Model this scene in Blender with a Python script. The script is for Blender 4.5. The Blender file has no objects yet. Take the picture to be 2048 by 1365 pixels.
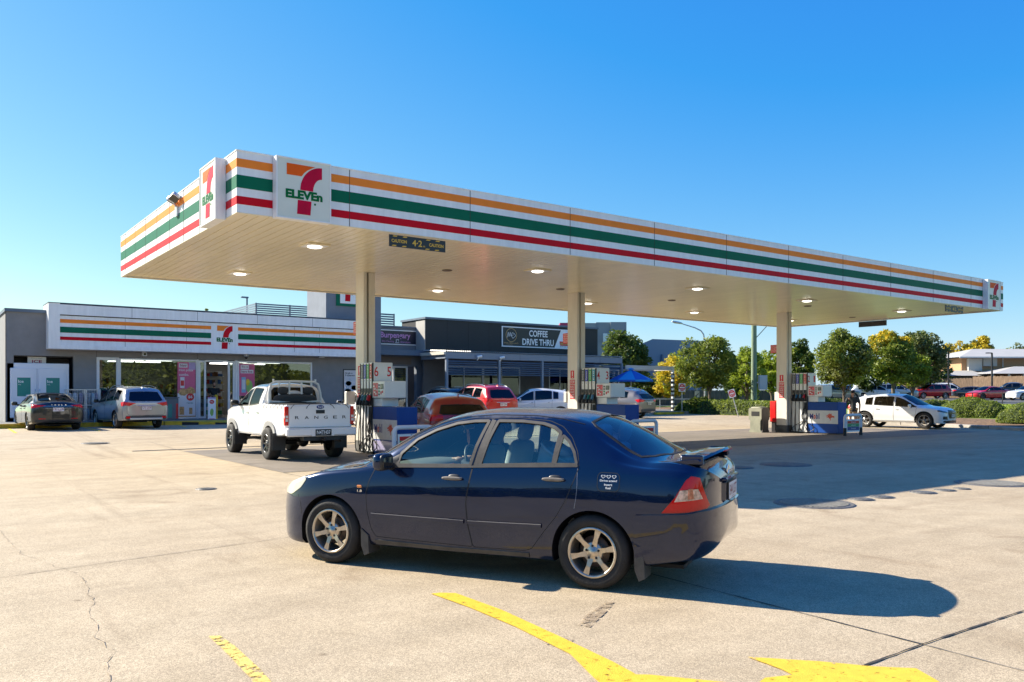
import bpy, math, random
import numpy as np
from math import sin, cos, pi, radians, sqrt, atan2
from mathutils import Vector, Matrix
from mathutils.geometry import delaunay_2d_cdt
random.seed(7)
SC = bpy.context.scene
COL = SC.collection
# ------------------------------------------------------------------ camera, sky, sun, exposure
YAW = radians(36.05); CY, SY = cos(YAW), sin(YAW)
EYE = 1.61; FPX = 1645.0; HOR = 787.0
cd = bpy.data.cameras.new('camera'); cam = bpy.data.objects.new('camera', cd); COL.objects.link(cam)
cam.location = (0, 0, EYE); cam.rotation_euler = (pi/2, 0, -YAW)
cd.sensor_width = 36; cd.lens = FPX/2048*36; cd.shift_y = (HOR-682.5)/2048
cd.clip_start = 0.1; cd.clip_end = 3000
SC.camera = cam
SUN_EL = radians(33.2); SUN_AZ = math.atan2(-0.524, 0.852)      # angle from +Y toward +X of the direction TO the sun
W = bpy.data.worlds.new('World'); SC.world = W; W.use_nodes = True
nt = W.node_tree; bg = nt.nodes['Background']
sky = nt.nodes.new('ShaderNodeTexSky'); sky.sky_type = 'NISHITA'; sky.sun_disc = False
sky.sun_elevation = SUN_EL; sky.sun_rotation = SUN_AZ
sky.air_density = 1.0; sky.dust_density = 0.25; sky.ozone_density = 2.2; sky.altitude = 50
# deeper, clearer blue than the standard atmosphere: one response curve per channel of the sky light
sp_ = nt.nodes.new('ShaderNodeSeparateColor'); cb_ = nt.nodes.new('ShaderNodeCombineColor'); nt.links.new(sky.outputs[0], sp_.inputs[0])
def _m(op, a, b, c=None):
    n = nt.nodes.new('ShaderNodeMath'); n.operation = op
    for i, q in enumerate((a, b, c)):
        if q is None: continue
        if isinstance(q, (int, float)): n.inputs[i].default_value = q
        else: nt.links.new(q, n.inputs[i])
    return n.outputs[0]
g_ = _m('MULTIPLY', _m('POWER', sp_.outputs[1], .95), .595)
nt.links.new(_m('MINIMUM', _m('MAXIMUM', _m('MULTIPLY_ADD', sp_.outputs[0], .59, -.66), _m('MULTIPLY', sp_.outputs[0], .13)), _m('MULTIPLY', g_, .80)), cb_.inputs[0])
nt.links.new(g_, cb_.inputs[1])
nt.links.new(_m('MULTIPLY', _m('POWER', sp_.outputs[2], .25), 2.4), cb_.inputs[2])
nt.links.new(cb_.outputs[0], bg.inputs['Color'])
bg.inputs['Strength'].default_value = 0.10
sl = bpy.data.lights.new('sun', 'SUN'); sl.energy = 4.3; sl.angle = radians(0.5); sl.color = (1.0, 0.92, 0.79)
so = bpy.data.objects.new('sun', sl); COL.objects.link(so)
tosun = Vector((sin(SUN_AZ)*cos(SUN_EL), cos(SUN_AZ)*cos(SUN_EL), sin(SUN_EL)))
so.rotation_euler = tosun.to_track_quat('Z', 'Y').to_euler()
SC.view_settings.view_transform = 'Standard'; SC.view_settings.look = 'None'
SC.view_settings.exposure = 1.42; SC.view_settings.gamma = 1.0; SC.view_settings.use_curve_mapping = False
SC.render.engine = 'CYCLES'
try: SC.cycles.max_bounces = 8; SC.cycles.transparent_max_bounces = 16
except Exception: pass

# ------------------------------------------------------------------ measuring helpers (photo pixel on a known plane -> site metres)
def uvd(px, Z):
    r = (px-1024)/FPX
    return ((CY*r+SY)*Z, (-SY*r+CY)*Z)
def dv(px, v): r = (px-1024)/FPX; return v/(-SY*r+CY)
def du(px, u): r = (px-1024)/FPX; return u/(CY*r+SY)
def zat(py, Z): return EYE-(py-HOR)/FPX*Z
def Uv(px, v): return uvd(px, dv(px, v))[0]
def Vu(px, u): return uvd(px, du(px, u))[1]
def sm(a, b, x):
    t = min(1, max(0, (x-a)/(b-a))); return t*t*(3-2*t)
def gz(u, v): return 0.2*sm(24, 33.5, v)

# ------------------------------------------------------------------ materials
MATS = {}
def _n(nt, t, **k):
    n = nt.nodes.new(t)
    for a, b in k.items(): setattr(n, a, b)
    return n
def mat(name, col, rough=0.5, metal=0.0, spec=0.5, coat=0.0, var=0.0, vscale=3.0, bump=0.0, bscale=40.0, emit=None, estr=1.0, col2=None, stretch=None, coatr=0.03, detail=4.0):
    if name in MATS: return MATS[name]
    m = bpy.data.materials.new(name); m.use_nodes = True; MATS[name] = m
    nt = m.node_tree; b = nt.nodes['Principled BSDF']
    b.inputs['Base Color'].default_value = (*col, 1); b.inputs['Roughness'].default_value = rough
    b.inputs['Metallic'].default_value = metal; b.inputs['Specular IOR Level'].default_value = spec
    b.inputs['Coat Weight'].default_value = coat; b.inputs['Coat Roughness'].default_value = coatr
    if emit: b.inputs['Emission Color'].default_value = (*emit, 1); b.inputs['Emission Strength'].default_value = estr
    if var > 0 or col2 is not None or bump > 0:
        tc = _n(nt, 'ShaderNodeTexCoord'); mp = _n(nt, 'ShaderNodeMapping')
        if stretch: mp.inputs['Scale'].default_value = stretch
        nt.links.new(tc.outputs['Object'], mp.inputs[0])
    if var > 0 or col2 is not None:
        no = _n(nt, 'ShaderNodeTexNoise'); no.inputs['Scale'].default_value = vscale; no.inputs['Detail'].default_value = detail; no.inputs['Roughness'].default_value = 0.65
        nt.links.new(mp.outputs[0], no.inputs['Vector'])
        cr = _n(nt, 'ShaderNodeValToRGB'); cr.color_ramp.elements[0].position = 0.33; cr.color_ramp.elements[1].position = 0.67
        c2 = col2 if col2 is not None else tuple(min(1, c*(1+var)) for c in col)
        c1 = col if col2 is not None else tuple(c*(1-var) for c in col)
        cr.color_ramp.elements[0].color = (*c1, 1); cr.color_ramp.elements[1].color = (*c2, 1)
        nt.links.new(no.outputs['Fac'], cr.inputs[0]); nt.links.new(cr.outputs[0], b.inputs['Base Color'])
    if bump > 0:
        nb = _n(nt, 'ShaderNodeTexNoise'); nb.inputs['Scale'].default_value = bscale; nb.inputs['Detail'].default_value = 3
        bp = _n(nt, 'ShaderNodeBump'); bp.inputs['Strength'].default_value = bump; bp.inputs['Distance'].default_value = 0.02
        nt.links.new(mp.outputs[0], nb.inputs['Vector']); nt.links.new(nb.outputs['Fac'], bp.inputs['Height']); nt.links.new(bp.outputs[0], b.inputs['Normal'])
    return m
def glassmat(name, tint, refl=1.0, rough=0.0, base=0.07):
    if name in MATS: return MATS[name]
    m = bpy.data.materials.new(name); m.use_nodes = True; MATS[name] = m; nt = m.node_tree
    nt.nodes.remove(nt.nodes['Principled BSDF']); out = nt.nodes['Material Output']
    tr = _n(nt, 'ShaderNodeBsdfTransparent'); tr.inputs[0].default_value = (*tint, 1)
    gl = _n(nt, 'ShaderNodeBsdfGlossy'); gl.inputs['Color'].default_value = (refl, refl, refl, 1); gl.inputs['Roughness'].default_value = rough
    fr = _n(nt, 'ShaderNodeFresnel'); fr.inputs[0].default_value = 1.6
    mth = _n(nt, 'ShaderNodeMath', operation='MULTIPLY_ADD'); mth.inputs[1].default_value = 1.0; mth.inputs[2].default_value = base; mth.use_clamp = True
    mx = _n(nt, 'ShaderNodeMixShader')
    nt.links.new(fr.outputs[0], mth.inputs[0]); nt.links.new(mth.outputs[0], mx.inputs[0])
    nt.links.new(tr.outputs[0], mx.inputs[1]); nt.links.new(gl.outputs[0], mx.inputs[2]); nt.links.new(mx.outputs[0], out.inputs[0])
    return m

# ------------------------------------------------------------------ mesh builder
class MB:
    def __init__(s): s.v = []; s.f = []; s.m = []; s.s = []
    def add(s, vs, fs, mi=0, smooth=False):
        o = len(s.v); s.v += [tuple(p) for p in vs]
        for f in fs: s.f.append(tuple(i+o for i in f)); s.m.append(mi); s.s.append(smooth)
    def box(s, x0, x1, y0, y1, z0, z1, mi=0, M=None):
        vs = [(x, y, z) for z in (z0, z1) for y in (y0, y1) for x in (x0, x1)]
        if M is not None: vs = [M @ Vector(p) for p in vs]
        s.add(vs, [(0,2,3,1),(4,5,7,6),(0,1,5,4),(2,6,7,3),(0,4,6,2),(1,3,7,5)], mi)
    def bbox(s, x0, x1, y0, y1, z0, z1, r=0.02, mi=0, M=None):     # box with chamfered edges
        r = min(r, abs(x1-x0)/2.01, abs(y1-y0)/2.01, abs(z1-z0)/2.01)
        vs = []; idx = {}
        for i, x in enumerate((x0, x1)):
            for j, y in enumerate((y0, y1)):
                for k, z in enumerate((z0, z1)):
                    sx, sy, sz = (1, -1)[i], (1, -1)[j], (1, -1)[k]
                    idx[i,j,k,0] = len(vs); vs.append((x, y+sy*r, z+sz*r))
                    idx[i,j,k,1] = len(vs); vs.append((x+sx*r, y, z+sz*r))
                    idx[i,j,k,2] = len(vs); vs.append((x+sx*r, y+sy*r, z))
        g = lambda *a: idx[a]
        fs = [(g(0,0,0,0),g(0,0,1,0),g(0,1,1,0),g(0,1,0,0)), (g(1,0,0,0),g(1,1,0,0),g(1,1,1,0),g(1,0,1,0)),
              (g(0,0,0,1),g(1,0,0,1),g(1,0,1,1),g(0,0,1,1)), (g(0,1,0,1),g(0,1,1,1),g(1,1,1,1),g(1,1,0,1)),
              (g(0,0,0,2),g(0,1,0,2),g(1,1,0,2),g(1,0,0,2)), (g(0,0,1,2),g(1,0,1,2),g(1,1,1,2),g(0,1,1,2))]
        for k in (0,1):
            for j in (0,1): fs.append((g(0,j,k,1),g(1,j,k,1),g(1,j,k,2),g(0,j,k,2)))
            for i in (0,1): fs.append((g(i,0,k,0),g(i,1,k,0),g(i,1,k,2),g(i,0,k,2)))
        for i in (0,1):
            for j in (0,1): fs.append((g(i,j,0,0),g(i,j,1,0),g(i,j,1,1),g(i,j,0,1)))
        for i in (0,1):
            for j in (0,1):
                for k in (0,1): fs.append((g(i,j,k,0),g(i,j,k,1),g(i,j,k,2)))
        if M is not None: vs = [M @ Vector(p) for p in vs]
        s.add(vs, fs, mi)
    def tube(s, pts, r, n=8, mi=0, cap=True, smooth=True):
        pts = [Vector(p) for p in pts]; rr = r if isinstance(r, (list, tuple)) else [r]*len(pts)
        vs = []; fs = []; prev = None
        for i, p in enumerate(pts):
            d = (pts[min(i+1, len(pts)-1)]-pts[max(i-1, 0)])
            if d.length < 1e-9: d = Vector((0,0,1))
            d.normalize()
            if prev is None:
                a = Vector((0,0,1)) if abs(d.z) < 0.9 else Vector((1,0,0)); a = (a-d*a.dot(d)).normalized()
            else:
                a = prev-d*prev.dot(d); a = a.normalized() if a.length > 1e-6 else d.orthogonal().normalized()
            prev = a; b = d.cross(a)
            for k in range(n):
                t = 2*pi*k/n; vs.append(p+(a*cos(t)+b*sin(t))*rr[i])
        for i in range(len(pts)-1):
            for k in range(n): fs.append((i*n+k, i*n+(k+1) % n, (i+1)*n+(k+1) % n, (i+1)*n+k))
        s.add(vs, fs, mi, smooth)
        if cap: s.add(vs, [tuple(range(n))[::-1], tuple(range((len(pts)-1)*n, len(pts)*n))], mi)
    def cyl(s, p0, p1, r, n=16, mi=0, r1=None): s.tube([p0, p1], [r, r if r1 is None else r1], n, mi)
    def lathe(s, prof, n=32, mi=0, M=None, axis='Z', a0=0, a1=2*pi, smooth=True):
        vs = []; fs = []; full = abs(a1-a0-2*pi) < 1e-6; k = n if full else n+1
        for r, h in prof:
            for i in range(k):
                t = a0+(a1-a0)*i/n
                p = Vector((r*cos(t), r*sin(t), h)) if axis == 'Z' else Vector((r*cos(t), h, r*sin(t)))
                vs.append(M @ p if M is not None else p)
        for j in range(len(prof)-1):
            for i in range(n):
                i2 = (i+1) % k; fs.append((j*k+i, j*k+i2, (j+1)*k+i2, (j+1)*k+i))
        s.add(vs, fs, mi, smooth)
    def sup(s, c, r, e=(2.5, 2.5), n=(20, 12), mi=0, M=None):      # superellipsoid
        vs = []; fs = []; f = lambda w, m: (1 if w >= 0 else -1)*abs(w)**(2/m)
        for j in range(n[1]+1):
            ph = -pi/2+pi*j/n[1]
            for i in range(n[0]):
                t = 2*pi*i/n[0]
                p = Vector((c[0]+r[0]*f(cos(ph), e[1])*f(cos(t), e[0]), c[1]+r[1]*f(cos(ph), e[1])*f(sin(t), e[0]), c[2]+r[2]*f(sin(ph), e[1])))
                vs.append(M @ p if M is not None else p)
        for j in range(n[1]):
            for i in range(n[0]): fs.append((j*n[0]+i, j*n[0]+(i+1) % n[0], (j+1)*n[0]+(i+1) % n[0], (j+1)*n[0]+i))
        s.add(vs, fs, mi, True)
    def prism(s, poly, fn, d, mi=0, back=True):      # poly 2D -> fn(a,b,depth)
        n = len(poly); A = [fn(a, b, d) for a, b in poly]; B = [fn(a, b, 0) for a, b in poly]
        fs = [tuple(range(n))]+[(i, i+n, (i+1) % n+n, (i+1) % n) for i in range(n)]
        if back: fs.append(tuple(range(n, 2*n))[::-1])
        s.add(A+B, fs, mi)
    def build(s, name, mats, parent=None, loc=None, fixn=True):
        me = bpy.data.meshes.new(name); me.from_pydata(s.v, [], s.f)
        if not isinstance(mats, (list, tuple)): mats = [mats]
        for m in mats: me.materials.append(m)
        me.polygons.foreach_set('material_index', s.m); me.polygons.foreach_set('use_smooth', s.s)
        if fixn:
            import bmesh
            bm = bmesh.new(); bm.from_mesh(me); bmesh.ops.recalc_face_normals(bm, faces=bm.faces); bm.to_mesh(me); bm.free()
        me.update()
        o = bpy.data.objects.new(name, me); COL.objects.link(o)
        if parent is not None: o.parent = parent
        if loc is not None: o.location = loc
        return o
def rawmesh(name, verts, faces, m, parent=None, smooth=False):
    me = bpy.data.meshes.new(name); me.from_pydata([tuple(v) for v in verts], [], faces)
    for x in (m if isinstance(m, (list, tuple)) else [m]): me.materials.append(x)
    if smooth: me.polygons.foreach_set('use_smooth', [True]*len(me.polygons))
    o = bpy.data.objects.new(name, me); COL.objects.link(o); o.parent = parent
    return o
def tag(o, label=None, cat=None, group=None, kind=None):
    if label: o['label'] = label
    if cat: o['category'] = cat
    if group: o['group'] = group
    if kind: o['kind'] = kind
    return o
def thing(name, label, cat, loc=(0,0,0), rz=0.0, group=None):
    o = bpy.data.objects.new(name, None); COL.objects.link(o); o.empty_display_size = 0.2
    o.location = loc; o.rotation_euler = (0, 0, rz)
    return tag(o, label, cat, group)
def part(o, label): o['label'] = label; return o
def struct(name, mb, m, label=None):
    o = mb.build(name, m) if isinstance(mb, MB) else mb
    o['kind'] = 'structure'
    if label: o['label'] = label
    return o
_dg = None
def text_geo(s, bold=0.0, extr=0.002):
    c = bpy.data.curves.new('lettering', 'FONT'); c.body = s; c.size = 1.0; c.offset = bold; c.extrude = 0; c.resolution_u = 3
    c.align_x = 'CENTER'; c.align_y = 'CENTER'
    o = bpy.data.objects.new('lettering', c); COL.objects.link(o)
    dg = bpy.context.evaluated_depsgraph_get(); me = bpy.data.meshes.new_from_object(o.evaluated_get(dg))
    vs = [tuple(v.co) for v in me.vertices]; fs = [tuple(p.vertices) for p in me.polygons]
    bpy.data.objects.remove(o); bpy.data.curves.remove(c); bpy.data.meshes.remove(me)
    return vs, fs
def fit_text(mb, s, fn, a0, a1, b0, b1, mi=0, bold=0.0, slant=0.0):   # stretch the words to the rectangle a0..a1 x b0..b1
    vs, fs = text_geo(s, bold)
    if not vs: return
    xs = [v[0] for v in vs]; ys = [v[1] for v in vs]; x0, x1, y0, y1 = min(xs), max(xs), min(ys), max(ys)
    out = []
    for v in vs:
        tx = (v[0]-x0)/(x1-x0); ty = (v[1]-y0)/(y1-y0)
        out.append(fn(a0+(a1-a0)*tx+slant*ty, b0+(b1-b0)*ty, 0))
    mb.add(out, fs, mi)
# ------------------------------------------------------------------ common materials
M_white = mat('white_panel', (0.78, 0.78, 0.77), 0.35, var=0.07, vscale=1.2, stretch=(5, 5, 0.35), detail=8)
M_orange = mat('orange_vinyl', (0.88, 0.24, 0.03), 0.5, spec=.15, var=0.06, vscale=2)
M_green = mat('green_vinyl', (0.0, 0.125, 0.065), 0.5, spec=.15, var=0.08, vscale=2)
M_red = mat('red_vinyl', (0.56, 0.0, 0.012), 0.5, spec=.15, var=0.06, vscale=2)
M_dark = mat('dark_plastic', (0.018, 0.018, 0.02), 0.45)
M_black = mat('black_rubber', (0.010, 0.010, 0.011), 0.75)
M_steel = mat('galvanised_steel', (0.55, 0.56, 0.57), 0.4, 0.8, var=0.15, vscale=8)
M_chrome = mat('chrome', (0.8, 0.8, 0.8), 0.12, 1.0)
M_alu = mat('white_aluminium_frame', (0.62, 0.64, 0.66), 0.35, 0.1)
M_grey = mat('dark_grey_render', (0.105, 0.108, 0.113), 0.85, var=0.10, vscale=1.5, bump=0.15, bscale=60)
M_midgrey = mat('mid_grey_render', (0.17, 0.19, 0.22), 0.85, var=0.08, vscale=1.2, bump=0.1, bscale=50)
M_char = mat('charcoal_cladding', (0.014, 0.015, 0.018), 0.6, var=0.15, vscale=1.0)
M_bluegrey = mat('blue_grey_trim', (0.10, 0.14, 0.19), 0.55, var=0.08, vscale=1.0)
M_yellow = mat('yellow_line_paint', (0.78, 0.50, 0.02), 0.6, var=0.12, vscale=9, bump=0.2, bscale=90)
M_kyellow = mat('yellow_kerb_paint', (0.62, 0.40, 0.02), 0.7, var=0.25, vscale=3)
M_signred = mat('sign_red', (0.62, 0.01, 0.015), 0.4)
M_signw = mat('sign_white', (0.80, 0.80, 0.78), 0.4)
M_blue = mat('fuel_blue', (0.004, 0.055, 0.27), 0.45, spec=.25, coat=0.0, var=0.08, vscale=2)
M_lamp = mat('lit_lamp', (1, 1, 1), 0.5, emit=(1.0, 0.93, 0.8), estr=1.2)
M_win = glassmat('shop_glass', (0.62, 0.66, 0.65), 0.75); M_cafewin = glassmat('cafe_glass', (0.30, 0.32, 0.32), 0.35)
M_blackglass = mat('black_gloss', (0.012, 0.013, 0.015), 0.08, spec=0.8)
M_skin = mat('skin', (0.42, 0.22, 0.14), 0.55)
# ================================================================== ground
def ground_material(name, base, dark, spk, patch, tint2, rough=0.85, crazing=True):
    m = bpy.data.materials.new(name); m.use_nodes = True; MATS[name] = m; nt = m.node_tree; L = nt.links.new
    b = nt.nodes['Principled BSDF']; b.inputs['Roughness'].default_value = rough; b.inputs['Specular IOR Level'].default_value = 0.3
    tc = _n(nt, 'ShaderNodeTexCoord')
    def noise(scale, detail=4, rgh=0.6, vec=None, dist=0):
        n = _n(nt, 'ShaderNodeTexNoise'); n.inputs['Scale'].default_value = scale; n.inputs['Detail'].default_value = detail; n.inputs['Roughness'].default_value = rgh; n.inputs['Distortion'].default_value = dist
        L(vec or tc.outputs['Object'], n.inputs['Vector']); return n
    def ramp(src, p0, c0, p1, c1):
        r = _n(nt, 'ShaderNodeValToRGB'); r.color_ramp.elements[0].position = p0; r.color_ramp.elements[1].position = p1
        r.color_ramp.elements[0].color = (*c0, 1); r.color_ramp.elements[1].color = (*c1, 1); L(src, r.inputs[0]); return r
    def mul(a, bb, f=1.0):
        x = _n(nt, 'ShaderNodeMix', data_type='RGBA', blend_type='MULTIPLY'); x.inputs[0].default_value = f; L(a, x.inputs[6]); L(bb, x.inputs[7]); return x.outputs[2]
    big = ramp(noise(0.22, 6, 0.6, dist=0.6).outputs['Fac'], 0.36, base, 0.68, tint2)
    mp = _n(nt, 'ShaderNodeMapping'); mp.inputs['Scale'].default_value = (0.12, 1.1, 1); mp.inputs['Rotation'].default_value = (0, 0, 0.5); L(tc.outputs['Object'], mp.inputs[0])
    streak = ramp(noise(1.6, 5, 0.6, mp.outputs[0]).outputs['Fac'], 0.38, (patch,)*3, 0.62, (1, 1, 1))
    c = mul(big.outputs[0], streak.outputs[0])
    mid = ramp(noise(2.2, 6, 0.7).outputs['Fac'], 0.34, (0.86, 0.85, 0.83), 0.6, (1, 1, 1)); c = mul(c, mid.outputs[0])
    vo = _n(nt, 'ShaderNodeTexVoronoi'); vo.inputs['Scale'].default_value = 85; L(tc.outputs['Object'], vo.inputs['Vector'])
    vr = _n(nt, 'ShaderNodeMapRange'); L(vo.outputs['Color'], vr.inputs[0]); vr.inputs[1].default_value = 0; vr.inputs[2].default_value = 1; vr.inputs[3].default_value = spk; vr.inputs[4].default_value = 1.10
    fine = noise(130, 2, 0.5); fr = ramp(fine.outputs['Fac'], 0.36, (spk*0.9,)*3, 0.58, (1.06,)*3)
    sp = _n(nt, 'ShaderNodeCombineColor'); [L(vr.outputs[0], sp.inputs[i]) for i in range(3)]
    c = mul(c, sp.outputs[0]); c = mul(c, fr.outputs[0])
    pit = noise(38, 3, 0.6); pr = ramp(pit.outputs['Fac'], 0.27, (0.35, 0.33, 0.30), 0.33, (1, 1, 1)); c = mul(c, pr.outputs[0])
    oil = ramp(noise(0.55, 3, 0.5, dist=1.2).outputs['Fac'], 0.24, dark, 0.36, (1, 1, 1)); c = mul(c, oil.outputs[0])
    vs2 = _n(nt, 'ShaderNodeTexVoronoi'); vs2.inputs['Scale'].default_value = 1.3; vs2.inputs['Randomness'].default_value = 1.0; L(tc.outputs['Object'], vs2.inputs['Vector'])
    sp2 = ramp(vs2.outputs['Distance'], 0.018, (0.45, 0.42, 0.38), 0.05, (1, 1, 1)); c = mul(c, sp2.outputs[0], 0.8)
    mp3 = _n(nt, 'ShaderNodeMapping'); mp3.inputs['Scale'].default_value = (1.4, 0.05, 1); mp3.inputs['Rotation'].default_value = (0, 0, 1.15); L(tc.outputs['Object'], mp3.inputs[0])
    tyr = ramp(noise(1.2, 4, 0.7, mp3.outputs[0]).outputs['Fac'], 0.30, (0.80, 0.78, 0.76), 0.42, (1, 1, 1)); c = mul(c, tyr.outputs[0])
    L(c, b.inputs['Base Color'])
    bp = _n(nt, 'ShaderNodeBump'); bp.inputs['Strength'].default_value = 0.45; bp.inputs['Distance'].default_value = 0.006
    L(fine.outputs['Fac'], bp.inputs['Height']); L(bp.outputs[0], b.inputs['Normal'])
    return m
M_conc = ground_material('weathered_concrete', (0.565, 0.445, 0.29), (0.74, 0.70, 0.66), 0.62, 0.90, (0.655, 0.53, 0.355))
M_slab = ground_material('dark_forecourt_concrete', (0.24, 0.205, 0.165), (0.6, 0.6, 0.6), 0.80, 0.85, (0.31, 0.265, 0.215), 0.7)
M_asph = ground_material('carpark_asphalt', (0.10, 0.10, 0.10), (0.8, 0.8, 0.8), 0.8, 0.9, (0.13, 0.13, 0.128), 0.9)
M_kerb = ground_material('kerb_concrete', (0.42, 0.38, 0.32), (0.6, 0.58, 0.52), 0.8, 0.75, (0.52, 0.47, 0.40), 0.85)
def sheet(name, us, vs, zf, m):
    V = [(u, v, zf(u, v)) for v in vs for u in us]; n = len(us)
    F = [(j*n+i, j*n+i+1, (j+1)*n+i+1, (j+1)*n+i) for j in range(len(vs)-1) for i in range(n-1)]
    o = rawmesh(name, V, F, m, None, True); o['kind'] = 'structure'; return o
rng = lambda a, b, n: [a+(b-a)*i/n for i in range(n+1)]
sheet('ground', [-1500, -300, -60, -20, 0, 20, 40, 60, 100, 300, 1500], [-1500, -300, -60, -20, 0, 10]+rng(20, 38, 36)+[45, 60, 100, 300, 1500], gz, M_conc)
g_slab = MB()
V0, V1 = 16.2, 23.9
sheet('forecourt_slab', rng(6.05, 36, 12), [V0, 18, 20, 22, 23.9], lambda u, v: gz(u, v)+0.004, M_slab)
def G(px, py, z=0.0, dz=0.006):
    Z = FPX*(EYE-z)/(py-HOR); u, v = uvd(px, Z); return (u, v, gz(u, v)+dz)
def ribbon(mb, pts, w, jit=0.0, mi=0, wv=0.0):
    P = [Vector(p) for p in pts]; L = []; R = []
    if jit:
        Q = []
        for a, b in zip(P[:-1], P[1:]):
            n = max(2, int((b-a).length/0.07)); side = Vector((-(b-a).y, (b-a).x, 0)).normalized()
            for i in range(n): Q.append(a.lerp(b, i/n)+side*random.gauss(0, jit))
        P = Q+[P[-1]]
    for i, p in enumerate(P):
        d = (P[min(i+1, len(P)-1)]-P[max(0, i-1)]); s_ = Vector((-d.y, d.x, 0)).normalized(); ww = w*(1+random.uniform(-wv, wv))
        L.append(p+s_*ww/2); R.append(p-s_*ww/2)
    n = len(P); mb.add(L+R, [(i, i+n, i+n+1, i+1) for i in range(n-1)], mi)
M_joint = mat('joint_sealant', (0.035, 0.032, 0.03), 0.9, var=0.5, vscale=6)
M_joint2 = mat('fine_joint', (0.20, 0.17, 0.13), 0.9, var=0.4, vscale=6)
mb = MB()
ribbon(mb, [G(2200, 1172), G(1845, 1290), G(1560, 1395)], 0.016, 0.0015, 0, 0.5)
ribbon(mb, [G(1240, 1133), G(1420, 1180), G(1845, 1290)], 0.012, 0.001, 0, 0.5)
ribbon(mb, [G(1845, 1290), G(2180, 1378)], 0.009, 0.001, 1, 0.5)
ribbon(mb, [G(-200, 1186), G(0, 1156), G(600, 1072), G(1240, 1000)], 0.012, 0.001, 1, 0.5)
ribbon(mb, [G(-100, 945), G(250, 914)], 0.02, 0.001, 1, 0.4)
ribbon(mb, [(6.05, V0-.01, .006), (30, V0-.01, .006)], 0.02, 0, 0, 0.4)
ribbon(mb, [(6.05, V0, .006), (6.05, 14, .006), (6.05, 7.5, .006)], 0.015, 0.001, 1, 0.4)
ribbon(mb, [(6.05, V1, .008), (6.05, 31, .13)], 0.015, 0.0, 1, 0.4)
struct('expansion_joint', mb, [M_joint, M_joint2])
mb = MB()
ribbon(mb, [G(*p) for p in [(-60, 1000), (20, 1085), (45, 1110), (95, 1128), (150, 1147), (168, 1160), (176, 1185), (186, 1205), (176, 1230), (198, 1250), (190, 1275), (215, 1296), (228, 1302), (214, 1325), (218, 1352), (205, 1390)]], 0.004, 0.010, 0, 0.9)
struct('concrete_crack', mb, [mat('crack_dark', (0.34, 0.27, 0.185), 0.95, var=0.8, vscale=20)])
mb = MB()      # slotted drain along the slab
mb.box(4.9, 20, 24.52, 24.60, 0.004, 0.016); 
for i in range(240): mb.box(4.93+i*.0625, 4.93+i*.0625+.03, 24.525, 24.595, 0.016, 0.018, 1)
tag(mb.build('drain_channel', [M_joint, M_steel]), 'long thin slotted drain channel set in the pale concrete behind the white ute', 'drain')
# worn yellow paint
def worn(name, col, amt):
    m = mat(name, col, 0.6, var=0.10, vscale=12, bump=0.3, bscale=120); nt = m.node_tree; b = nt.nodes['Principled BSDF']
    tc = _n(nt, 'ShaderNodeTexCoord'); n = _n(nt, 'ShaderNodeTexNoise'); n.inputs['Scale'].default_value = 14; n.inputs['Detail'].default_value = 12; n.inputs['Roughness'].default_value = 0.75
    r = _n(nt, 'ShaderNodeValToRGB'); r.color_ramp.elements[0].position = amt; r.color_ramp.elements[1].position = amt+0.09
    r.color_ramp.elements[0].color = (0, 0, 0, 1); r.color_ramp.elements[1].color = (1, 1, 1, 1)
    nt.links.new(tc.outputs['Object'], n.inputs['Vector']); nt.links.new(n.outputs['Fac'], r.inputs[0]); nt.links.new(r.outputs[0], b.inputs['Alpha'])
    return m
M_paint = worn('worn_yellow_paint', (0.72, 0.46, 0.03), 0.345); M_paint2 = worn('faded_yellow_paint', (0.74, 0.52, 0.12), 0.42)
def marking(pix, m, dz=0.006):
    rawmesh('yellow_marking', [G(x, y, 0, dz) for x, y in pix], [tuple(range(len(pix)))], m)['kind'] = 'structure'
marking([(862, 1189), (880, 1187), (912, 1188), (1005, 1222), (1120, 1275), (1225, 1325), (1400, 1420), (1262, 1420), (1190, 1360), (1140, 1310), (1030, 1255), (940, 1217)], M_paint)
marking([(417, 1274), (440, 1273), (470, 1294), (520, 1340), (590, 1420), (540, 1420), (500, 1357), (445, 1300)], M_paint2)
marking([(1495, 1316), (1640, 1325), (1745, 1335), (1832, 1339), (1872, 1362), (1960, 1420), (1450, 1420), (1530, 1358), (1585, 1352), (1560, 1340)], M_paint, 0.0065)
marking([(1236, 1351), (1300, 1352), (1500, 1372), (1450, 1420), (1300, 1420)], M_paint, 0.0072)
M_stain = worn('oil_stain_brown', (0.33, 0.25, 0.16), 0.44)
rawmesh('oil_stain', [G(x, y, 0, .0055) for x, y in [(1158, 1252), (1172, 1232), (1208, 1208), (1230, 1204), (1212, 1226), (1180, 1256)]], [(0, 1, 2, 3, 4, 5)], M_stain)['kind'] = 'structure'
rawmesh('oil_stain', [G(x, y, 0, .0055) for x, y in [(1090, 1290), (1120, 1278), (1150, 1280), (1120, 1296)]], [(0, 1, 2, 3)], M_stain)['kind'] = 'structure'
# parking bay lines by the shop
mb = MB()
for px0, py0, px1, py1 in [(2, 848, 32, 868), (150, 851, 200, 864), (350, 848, 372, 856)]:
    Z0 = FPX*(EYE-.2)/(py0-HOR); Z1 = FPX*(EYE-.18)/(py1-HOR); a = uvd(px0, Z0); b = uvd(px1, Z1)
    ribbon(mb, [(a[0], a[1], gz(*a)+.006), (b[0], b[1], gz(*b)+.006)], 0.10)
struct('bay_line', mb, [M_yellow])
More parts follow.
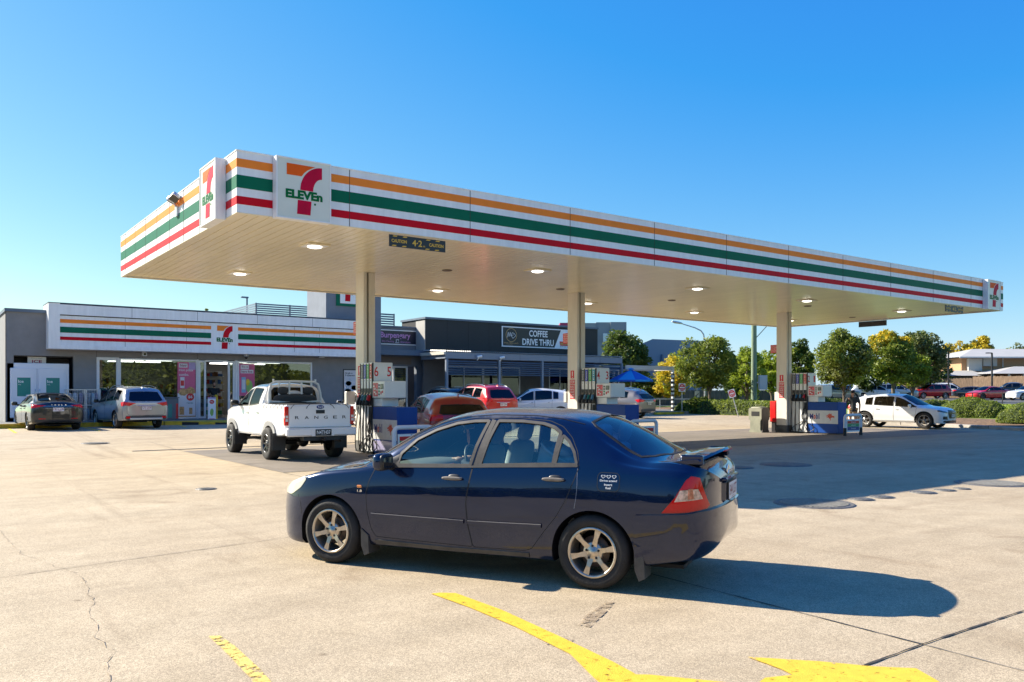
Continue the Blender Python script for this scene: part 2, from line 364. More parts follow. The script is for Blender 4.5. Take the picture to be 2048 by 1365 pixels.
# manhole covers and grates
M_iron = mat('cast_iron', (0.15, 0.14, 0.125), 0.6, 0.3, var=0.3, vscale=15, bump=0.4, bscale=60)
M_iron2 = mat('iron_grate', (0.26, 0.24, 0.20), 0.6, 0.3, var=0.3, vscale=20)
def cover(px, py, rx, grate, label, cat='manhole cover'):
    Z = FPX*EYE/(py-HOR); u, v = uvd(px, Z); r = rx*Z/FPX; z = gz(u, v)
    mb = MB(); mb.lathe([(0, .014), (r*.86, .014), (r*.88, .008), (r*.93, .008), (r*.95, .013), (r, .012), (r*1.02, 0)], 40)
    if grate:
        k = int(r/.045)
        for i in range(-k, k+1):
            h = sqrt(max(0, (r*.84)**2-(i*.045)**2))
            if h > .05: mb.box(i*.045-.008, i*.045+.008, -h, h, .015, .021, 1); mb.box(-h, h, i*.045-.008, i*.045+.008, .015, .0205, 1)
    else:
        for i in range(5): mb.box(-r*.5, r*.5, (i-2)*r*.3-.01, (i-2)*r*.3+.01, .014, .018, 1)
    o = mb.build('manhole_cover', [M_iron, M_iron2], None, (u, v, z)); tag(o, label, cat, 'covers and grates set in the forecourt')
cover(190, 892, 26, True, 'round iron grate in sunlit concrete behind the two parked cars by the shop', 'grate')
cover(412, 979, 20, False, 'small lone iron cover in open sunlit concrete, left of the blue sedan')
cover(1571, 930, 50, False, 'large dark iron cover lying fully in the canopy shade')
cover(1475, 936, 32, False, 'smaller iron cover in the canopy shade, just behind the blue sedan boot')
cover(1628, 1008, 77, True, 'large gridded cover half in the canopy shadow, nearest the camera', 'grate')
cover(1722, 999.5, 25, False, 'small round cover just right of the large half-shaded grid cover')
cover(1762, 995, 25, False, 'second small round cover to the right of the large half-shaded grid cover')
cover(1846, 986, 25, False, 'middle small round cover in the row along the shadow edge')
cover(1890, 981.5, 20, False, 'small round cover near the right end of the row along the shadow edge')
cover(1924, 978.5, 16, False, 'smallest round cover, next to the big right-hand grate')
cover(1983, 967.5, 66, True, 'large iron grate at the right frame edge on the shadow line', 'grate')

# ================================================================== canopy
CU0, CU1, CV0, CV1, CZ0, CZ1 = 4.72, 34.98, 14.93, 25.17, 4.886, 5.996
M_soff = mat('cream_soffit_sheet', (0.84, 0.74, 0.50), 0.35, 0.0, spec=0.6, coat=0.6, var=0.06, vscale=0.7, coatr=0.16, stretch=(3, .6, 1))
M_col = mat('cream_column_paint', (0.66, 0.62, 0.54), 0.45, var=0.07, vscale=1.5, stretch=(2, 2, .5))
canopy = thing('petrol_station_canopy', 'long flat white petrol canopy with orange, green and red stripes over the pumps', 'canopy', (CU0, CV0, 0))
Lc = lambda mb: [setattr(mb, 'v', [(x-CU0, y-CV0, z) for x, y, z in mb.v])][0]
def cbuild(mb, name, mats, parent=None, off=(CU0, CV0, 0), **k):
    mb.v = [(x-off[0], y-off[1], z-off[2]) for x, y, z in mb.v]; return mb.build(name, mats, parent or canopy, **k)
mb = MB(); t = .06
mb.box(CU0, CU1, CV0, CV0+t, CZ0, CZ1); mb.box(CU0, CU1, CV1-t, CV1, CZ0, CZ1)
mb.box(CU0, CU0+t, CV0+t, CV1-t, CZ0, CZ1); mb.box(CU1-t, CU1, CV0+t, CV1-t, CZ0, CZ1)
mb.box(CU0-.012, CU1+.012, CV0-.012, CV0+.10, CZ1, CZ1+.02); mb.box(CU0-.012, CU0+.1, CV0+.1, CV1, CZ1, CZ1+.02); mb.box(CU1-.1, CU1+.012, CV0+.1, CV1, CZ1, CZ1+.02); mb.box(CU0+.1, CU1-.1, CV1-.1, CV1+.012, CZ1, CZ1+.02)
H = CZ1-CZ0; st = [(.123, .261, 1), (.391, .60, 2), (.736, .868, 3)]
for a, b, mi in st:
    z0, z1 = CZ1-b*H, CZ1-a*H
    mb.box(CU0-.004, CU1+.004, CV0-.004, CV0, z0, z1, mi); mb.box(CU0-.004, CU0, CV0, CV1, z0, z1, mi); mb.box(CU1, CU1+.004, CV0, CV1, z0, z1, mi)
pl = (CU1-CU0)/10.72
seams = [CU0+pl*(k+.78) for k in range(10)]+[CU1-.9]
for u in seams: mb.box(u-.005, u+.005, CV0-.0065, CV0-.001, CZ0, CZ1, 4)
for k in range(1, 9): v = CV0+k*1.2; mb.box(CU0-.0065, CU0-.001, v-.005, v+.005, CZ0, CZ1, 4)
cbuild(mb, 'fascia', [M_white, M_orange, M_green, M_red, M_joint])
mb = MB(); n = 150; w = (CU1-CU0-.2)/n
for i in range(n):
    x = CU0+.1+i*w; mb.box(x+.009, x+w-.009, CV0+.08, CV1-.08, CZ0+.035, CZ0+.075)
mb.box(CU0+.06, CU1-.06, CV0+.06, CV1-.06, CZ0+.06, CZ0+.10)
mb.box(CU0+.0, CU1-.0, CV0+.0, CV0+.085, CZ0-.012, CZ0-.002); mb.box(CU0, CU0+.1, CV0+.085, CV1, CZ0-.012, CZ0-.002); mb.box(CU1-.1, CU1, CV0+.085, CV1, CZ0-.012, CZ0-.002); mb.box(CU0+.1, CU1-.1, CV1-.085, CV1, CZ0-.012, CZ0-.002)
cbuild(mb, 'soffit', [M_soff])
mb = MB(); mb.box(CU0+.07, CU1-.07, CV0+.07, CV1-.07, CZ1-.12, CZ1-.06); cbuild(mb, 'roof', [M_steel])
for cu in (9.94, 17.60, 28.82):
    mb = MB(); cv = 20.54
    mb.bbox(cu, cu+.10, cv, cv+.50, .3, CZ0+.04, .01, 0); mb.box(cu+.10, cu+.17, cv+.06, cv+.44, .3, CZ0+.04, 1); mb.bbox(cu+.17, cu+.36, cv+.02, cv+.48, .3, CZ0+.04, .01, 0)
    mb.box(cu-.012, cu+.102, cv-.012, cv+.512, 0, .3, 2); mb.box(cu+.104, cu+.165, cv+.05, cv+.45, 0, .3, 1); mb.box(cu+.168, cu+.372, cv+.008, cv+.492, 0, .3, 2)
    col = cbuild(mb, 'column', [M_col, mat('column_recess', (.20, .18, .14), .6), mat('column_plinth', (.10, .10, .095), .8, var=.3, vscale=4)])
    # red fire notice on the -u face
    mb = MB(); fn = lambda a, b, d: (cu-.004-d, cv+.25-a, b)
    if cu > 0:
        mb.box(cu-.004, cu, cv+.16, cv+.34, 2.10, 2.36, 0); mb.box(cu-.006, cu-.004, cv+.235, cv+.265, 2.18, 2.33, 1); mb.box(cu-.006, cu-.004, cv+.235, cv+.265, 2.125, 2.15, 1)
        mb.box(cu-.004, cu, cv+.13, cv+.37, 1.90, 2.06, 0); fit_text(mb, 'STOP', lambda a, b, d: (cu-.006, cv+.25-a, b), -.10, .10, 1.93, 2.03, 1, .01)
        mb.box(cu-.004, cu, cv+.13, cv+.37, 1.42, 1.88, 0)
        for k, tx in enumerate(['NO', 'SMOKING', 'ENGINE OFF', 'FLAME', 'PHONES']): fit_text(mb, tx, lambda a, b, d: (cu-.006, cv+.25-a, b), -.09, .09, 1.79-k*.085, 1.85-k*.085, 1, .01)
    cbuild(mb, 'warning_notice', [M_signred, M_signw], None if False else canopy)
def fixture(u, v):
    mb = MB(); mb.box(-.27, .27, -.27, .27, -.03, -.006, 0); mb.box(-.235, .235, -.235, .235, -.036, -.03, 2)
    o = cbuild(mb, 'light_fitting', [M_soff, M_alu, M_white], None, (0, 0, 0)); o.location = (u-CU0, v-CV0, CZ0+.035)
    mb = MB(); mb.lathe([(0, -.075), (.10, -.07), (.15, -.055), (.165, -.036)], 20); q = mb.build('lens', [M_lamp], o)
for u in (7.25, 13.55, 19.9, 25.65, 32.0):
    for v in (17.45, 22.65): fixture(u, v)
for u, v in ((11.6, 18.9), (16.6, 20.2), (21.8, 20.3), (27.4, 18.6), (33, 20.2)):
    mb = MB(); mb.lathe([(0, -.03), (.11, -.03), (.14, -.012), (.145, 0)], 20); o = mb.build('ceiling_vent', [mat('vent_brown', (.16, .12, .09), .6)], canopy); o.location = (u-CU0, v-CV0, CZ0+.035)
# logo
def logo7(mb, fn, mi=(0, 1, 2)):
    P = lambda pts, m: mb.prism(pts, lambda a, b, d: fn(a, b, d), .004, m, False)
    P([(.185, .905), (.70, .905), (.64, .875), (.56, .83), (.50, .78), (.455, .72), (.185, .72)], mi[0])
    out = []; 
    for i in range(13):
        t = i/12; out.append((.83-.40*sin(t*pi/2)**1.0, .905-.41*(1-cos(t*pi/2))))
    inn = [(.665+.165*(1-sin(t/12*pi/2)), .495+.22*cos(t/12*pi/2)) for t in range(12, -1, -1)]
    P(out+inn, mi[1])
    P([(.385, .325), (.635, .325), (.615, .095), (.37, .095)], mi[1])
    fit_text(mb, 'ELEVEn', lambda a, b, d: fn(a, b, .0045), .165, .84, .34, .487, mi[2], .055)
    c = [(.70+.018*cos(t*pi/6), .285+.018*sin(t*pi/6)) for t in range(12)]; P(c, mi[2])
def signbox(parent, fn, w, h, dep, name='sign_box', off=(0, 0, 0)):
    mb = MB(); A = [fn(0, 0, -dep), fn(1, 0, -dep), fn(1, 1, -dep), fn(0, 1, -dep), fn(0, 0, 0), fn(1, 0, 0), fn(1, 1, 0), fn(0, 1, 0)]
    mb.add(A, [(0,1,2,3),(4,5,6,7),(0,1,5,4),(1,2,6,5),(2,3,7,6),(3,0,4,7)], 0)
    e = .022
    for q in ([(0,0),(1,0),(1,e),(0,e)], [(0,1-e),(1,1-e),(1,1),(0,1)], [(0,e),(e,e),(e,1-e),(0,1-e)], [(1-e,e),(1,e),(1,1-e),(1-e,1-e)]):
        mb.prism(q, lambda a, b, d: fn(a, b, d), .012, 1, False)
    mb.prism([(e,e),(1-e,e),(1-e,1-e),(e,1-e)], lambda a, b, d: fn(a, b, .001), .0, 2, False)
    o = cbuild(mb, name, [M_white, M_white, mat('sign_face_cream', (.66, .67, .58), .3, var=.04, vscale=1.5)], parent, off)
    mb = MB(); logo7(mb, lambda a, b, d: fn(a, b, .002+d)); cbuild(mb, 'logo', [mat('logo_orange', (.78, .11, .005), .5, spec=.15), mat('logo_red', (.50, .0, .035), .5, spec=.15, var=.12, vscale=3), mat('logo_green', (0, .13, .035), .5, spec=.15)], o, off, fixn=False)
    return o
cz, ch = 4.845, 1.135
c0 = (CU0, CV0, 0)
signbox(canopy, lambda a, b, d: (5.38+1.07*a, 14.74-d, cz+ch*b), 1, 1, .18, off=c0)
signbox(canopy, lambda a, b, d: (33.25+1.07*a, 14.74-d, cz+ch*b), 1, 1, .18, off=c0)
signbox(canopy, lambda a, b, d: (4.53-d, 16.58-1.04*a, cz+ch*b), 1, 1, .18, off=c0)
# clearance signs
M_cyel = mat('sign_yellow', (.72, .42, .04), .5); M_cblk = mat('sign_black', (.012, .014, .02), .4)
def clearance(fn, w, label, blank=False):
    mb = MB(); A = [fn(a, b, d) for d in (0, .02) for a, b in ((0, 0), (w, 0), (w, .24), (0, .24))]
    mb.add(A, [(0,1,2,3),(4,5,6,7),(0,1,5,4),(1,2,6,5),(2,3,7,6),(3,0,4,7)], 0)
    if not blank:
        for x in (.05, .28, w-.50, w-.27):
            mb.add([fn(x, .012, -.003), fn(x+.09, .012, -.003), fn(x+.12, .035, -.003), fn(x+.03, .035, -.003)], [(0,1,2,3)], 1)
            mb.add([fn(x+.02, .205, -.003), fn(x+.11, .205, -.003), fn(x+.14, .228, -.003), fn(x+.05, .228, -.003)], [(0,1,2,3)], 1)
        f2 = lambda a, b, d: fn(a, b, -.003)
        fit_text(mb, 'CAUTION', f2, .05, .40, .085, .155, 1, .03); fit_text(mb, 'CAUTION', f2, w-.40, w-.05, .085, .155, 1, .03)
        fit_text(mb, '4·2', f2, .53, .76, .055, .185, 1, .02); fit_text(mb, 'm', f2, .785, .83, .055, .085, 1, .02)
    for x in (.15, w-.15): mb.add([fn(x, .24, .01), fn(x+.02, .24, .01), fn(x+.02, .29, .01), fn(x, .29, .01)], [(0,1,2,3)], 2)
    tag(mb.build('clearance_sign', [M_cblk, M_cyel, M_steel]), label, 'sign', 'clearance signs under the canopy')
clearance(lambda a, b, d: (7.81+a, 14.96+d, 4.60+b), 1.33, 'black and yellow CAUTION sign hanging near the left end of the canopy front')
clearance(lambda a, b, d: (Uv(1891, 14.96)+a, 14.96+d, 4.60+b), 1.33, 'black and yellow CAUTION sign at the far right end of the canopy front')
clearance(lambda a, b, d: (34.9+d, 21.05-a, 4.62+b), 1.33, 'plain dark back of a clearance sign hanging under the right end of the canopy', True)
# floodlight on the canopy edge
fl = thing('floodlight', 'pair of small grey floodlights perched on the sunlit left edge of the canopy', 'floodlight', (CU0-.05, 19.0, 5.62))
mb = MB(); mb.box(0, .06, -.08, .08, -.12, .1); mb.tube([(0, 0, .1), (-.05, 0, .2), (-.05, .0, .26)], .02); mb.build('bracket', [M_steel], fl)
for s_, y in ((1, .15), (2, -.16)):
    mb = MB(); M = Matrix.Translation((-.08, y, .28)) @ Matrix.Rotation(.5, 4, 'Y') @ Matrix.Rotation(.4*(3-2*s_), 4, 'X'); mb.bbox(-.06, .12, -.11, .11, -.05, .06, .02, 0, M); mb.box(-.055, .115, -.10, .10, -.056, -.05, 1, M); mb.build('lamp_head', [M_steel, M_blackglass], fl)

# ================================================================== fuel pumps
def pegasus(mb, fn, mi):
    P = [(.05,.62),(.18,.72),(.30,.70),(.26,.86),(.40,.78),(.42,.95),(.52,.82),(.62,.92),(.66,.70),(.80,.66),(.98,.58),(.90,.52),(.97,.40),(.84,.46),(.74,.50),(.62,.44),(.52,.34),(.58,.20),(.46,.10),(.50,.24),(.42,.34),(.34,.46),(.22,.46),(.10,.40),(.16,.50),(.26,.54),(.20,.60),(.10,.56)]
    mb.prism(P, lambda a, b, d: fn(a, b, d), .002, mi, False)
M_hose = mat('hose_rubber', (0.012, 0.012, 0.012), 0.4, spec=0.6)
M_pumpw = mat('pump_white', (0.74, 0.75, 0.74), 0.32, coat=0.2, var=0.05, vscale=2)
M_lblue = mat('pump_lilac', (0.35, 0.33, 0.50), 0.3, coat=0.3)
def nozzle(mb, x, y, z, mi, grip):
    M = Matrix.Translation((x, y, z)) @ Matrix.Rotation(radians(18), 4, 'Y')
    mb.bbox(-.10, .0, -.028, .028, -.10, .07, .02, grip, M); mb.bbox(-.11, -.02, -.022, .022, -.22, -.08, .015, mi, M)
    mb.tube([M @ Vector((-.05, 0, .06)), M @ Vector((-.03, 0, .14)), M @ Vector((.05, 0, .22))], .011, 8, 3)
    mb.tube([M @ Vector((-.12, 0, .03)), M @ Vector((-.17, 0, -.04)), M @ Vector((-.15, 0, -.15)), M @ Vector((-.09, 0, -.18))], .008, 6, mi)
def pump(u0, nums, strips, label):
    T = thing('fuel_pump', label, 'fuel pump', (u0, 18.4, 0), 0, 'fuel pumps under the canopy'); o3 = (u0, 18.4, 0)
    B = lambda mb, n, ms, p=None, **k: cbuild(mb, n, ms, p or T, o3, **k)
    mb = MB(); mb.bbox(u0, u0+.6, 19.76, 20.50, .04, 2.43, .015, 0); mb.box(u0-.02, u0+.62, 19.70, 20.52, 0, .06, 1)
    for k in range(5): v = 20.475-k*.175; mb.box(u0-.014, u0, v-.012, v+.012, .10, 2.41, 1 if k in (0, 4) else 1)
    mb.box(u0+.002, u0+.02, 19.74, 19.76, .1, 2.42, 1)
    cab = B(mb, 'hose_cabinet', [M_pumpw, M_dark])
    for k, (cs, ng) in enumerate(strips):
        v1 = 20.457-k*.175; v0 = v1-.139
        mb = MB(); mb.box(u0-.006, u0, v0+.01, v1-.01, 2.0, 2.38, 0); mb.box(u0-.006, u0, v0+.01, v1-.01, 1.90, 1.985, 1); mb.box(u0-.008, u0-.006, v0+.055, v0+.085, 1.93, 1.955, 0)
        fit_text(mb, ['Diesel', 'Premium', 'Unleaded', 'E10'][k], lambda a, b, d: (u0-.008, v0+.045+b, a), 2.04, 2.33, 0, .05, 1, .01)
        B(mb, 'fuel_grade_label', [cs, M_signw])
        mb = MB(); mb.box(u0-.004, u0+.0, v0+.008, v1-.008, 1.28, 1.74, 0); mb.box(u0-.03, u0-.004, v0+.008, v1-.008, 1.28, 1.31, 0)
        B(mb, 'nozzle_boot', [M_dark])
        mb = MB(); nozzle(mb, u0-.015, (v0+v1)/2, 1.48, 0, 1); B(mb, 'nozzle', [M_dark, ng, M_dark, M_chrome])
        mb = MB(); vc = (v0+v1)/2; sg = [.10, .02, -.10, -.22][k]; pts = []
        # down, along the bottom and back up behind to the cabinet
        pts2 = [(u0-.11, vc, 1.26)]+[(u0-.11-.07*sin(pi*i/20), vc+sg*(i/20)**1.5, 1.24-(1.17-.02*k)*sin(pi/2*i/20)) for i in range(1, 20)]
        e = pts2[-1]; pts2 += [(e[0]+.01, e[1]-.03, .055+.01*k), (u0-.10, e[1]-.12, .06+.01*k), (u0-.05, e[1]-.10-.05*k, .25), (u0-.035, 19.80+.06*k, .60), (u0-.02, 19.80+.03*k, 1.0), (u0-.01, 19.80+.03*k, 1.25)]
        # smooth
        S_ = []
        for i in range(len(pts2)-1):
            p0 = Vector(pts2[max(0, i-1)]); p1 = Vector(pts2[i]); p2 = Vector(pts2[i+1]); p3 = Vector(pts2[min(len(pts2)-1, i+2)])
            for q in range(3):
                t = q/3; S_.append(0.5*((2*p1)+(-p0+p2)*t+(2*p0-5*p1+4*p2-p3)*t*t+(-p0+3*p1-3*p2+p3)*t**3))
        mb.tube(S_+[Vector(pts2[-1])], .0135, 8); B(mb, 'hose', [M_hose])
    mb = MB(); fv = lambda a, b, d: (u0+a, 19.756, b)
    fit_text(mb, nums[0], fv, .05, .17, 2.06, 2.32, 0, .01); fit_text(mb, nums[1], fv, .43, .55, 2.06, 2.32, 0, .01); B(mb, 'pump_number', [M_signred], cab, fixn=False)
    mb = MB(); mb.bbox(u0-.01, u0+.62, 19.05, 19.745, 1.48, 1.93, .02); mb.box(u0+.05, u0+.52, 19.30, 19.74, 1.27, 1.475)
    pay = B(mb, 'display_head', [M_pumpw])
    mb = MB(); fu = lambda a, b, d: (u0-.014-d, 19.72-a, b)
    R = lambda a0, a1, b0, b1, mi, d=.003: mb.prism([(a0, b0), (a1, b0), (a1, b1), (a0, b1)], fu, d, mi)
    R(.03, .30, 1.53, 1.88, 1); R(.45, .60, 1.72, 1.85, 2, .005); R(.47, .58, 1.735, 1.835, 3, .006)
    for k in range(4): R(.34, .40, 1.80-k*.08, 1.845-k*.08, 2 if k != 2 else 4, .006)
    R(.45, .50, 1.58, 1.66, 5); R(.53, .58, 1.62, 1.68, 5)
    random.seed(3)
    for k in range(7): a = random.uniform(.04, .22); b = random.uniform(1.56, 1.82); R(a, a+.07, b, b+.035, 6 if k % 2 else 0, .0045)
    B(mb, 'display_panel', [M_pumpw, mat('pump_poster_pink', (.62, .10, .12), .4, var=.5, vscale=12), M_dark, mat('lcd_grey', (.16, .19, .16), .2), mat('button_green', (0, .3, .1), .4), M_signred, M_signw], pay)
    mb = MB(); mb.bbox(u0, u0+.59, 18.4, 19.74, .04, 1.255, .015, 0); mb.box(u0+.02, u0+.57, 18.43, 19.72, 0, .05, 2)
    mb.box(u0-.004, u0, 18.40, 19.74, .41, .93, 1); 
    mb.box(u0-.003, u0, 18.42, 19.73, .10, .38, 3) if nums[0] == '6' else None
    sk = B(mb, 'skirt_panel', [M_blue, mat('panel_pale', (.62, .62, .60), .35, var=.08, vscale=3), M_dark, M_lblue])
    mb = MB(); fm = lambda a, b, d: (u0-.006-d, 19.70-a, b)
    for s_, a0, a1, b1, mi in (('M', .06, .22, .80, 0), ('o', .235, .325, .745, 1), ('b', .345, .425, .815, 0), ('i', .442, .465, .81, 0), ('l', .482, .502, .815, 0)): fit_text(mb, s_, fm, a0, a1, .585, b1, mi, .035)
    pegasus(mb, lambda a, b, d: fm(.76+a*.42, .49+b*.36, d), 2); B(mb, 'brand_lettering', [mat('lettering_navy', (.01, .02, .22), .4), M_signred, mat('horse_red', (.62, .06, .02), .4)], sk, fixn=False)
    # back box on the column side
    mb = MB(); mb.bbox(u0-.14, u0+.12, 21.06, 21.22, 1.30, 1.66, .02); B(mb, 'control_box', [M_col])
m_ = lambda n, c: mat(n, c, .35)
nb = m_('nozzle_black', (.02, .02, .022)); nblu = m_('nozzle_blue', (.03, .16, .30)); ngr = m_('nozzle_teal', (.01, .22, .18)); nrd = m_('nozzle_red', (.55, .01, .02)); ncy = m_('nozzle_pale_blue', (.12, .30, .42))
sg_, sb_, sgr_, sr_, sc_ = m_('strip_grey', (.09, .10, .11)), m_('strip_blue', (.01, .03, .40)), m_('strip_green', (.05, .40, .08)), m_('strip_red', (.55, .05, .03)), m_('strip_cyan', (.05, .35, .50))
pump(9.82, '65', [(sg_, nb), (sb_, ncy), (sgr_, ngr), (sr_, nrd)], 'white and blue fuel pump numbered 6 and 5, beside the white ute')
pump(17.71, '43', [(sg_, nb), (sb_, ncy), (sgr_, ngr), (sc_, ncy)], 'white and blue fuel pump numbered 4 and 3, behind the blue sedan roof')
pump(29.07, '21', [(sg_, nb), (sb_, nblu), (sgr_, ncy), (sr_, nrd)], 'white and blue fuel pump numbered 2 and 1, beside the litter bin')
# hoop guards
def hoop(u0, label):
    T = thing('hoop_guard', label, 'bollard', (u0, 17.7, 0), 0, 'white hoop guards in front of the pumps')
    a, b = -.55, .52; mb = MB(); r = .12
    pts = [(a, 0, 0), (a, 0, .3), (a, 0, .66)]+[(a+r-r*cos(t*pi/10), 0, .66+r*sin(t*pi/10)) for t in range(1, 6)]+[(b-r+r*sin(t*pi/10), 0, .66+r*cos(t*pi/10)) for t in range(0, 6)]+[(b, 0, .3), (b, 0, 0)]
    mb.tube(pts, .055, 14); mb.build('hoop', [mat('white_hoop', (.66, .68, .72), .35)], T)
    for x in (a, b): mb = MB(); mb.tube([(x, 0, 0), (x, 0, .30)], .062, 14); mb.build('base_sleeve', [M_dark], T)
    mb = MB(); mb.box(a+.10, b-.10, -.015, .015, .14, .62, 0)
    for z0, z1, m in ((.46, .56, 1), (.34, .455, 2), (.20, .335, 3)): mb.box(a+.14, b-.14, -.019, -.015, z0, z1, m)
    fv = lambda x, y, d: (x, -.021, y)
    for tx, z in (('Diesel', .49), ('Unleaded', .375), ('Premium', .25)): fit_text(mb, tx, fv, -.16, .14, z, z+.045, 0, .01)
    fit_text(mb, 'Fuel', lambda x, y, d: (x, -.016, y), -.1, .08, .575, .605, 3, .01)
    mb.build('price_board', [M_signw, M_signred, mat('board_green', (.02, .30, .10), .4), mat('board_navy', (.02, .05, .22), .4)], T)
hoop(9.82+.1, 'white hoop guard in front of pump 6, partly behind the blue sedan bonnet')
hoop(17.71+.1, 'white hoop guard beside pump 4, seen past the blue sedan rear window')
hoop(29.07-.1, 'white hoop guard with a red, green and blue board beside pump 2')
# litter bin and fire cabinet at the right column, small boxes
M_bin = mat('bin_olive_plastic', (.24, .24, .175), .55, var=.15, vscale=3); M_bin2 = mat('bin_brown_plastic', (.10, .075, .055), .5, var=.15, vscale=3)
def litter_bin(u, v, label):
    T = thing('litter_bin', label, 'bin', (u, v, 0), 0, 'litter bins at the pumps')
    mb = MB(); prof = [(.0, 0), (.62, 0), (.62, .05), (.56, .12), (.56, .48), (.64, .56), (.64, .95), (.60, 1.0), (.04, 1.0), (0, .95), (0, .56), (.06, .48), (.06, .12)]
    mb.prism([(y-.31, z) for y, z in prof], lambda a, b, d: (-.25+d, a, b), .5, 0); body = mb.build('bin_body', [M_bin], T)
    mb = MB(); mb.prism([(x*.78-.25, z) for x, z in prof], lambda a, b, d: (a, -.325+d, b), .02, 0); mb.build('front_panel', [M_bin2], T)
    mb = MB(); mb.box(-.262, -.25, -.20, .18, .68, .86, 0); mb.build('opening', [M_black], T)
    mb = MB(); mb.sup((0, 0, 1.01), (.24, .29, .05), (5, 3)); mb.tube([(-.1, .1, 1.05), (-.08, .1, 1.12), (.04, -.1, 1.12), (.05, -.12, 1.05)], .012); mb.build('lid', [M_bin], T)
litter_bin(*[uvd(1518, FPX*EYE/(865-HOR))[i] for i in (0, 1)], 'olive and brown plastic litter bin standing left of the right-hand column')
fc = thing('fire_cabinet', 'tall red metal fire cabinet just left of the right-hand canopy column', 'cabinet', (28.82, 21.06, .42))
mb = MB(); mb.bbox(0, .27, 0, .30, 0, .86, .015); mb.build('cabinet_body', [mat('fire_red', (.62, .008, .008), .35)], fc)
mb = MB(); mb.bbox(-.012, -.001, .02, .28, .03, .83, .004); mb.build('door', [mat('fire_red', (.62, .008, .008), .35)], fc)
mb = MB(); mb.box(.05, .2, .05, .25, -.42, 0); mb.build('stand', [M_dark], fc)
for cu, px in ((9.94, 0), (28.82, 0)):
    pass
# ================================================================== cars
def pchip(pts):
    pts = sorted(pts); X = [p[0] for p in pts]; Y = [p[1] for p in pts]; n = len(X)
    if n == 1: return lambda x: Y[0]
    h = [X[i+1]-X[i] for i in range(n-1)]; d = [(Y[i+1]-Y[i])/h[i] for i in range(n-1)]
    m = [0.0]*n; m[0] = d[0]; m[-1] = d[-1]
    for i in range(1, n-1):
        if d[i-1]*d[i] > 0:
            w1 = 2*h[i]+h[i-1]; w2 = h[i]+2*h[i-1]; m[i] = (w1+w2)/(w1/d[i-1]+w2/d[i])
    def f(x):
        if x <= X[0]: return Y[0]+m[0]*0*(x-X[0])
        if x >= X[-1]: return Y[-1]
        lo, hi = 0, n-1
        while hi-lo > 1:
            k = (lo+hi)//2
            if X[k] <= x: lo = k
            else: hi = k
        t = (x-X[lo])/h[lo]; t2 = t*t; t3 = t2*t
        return (2*t3-3*t2+1)*Y[lo]+(t3-2*t2+t)*h[lo]*m[lo]+(-2*t3+3*t2)*Y[lo+1]+(t3-t2)*h[lo]*m[lo+1]
    return f
TC = [0, .09, .125, .20, .28, .355, .40, .43, .52, .62, .66, .69, .76, .87, 1.0]
TB, TR = .43, .66
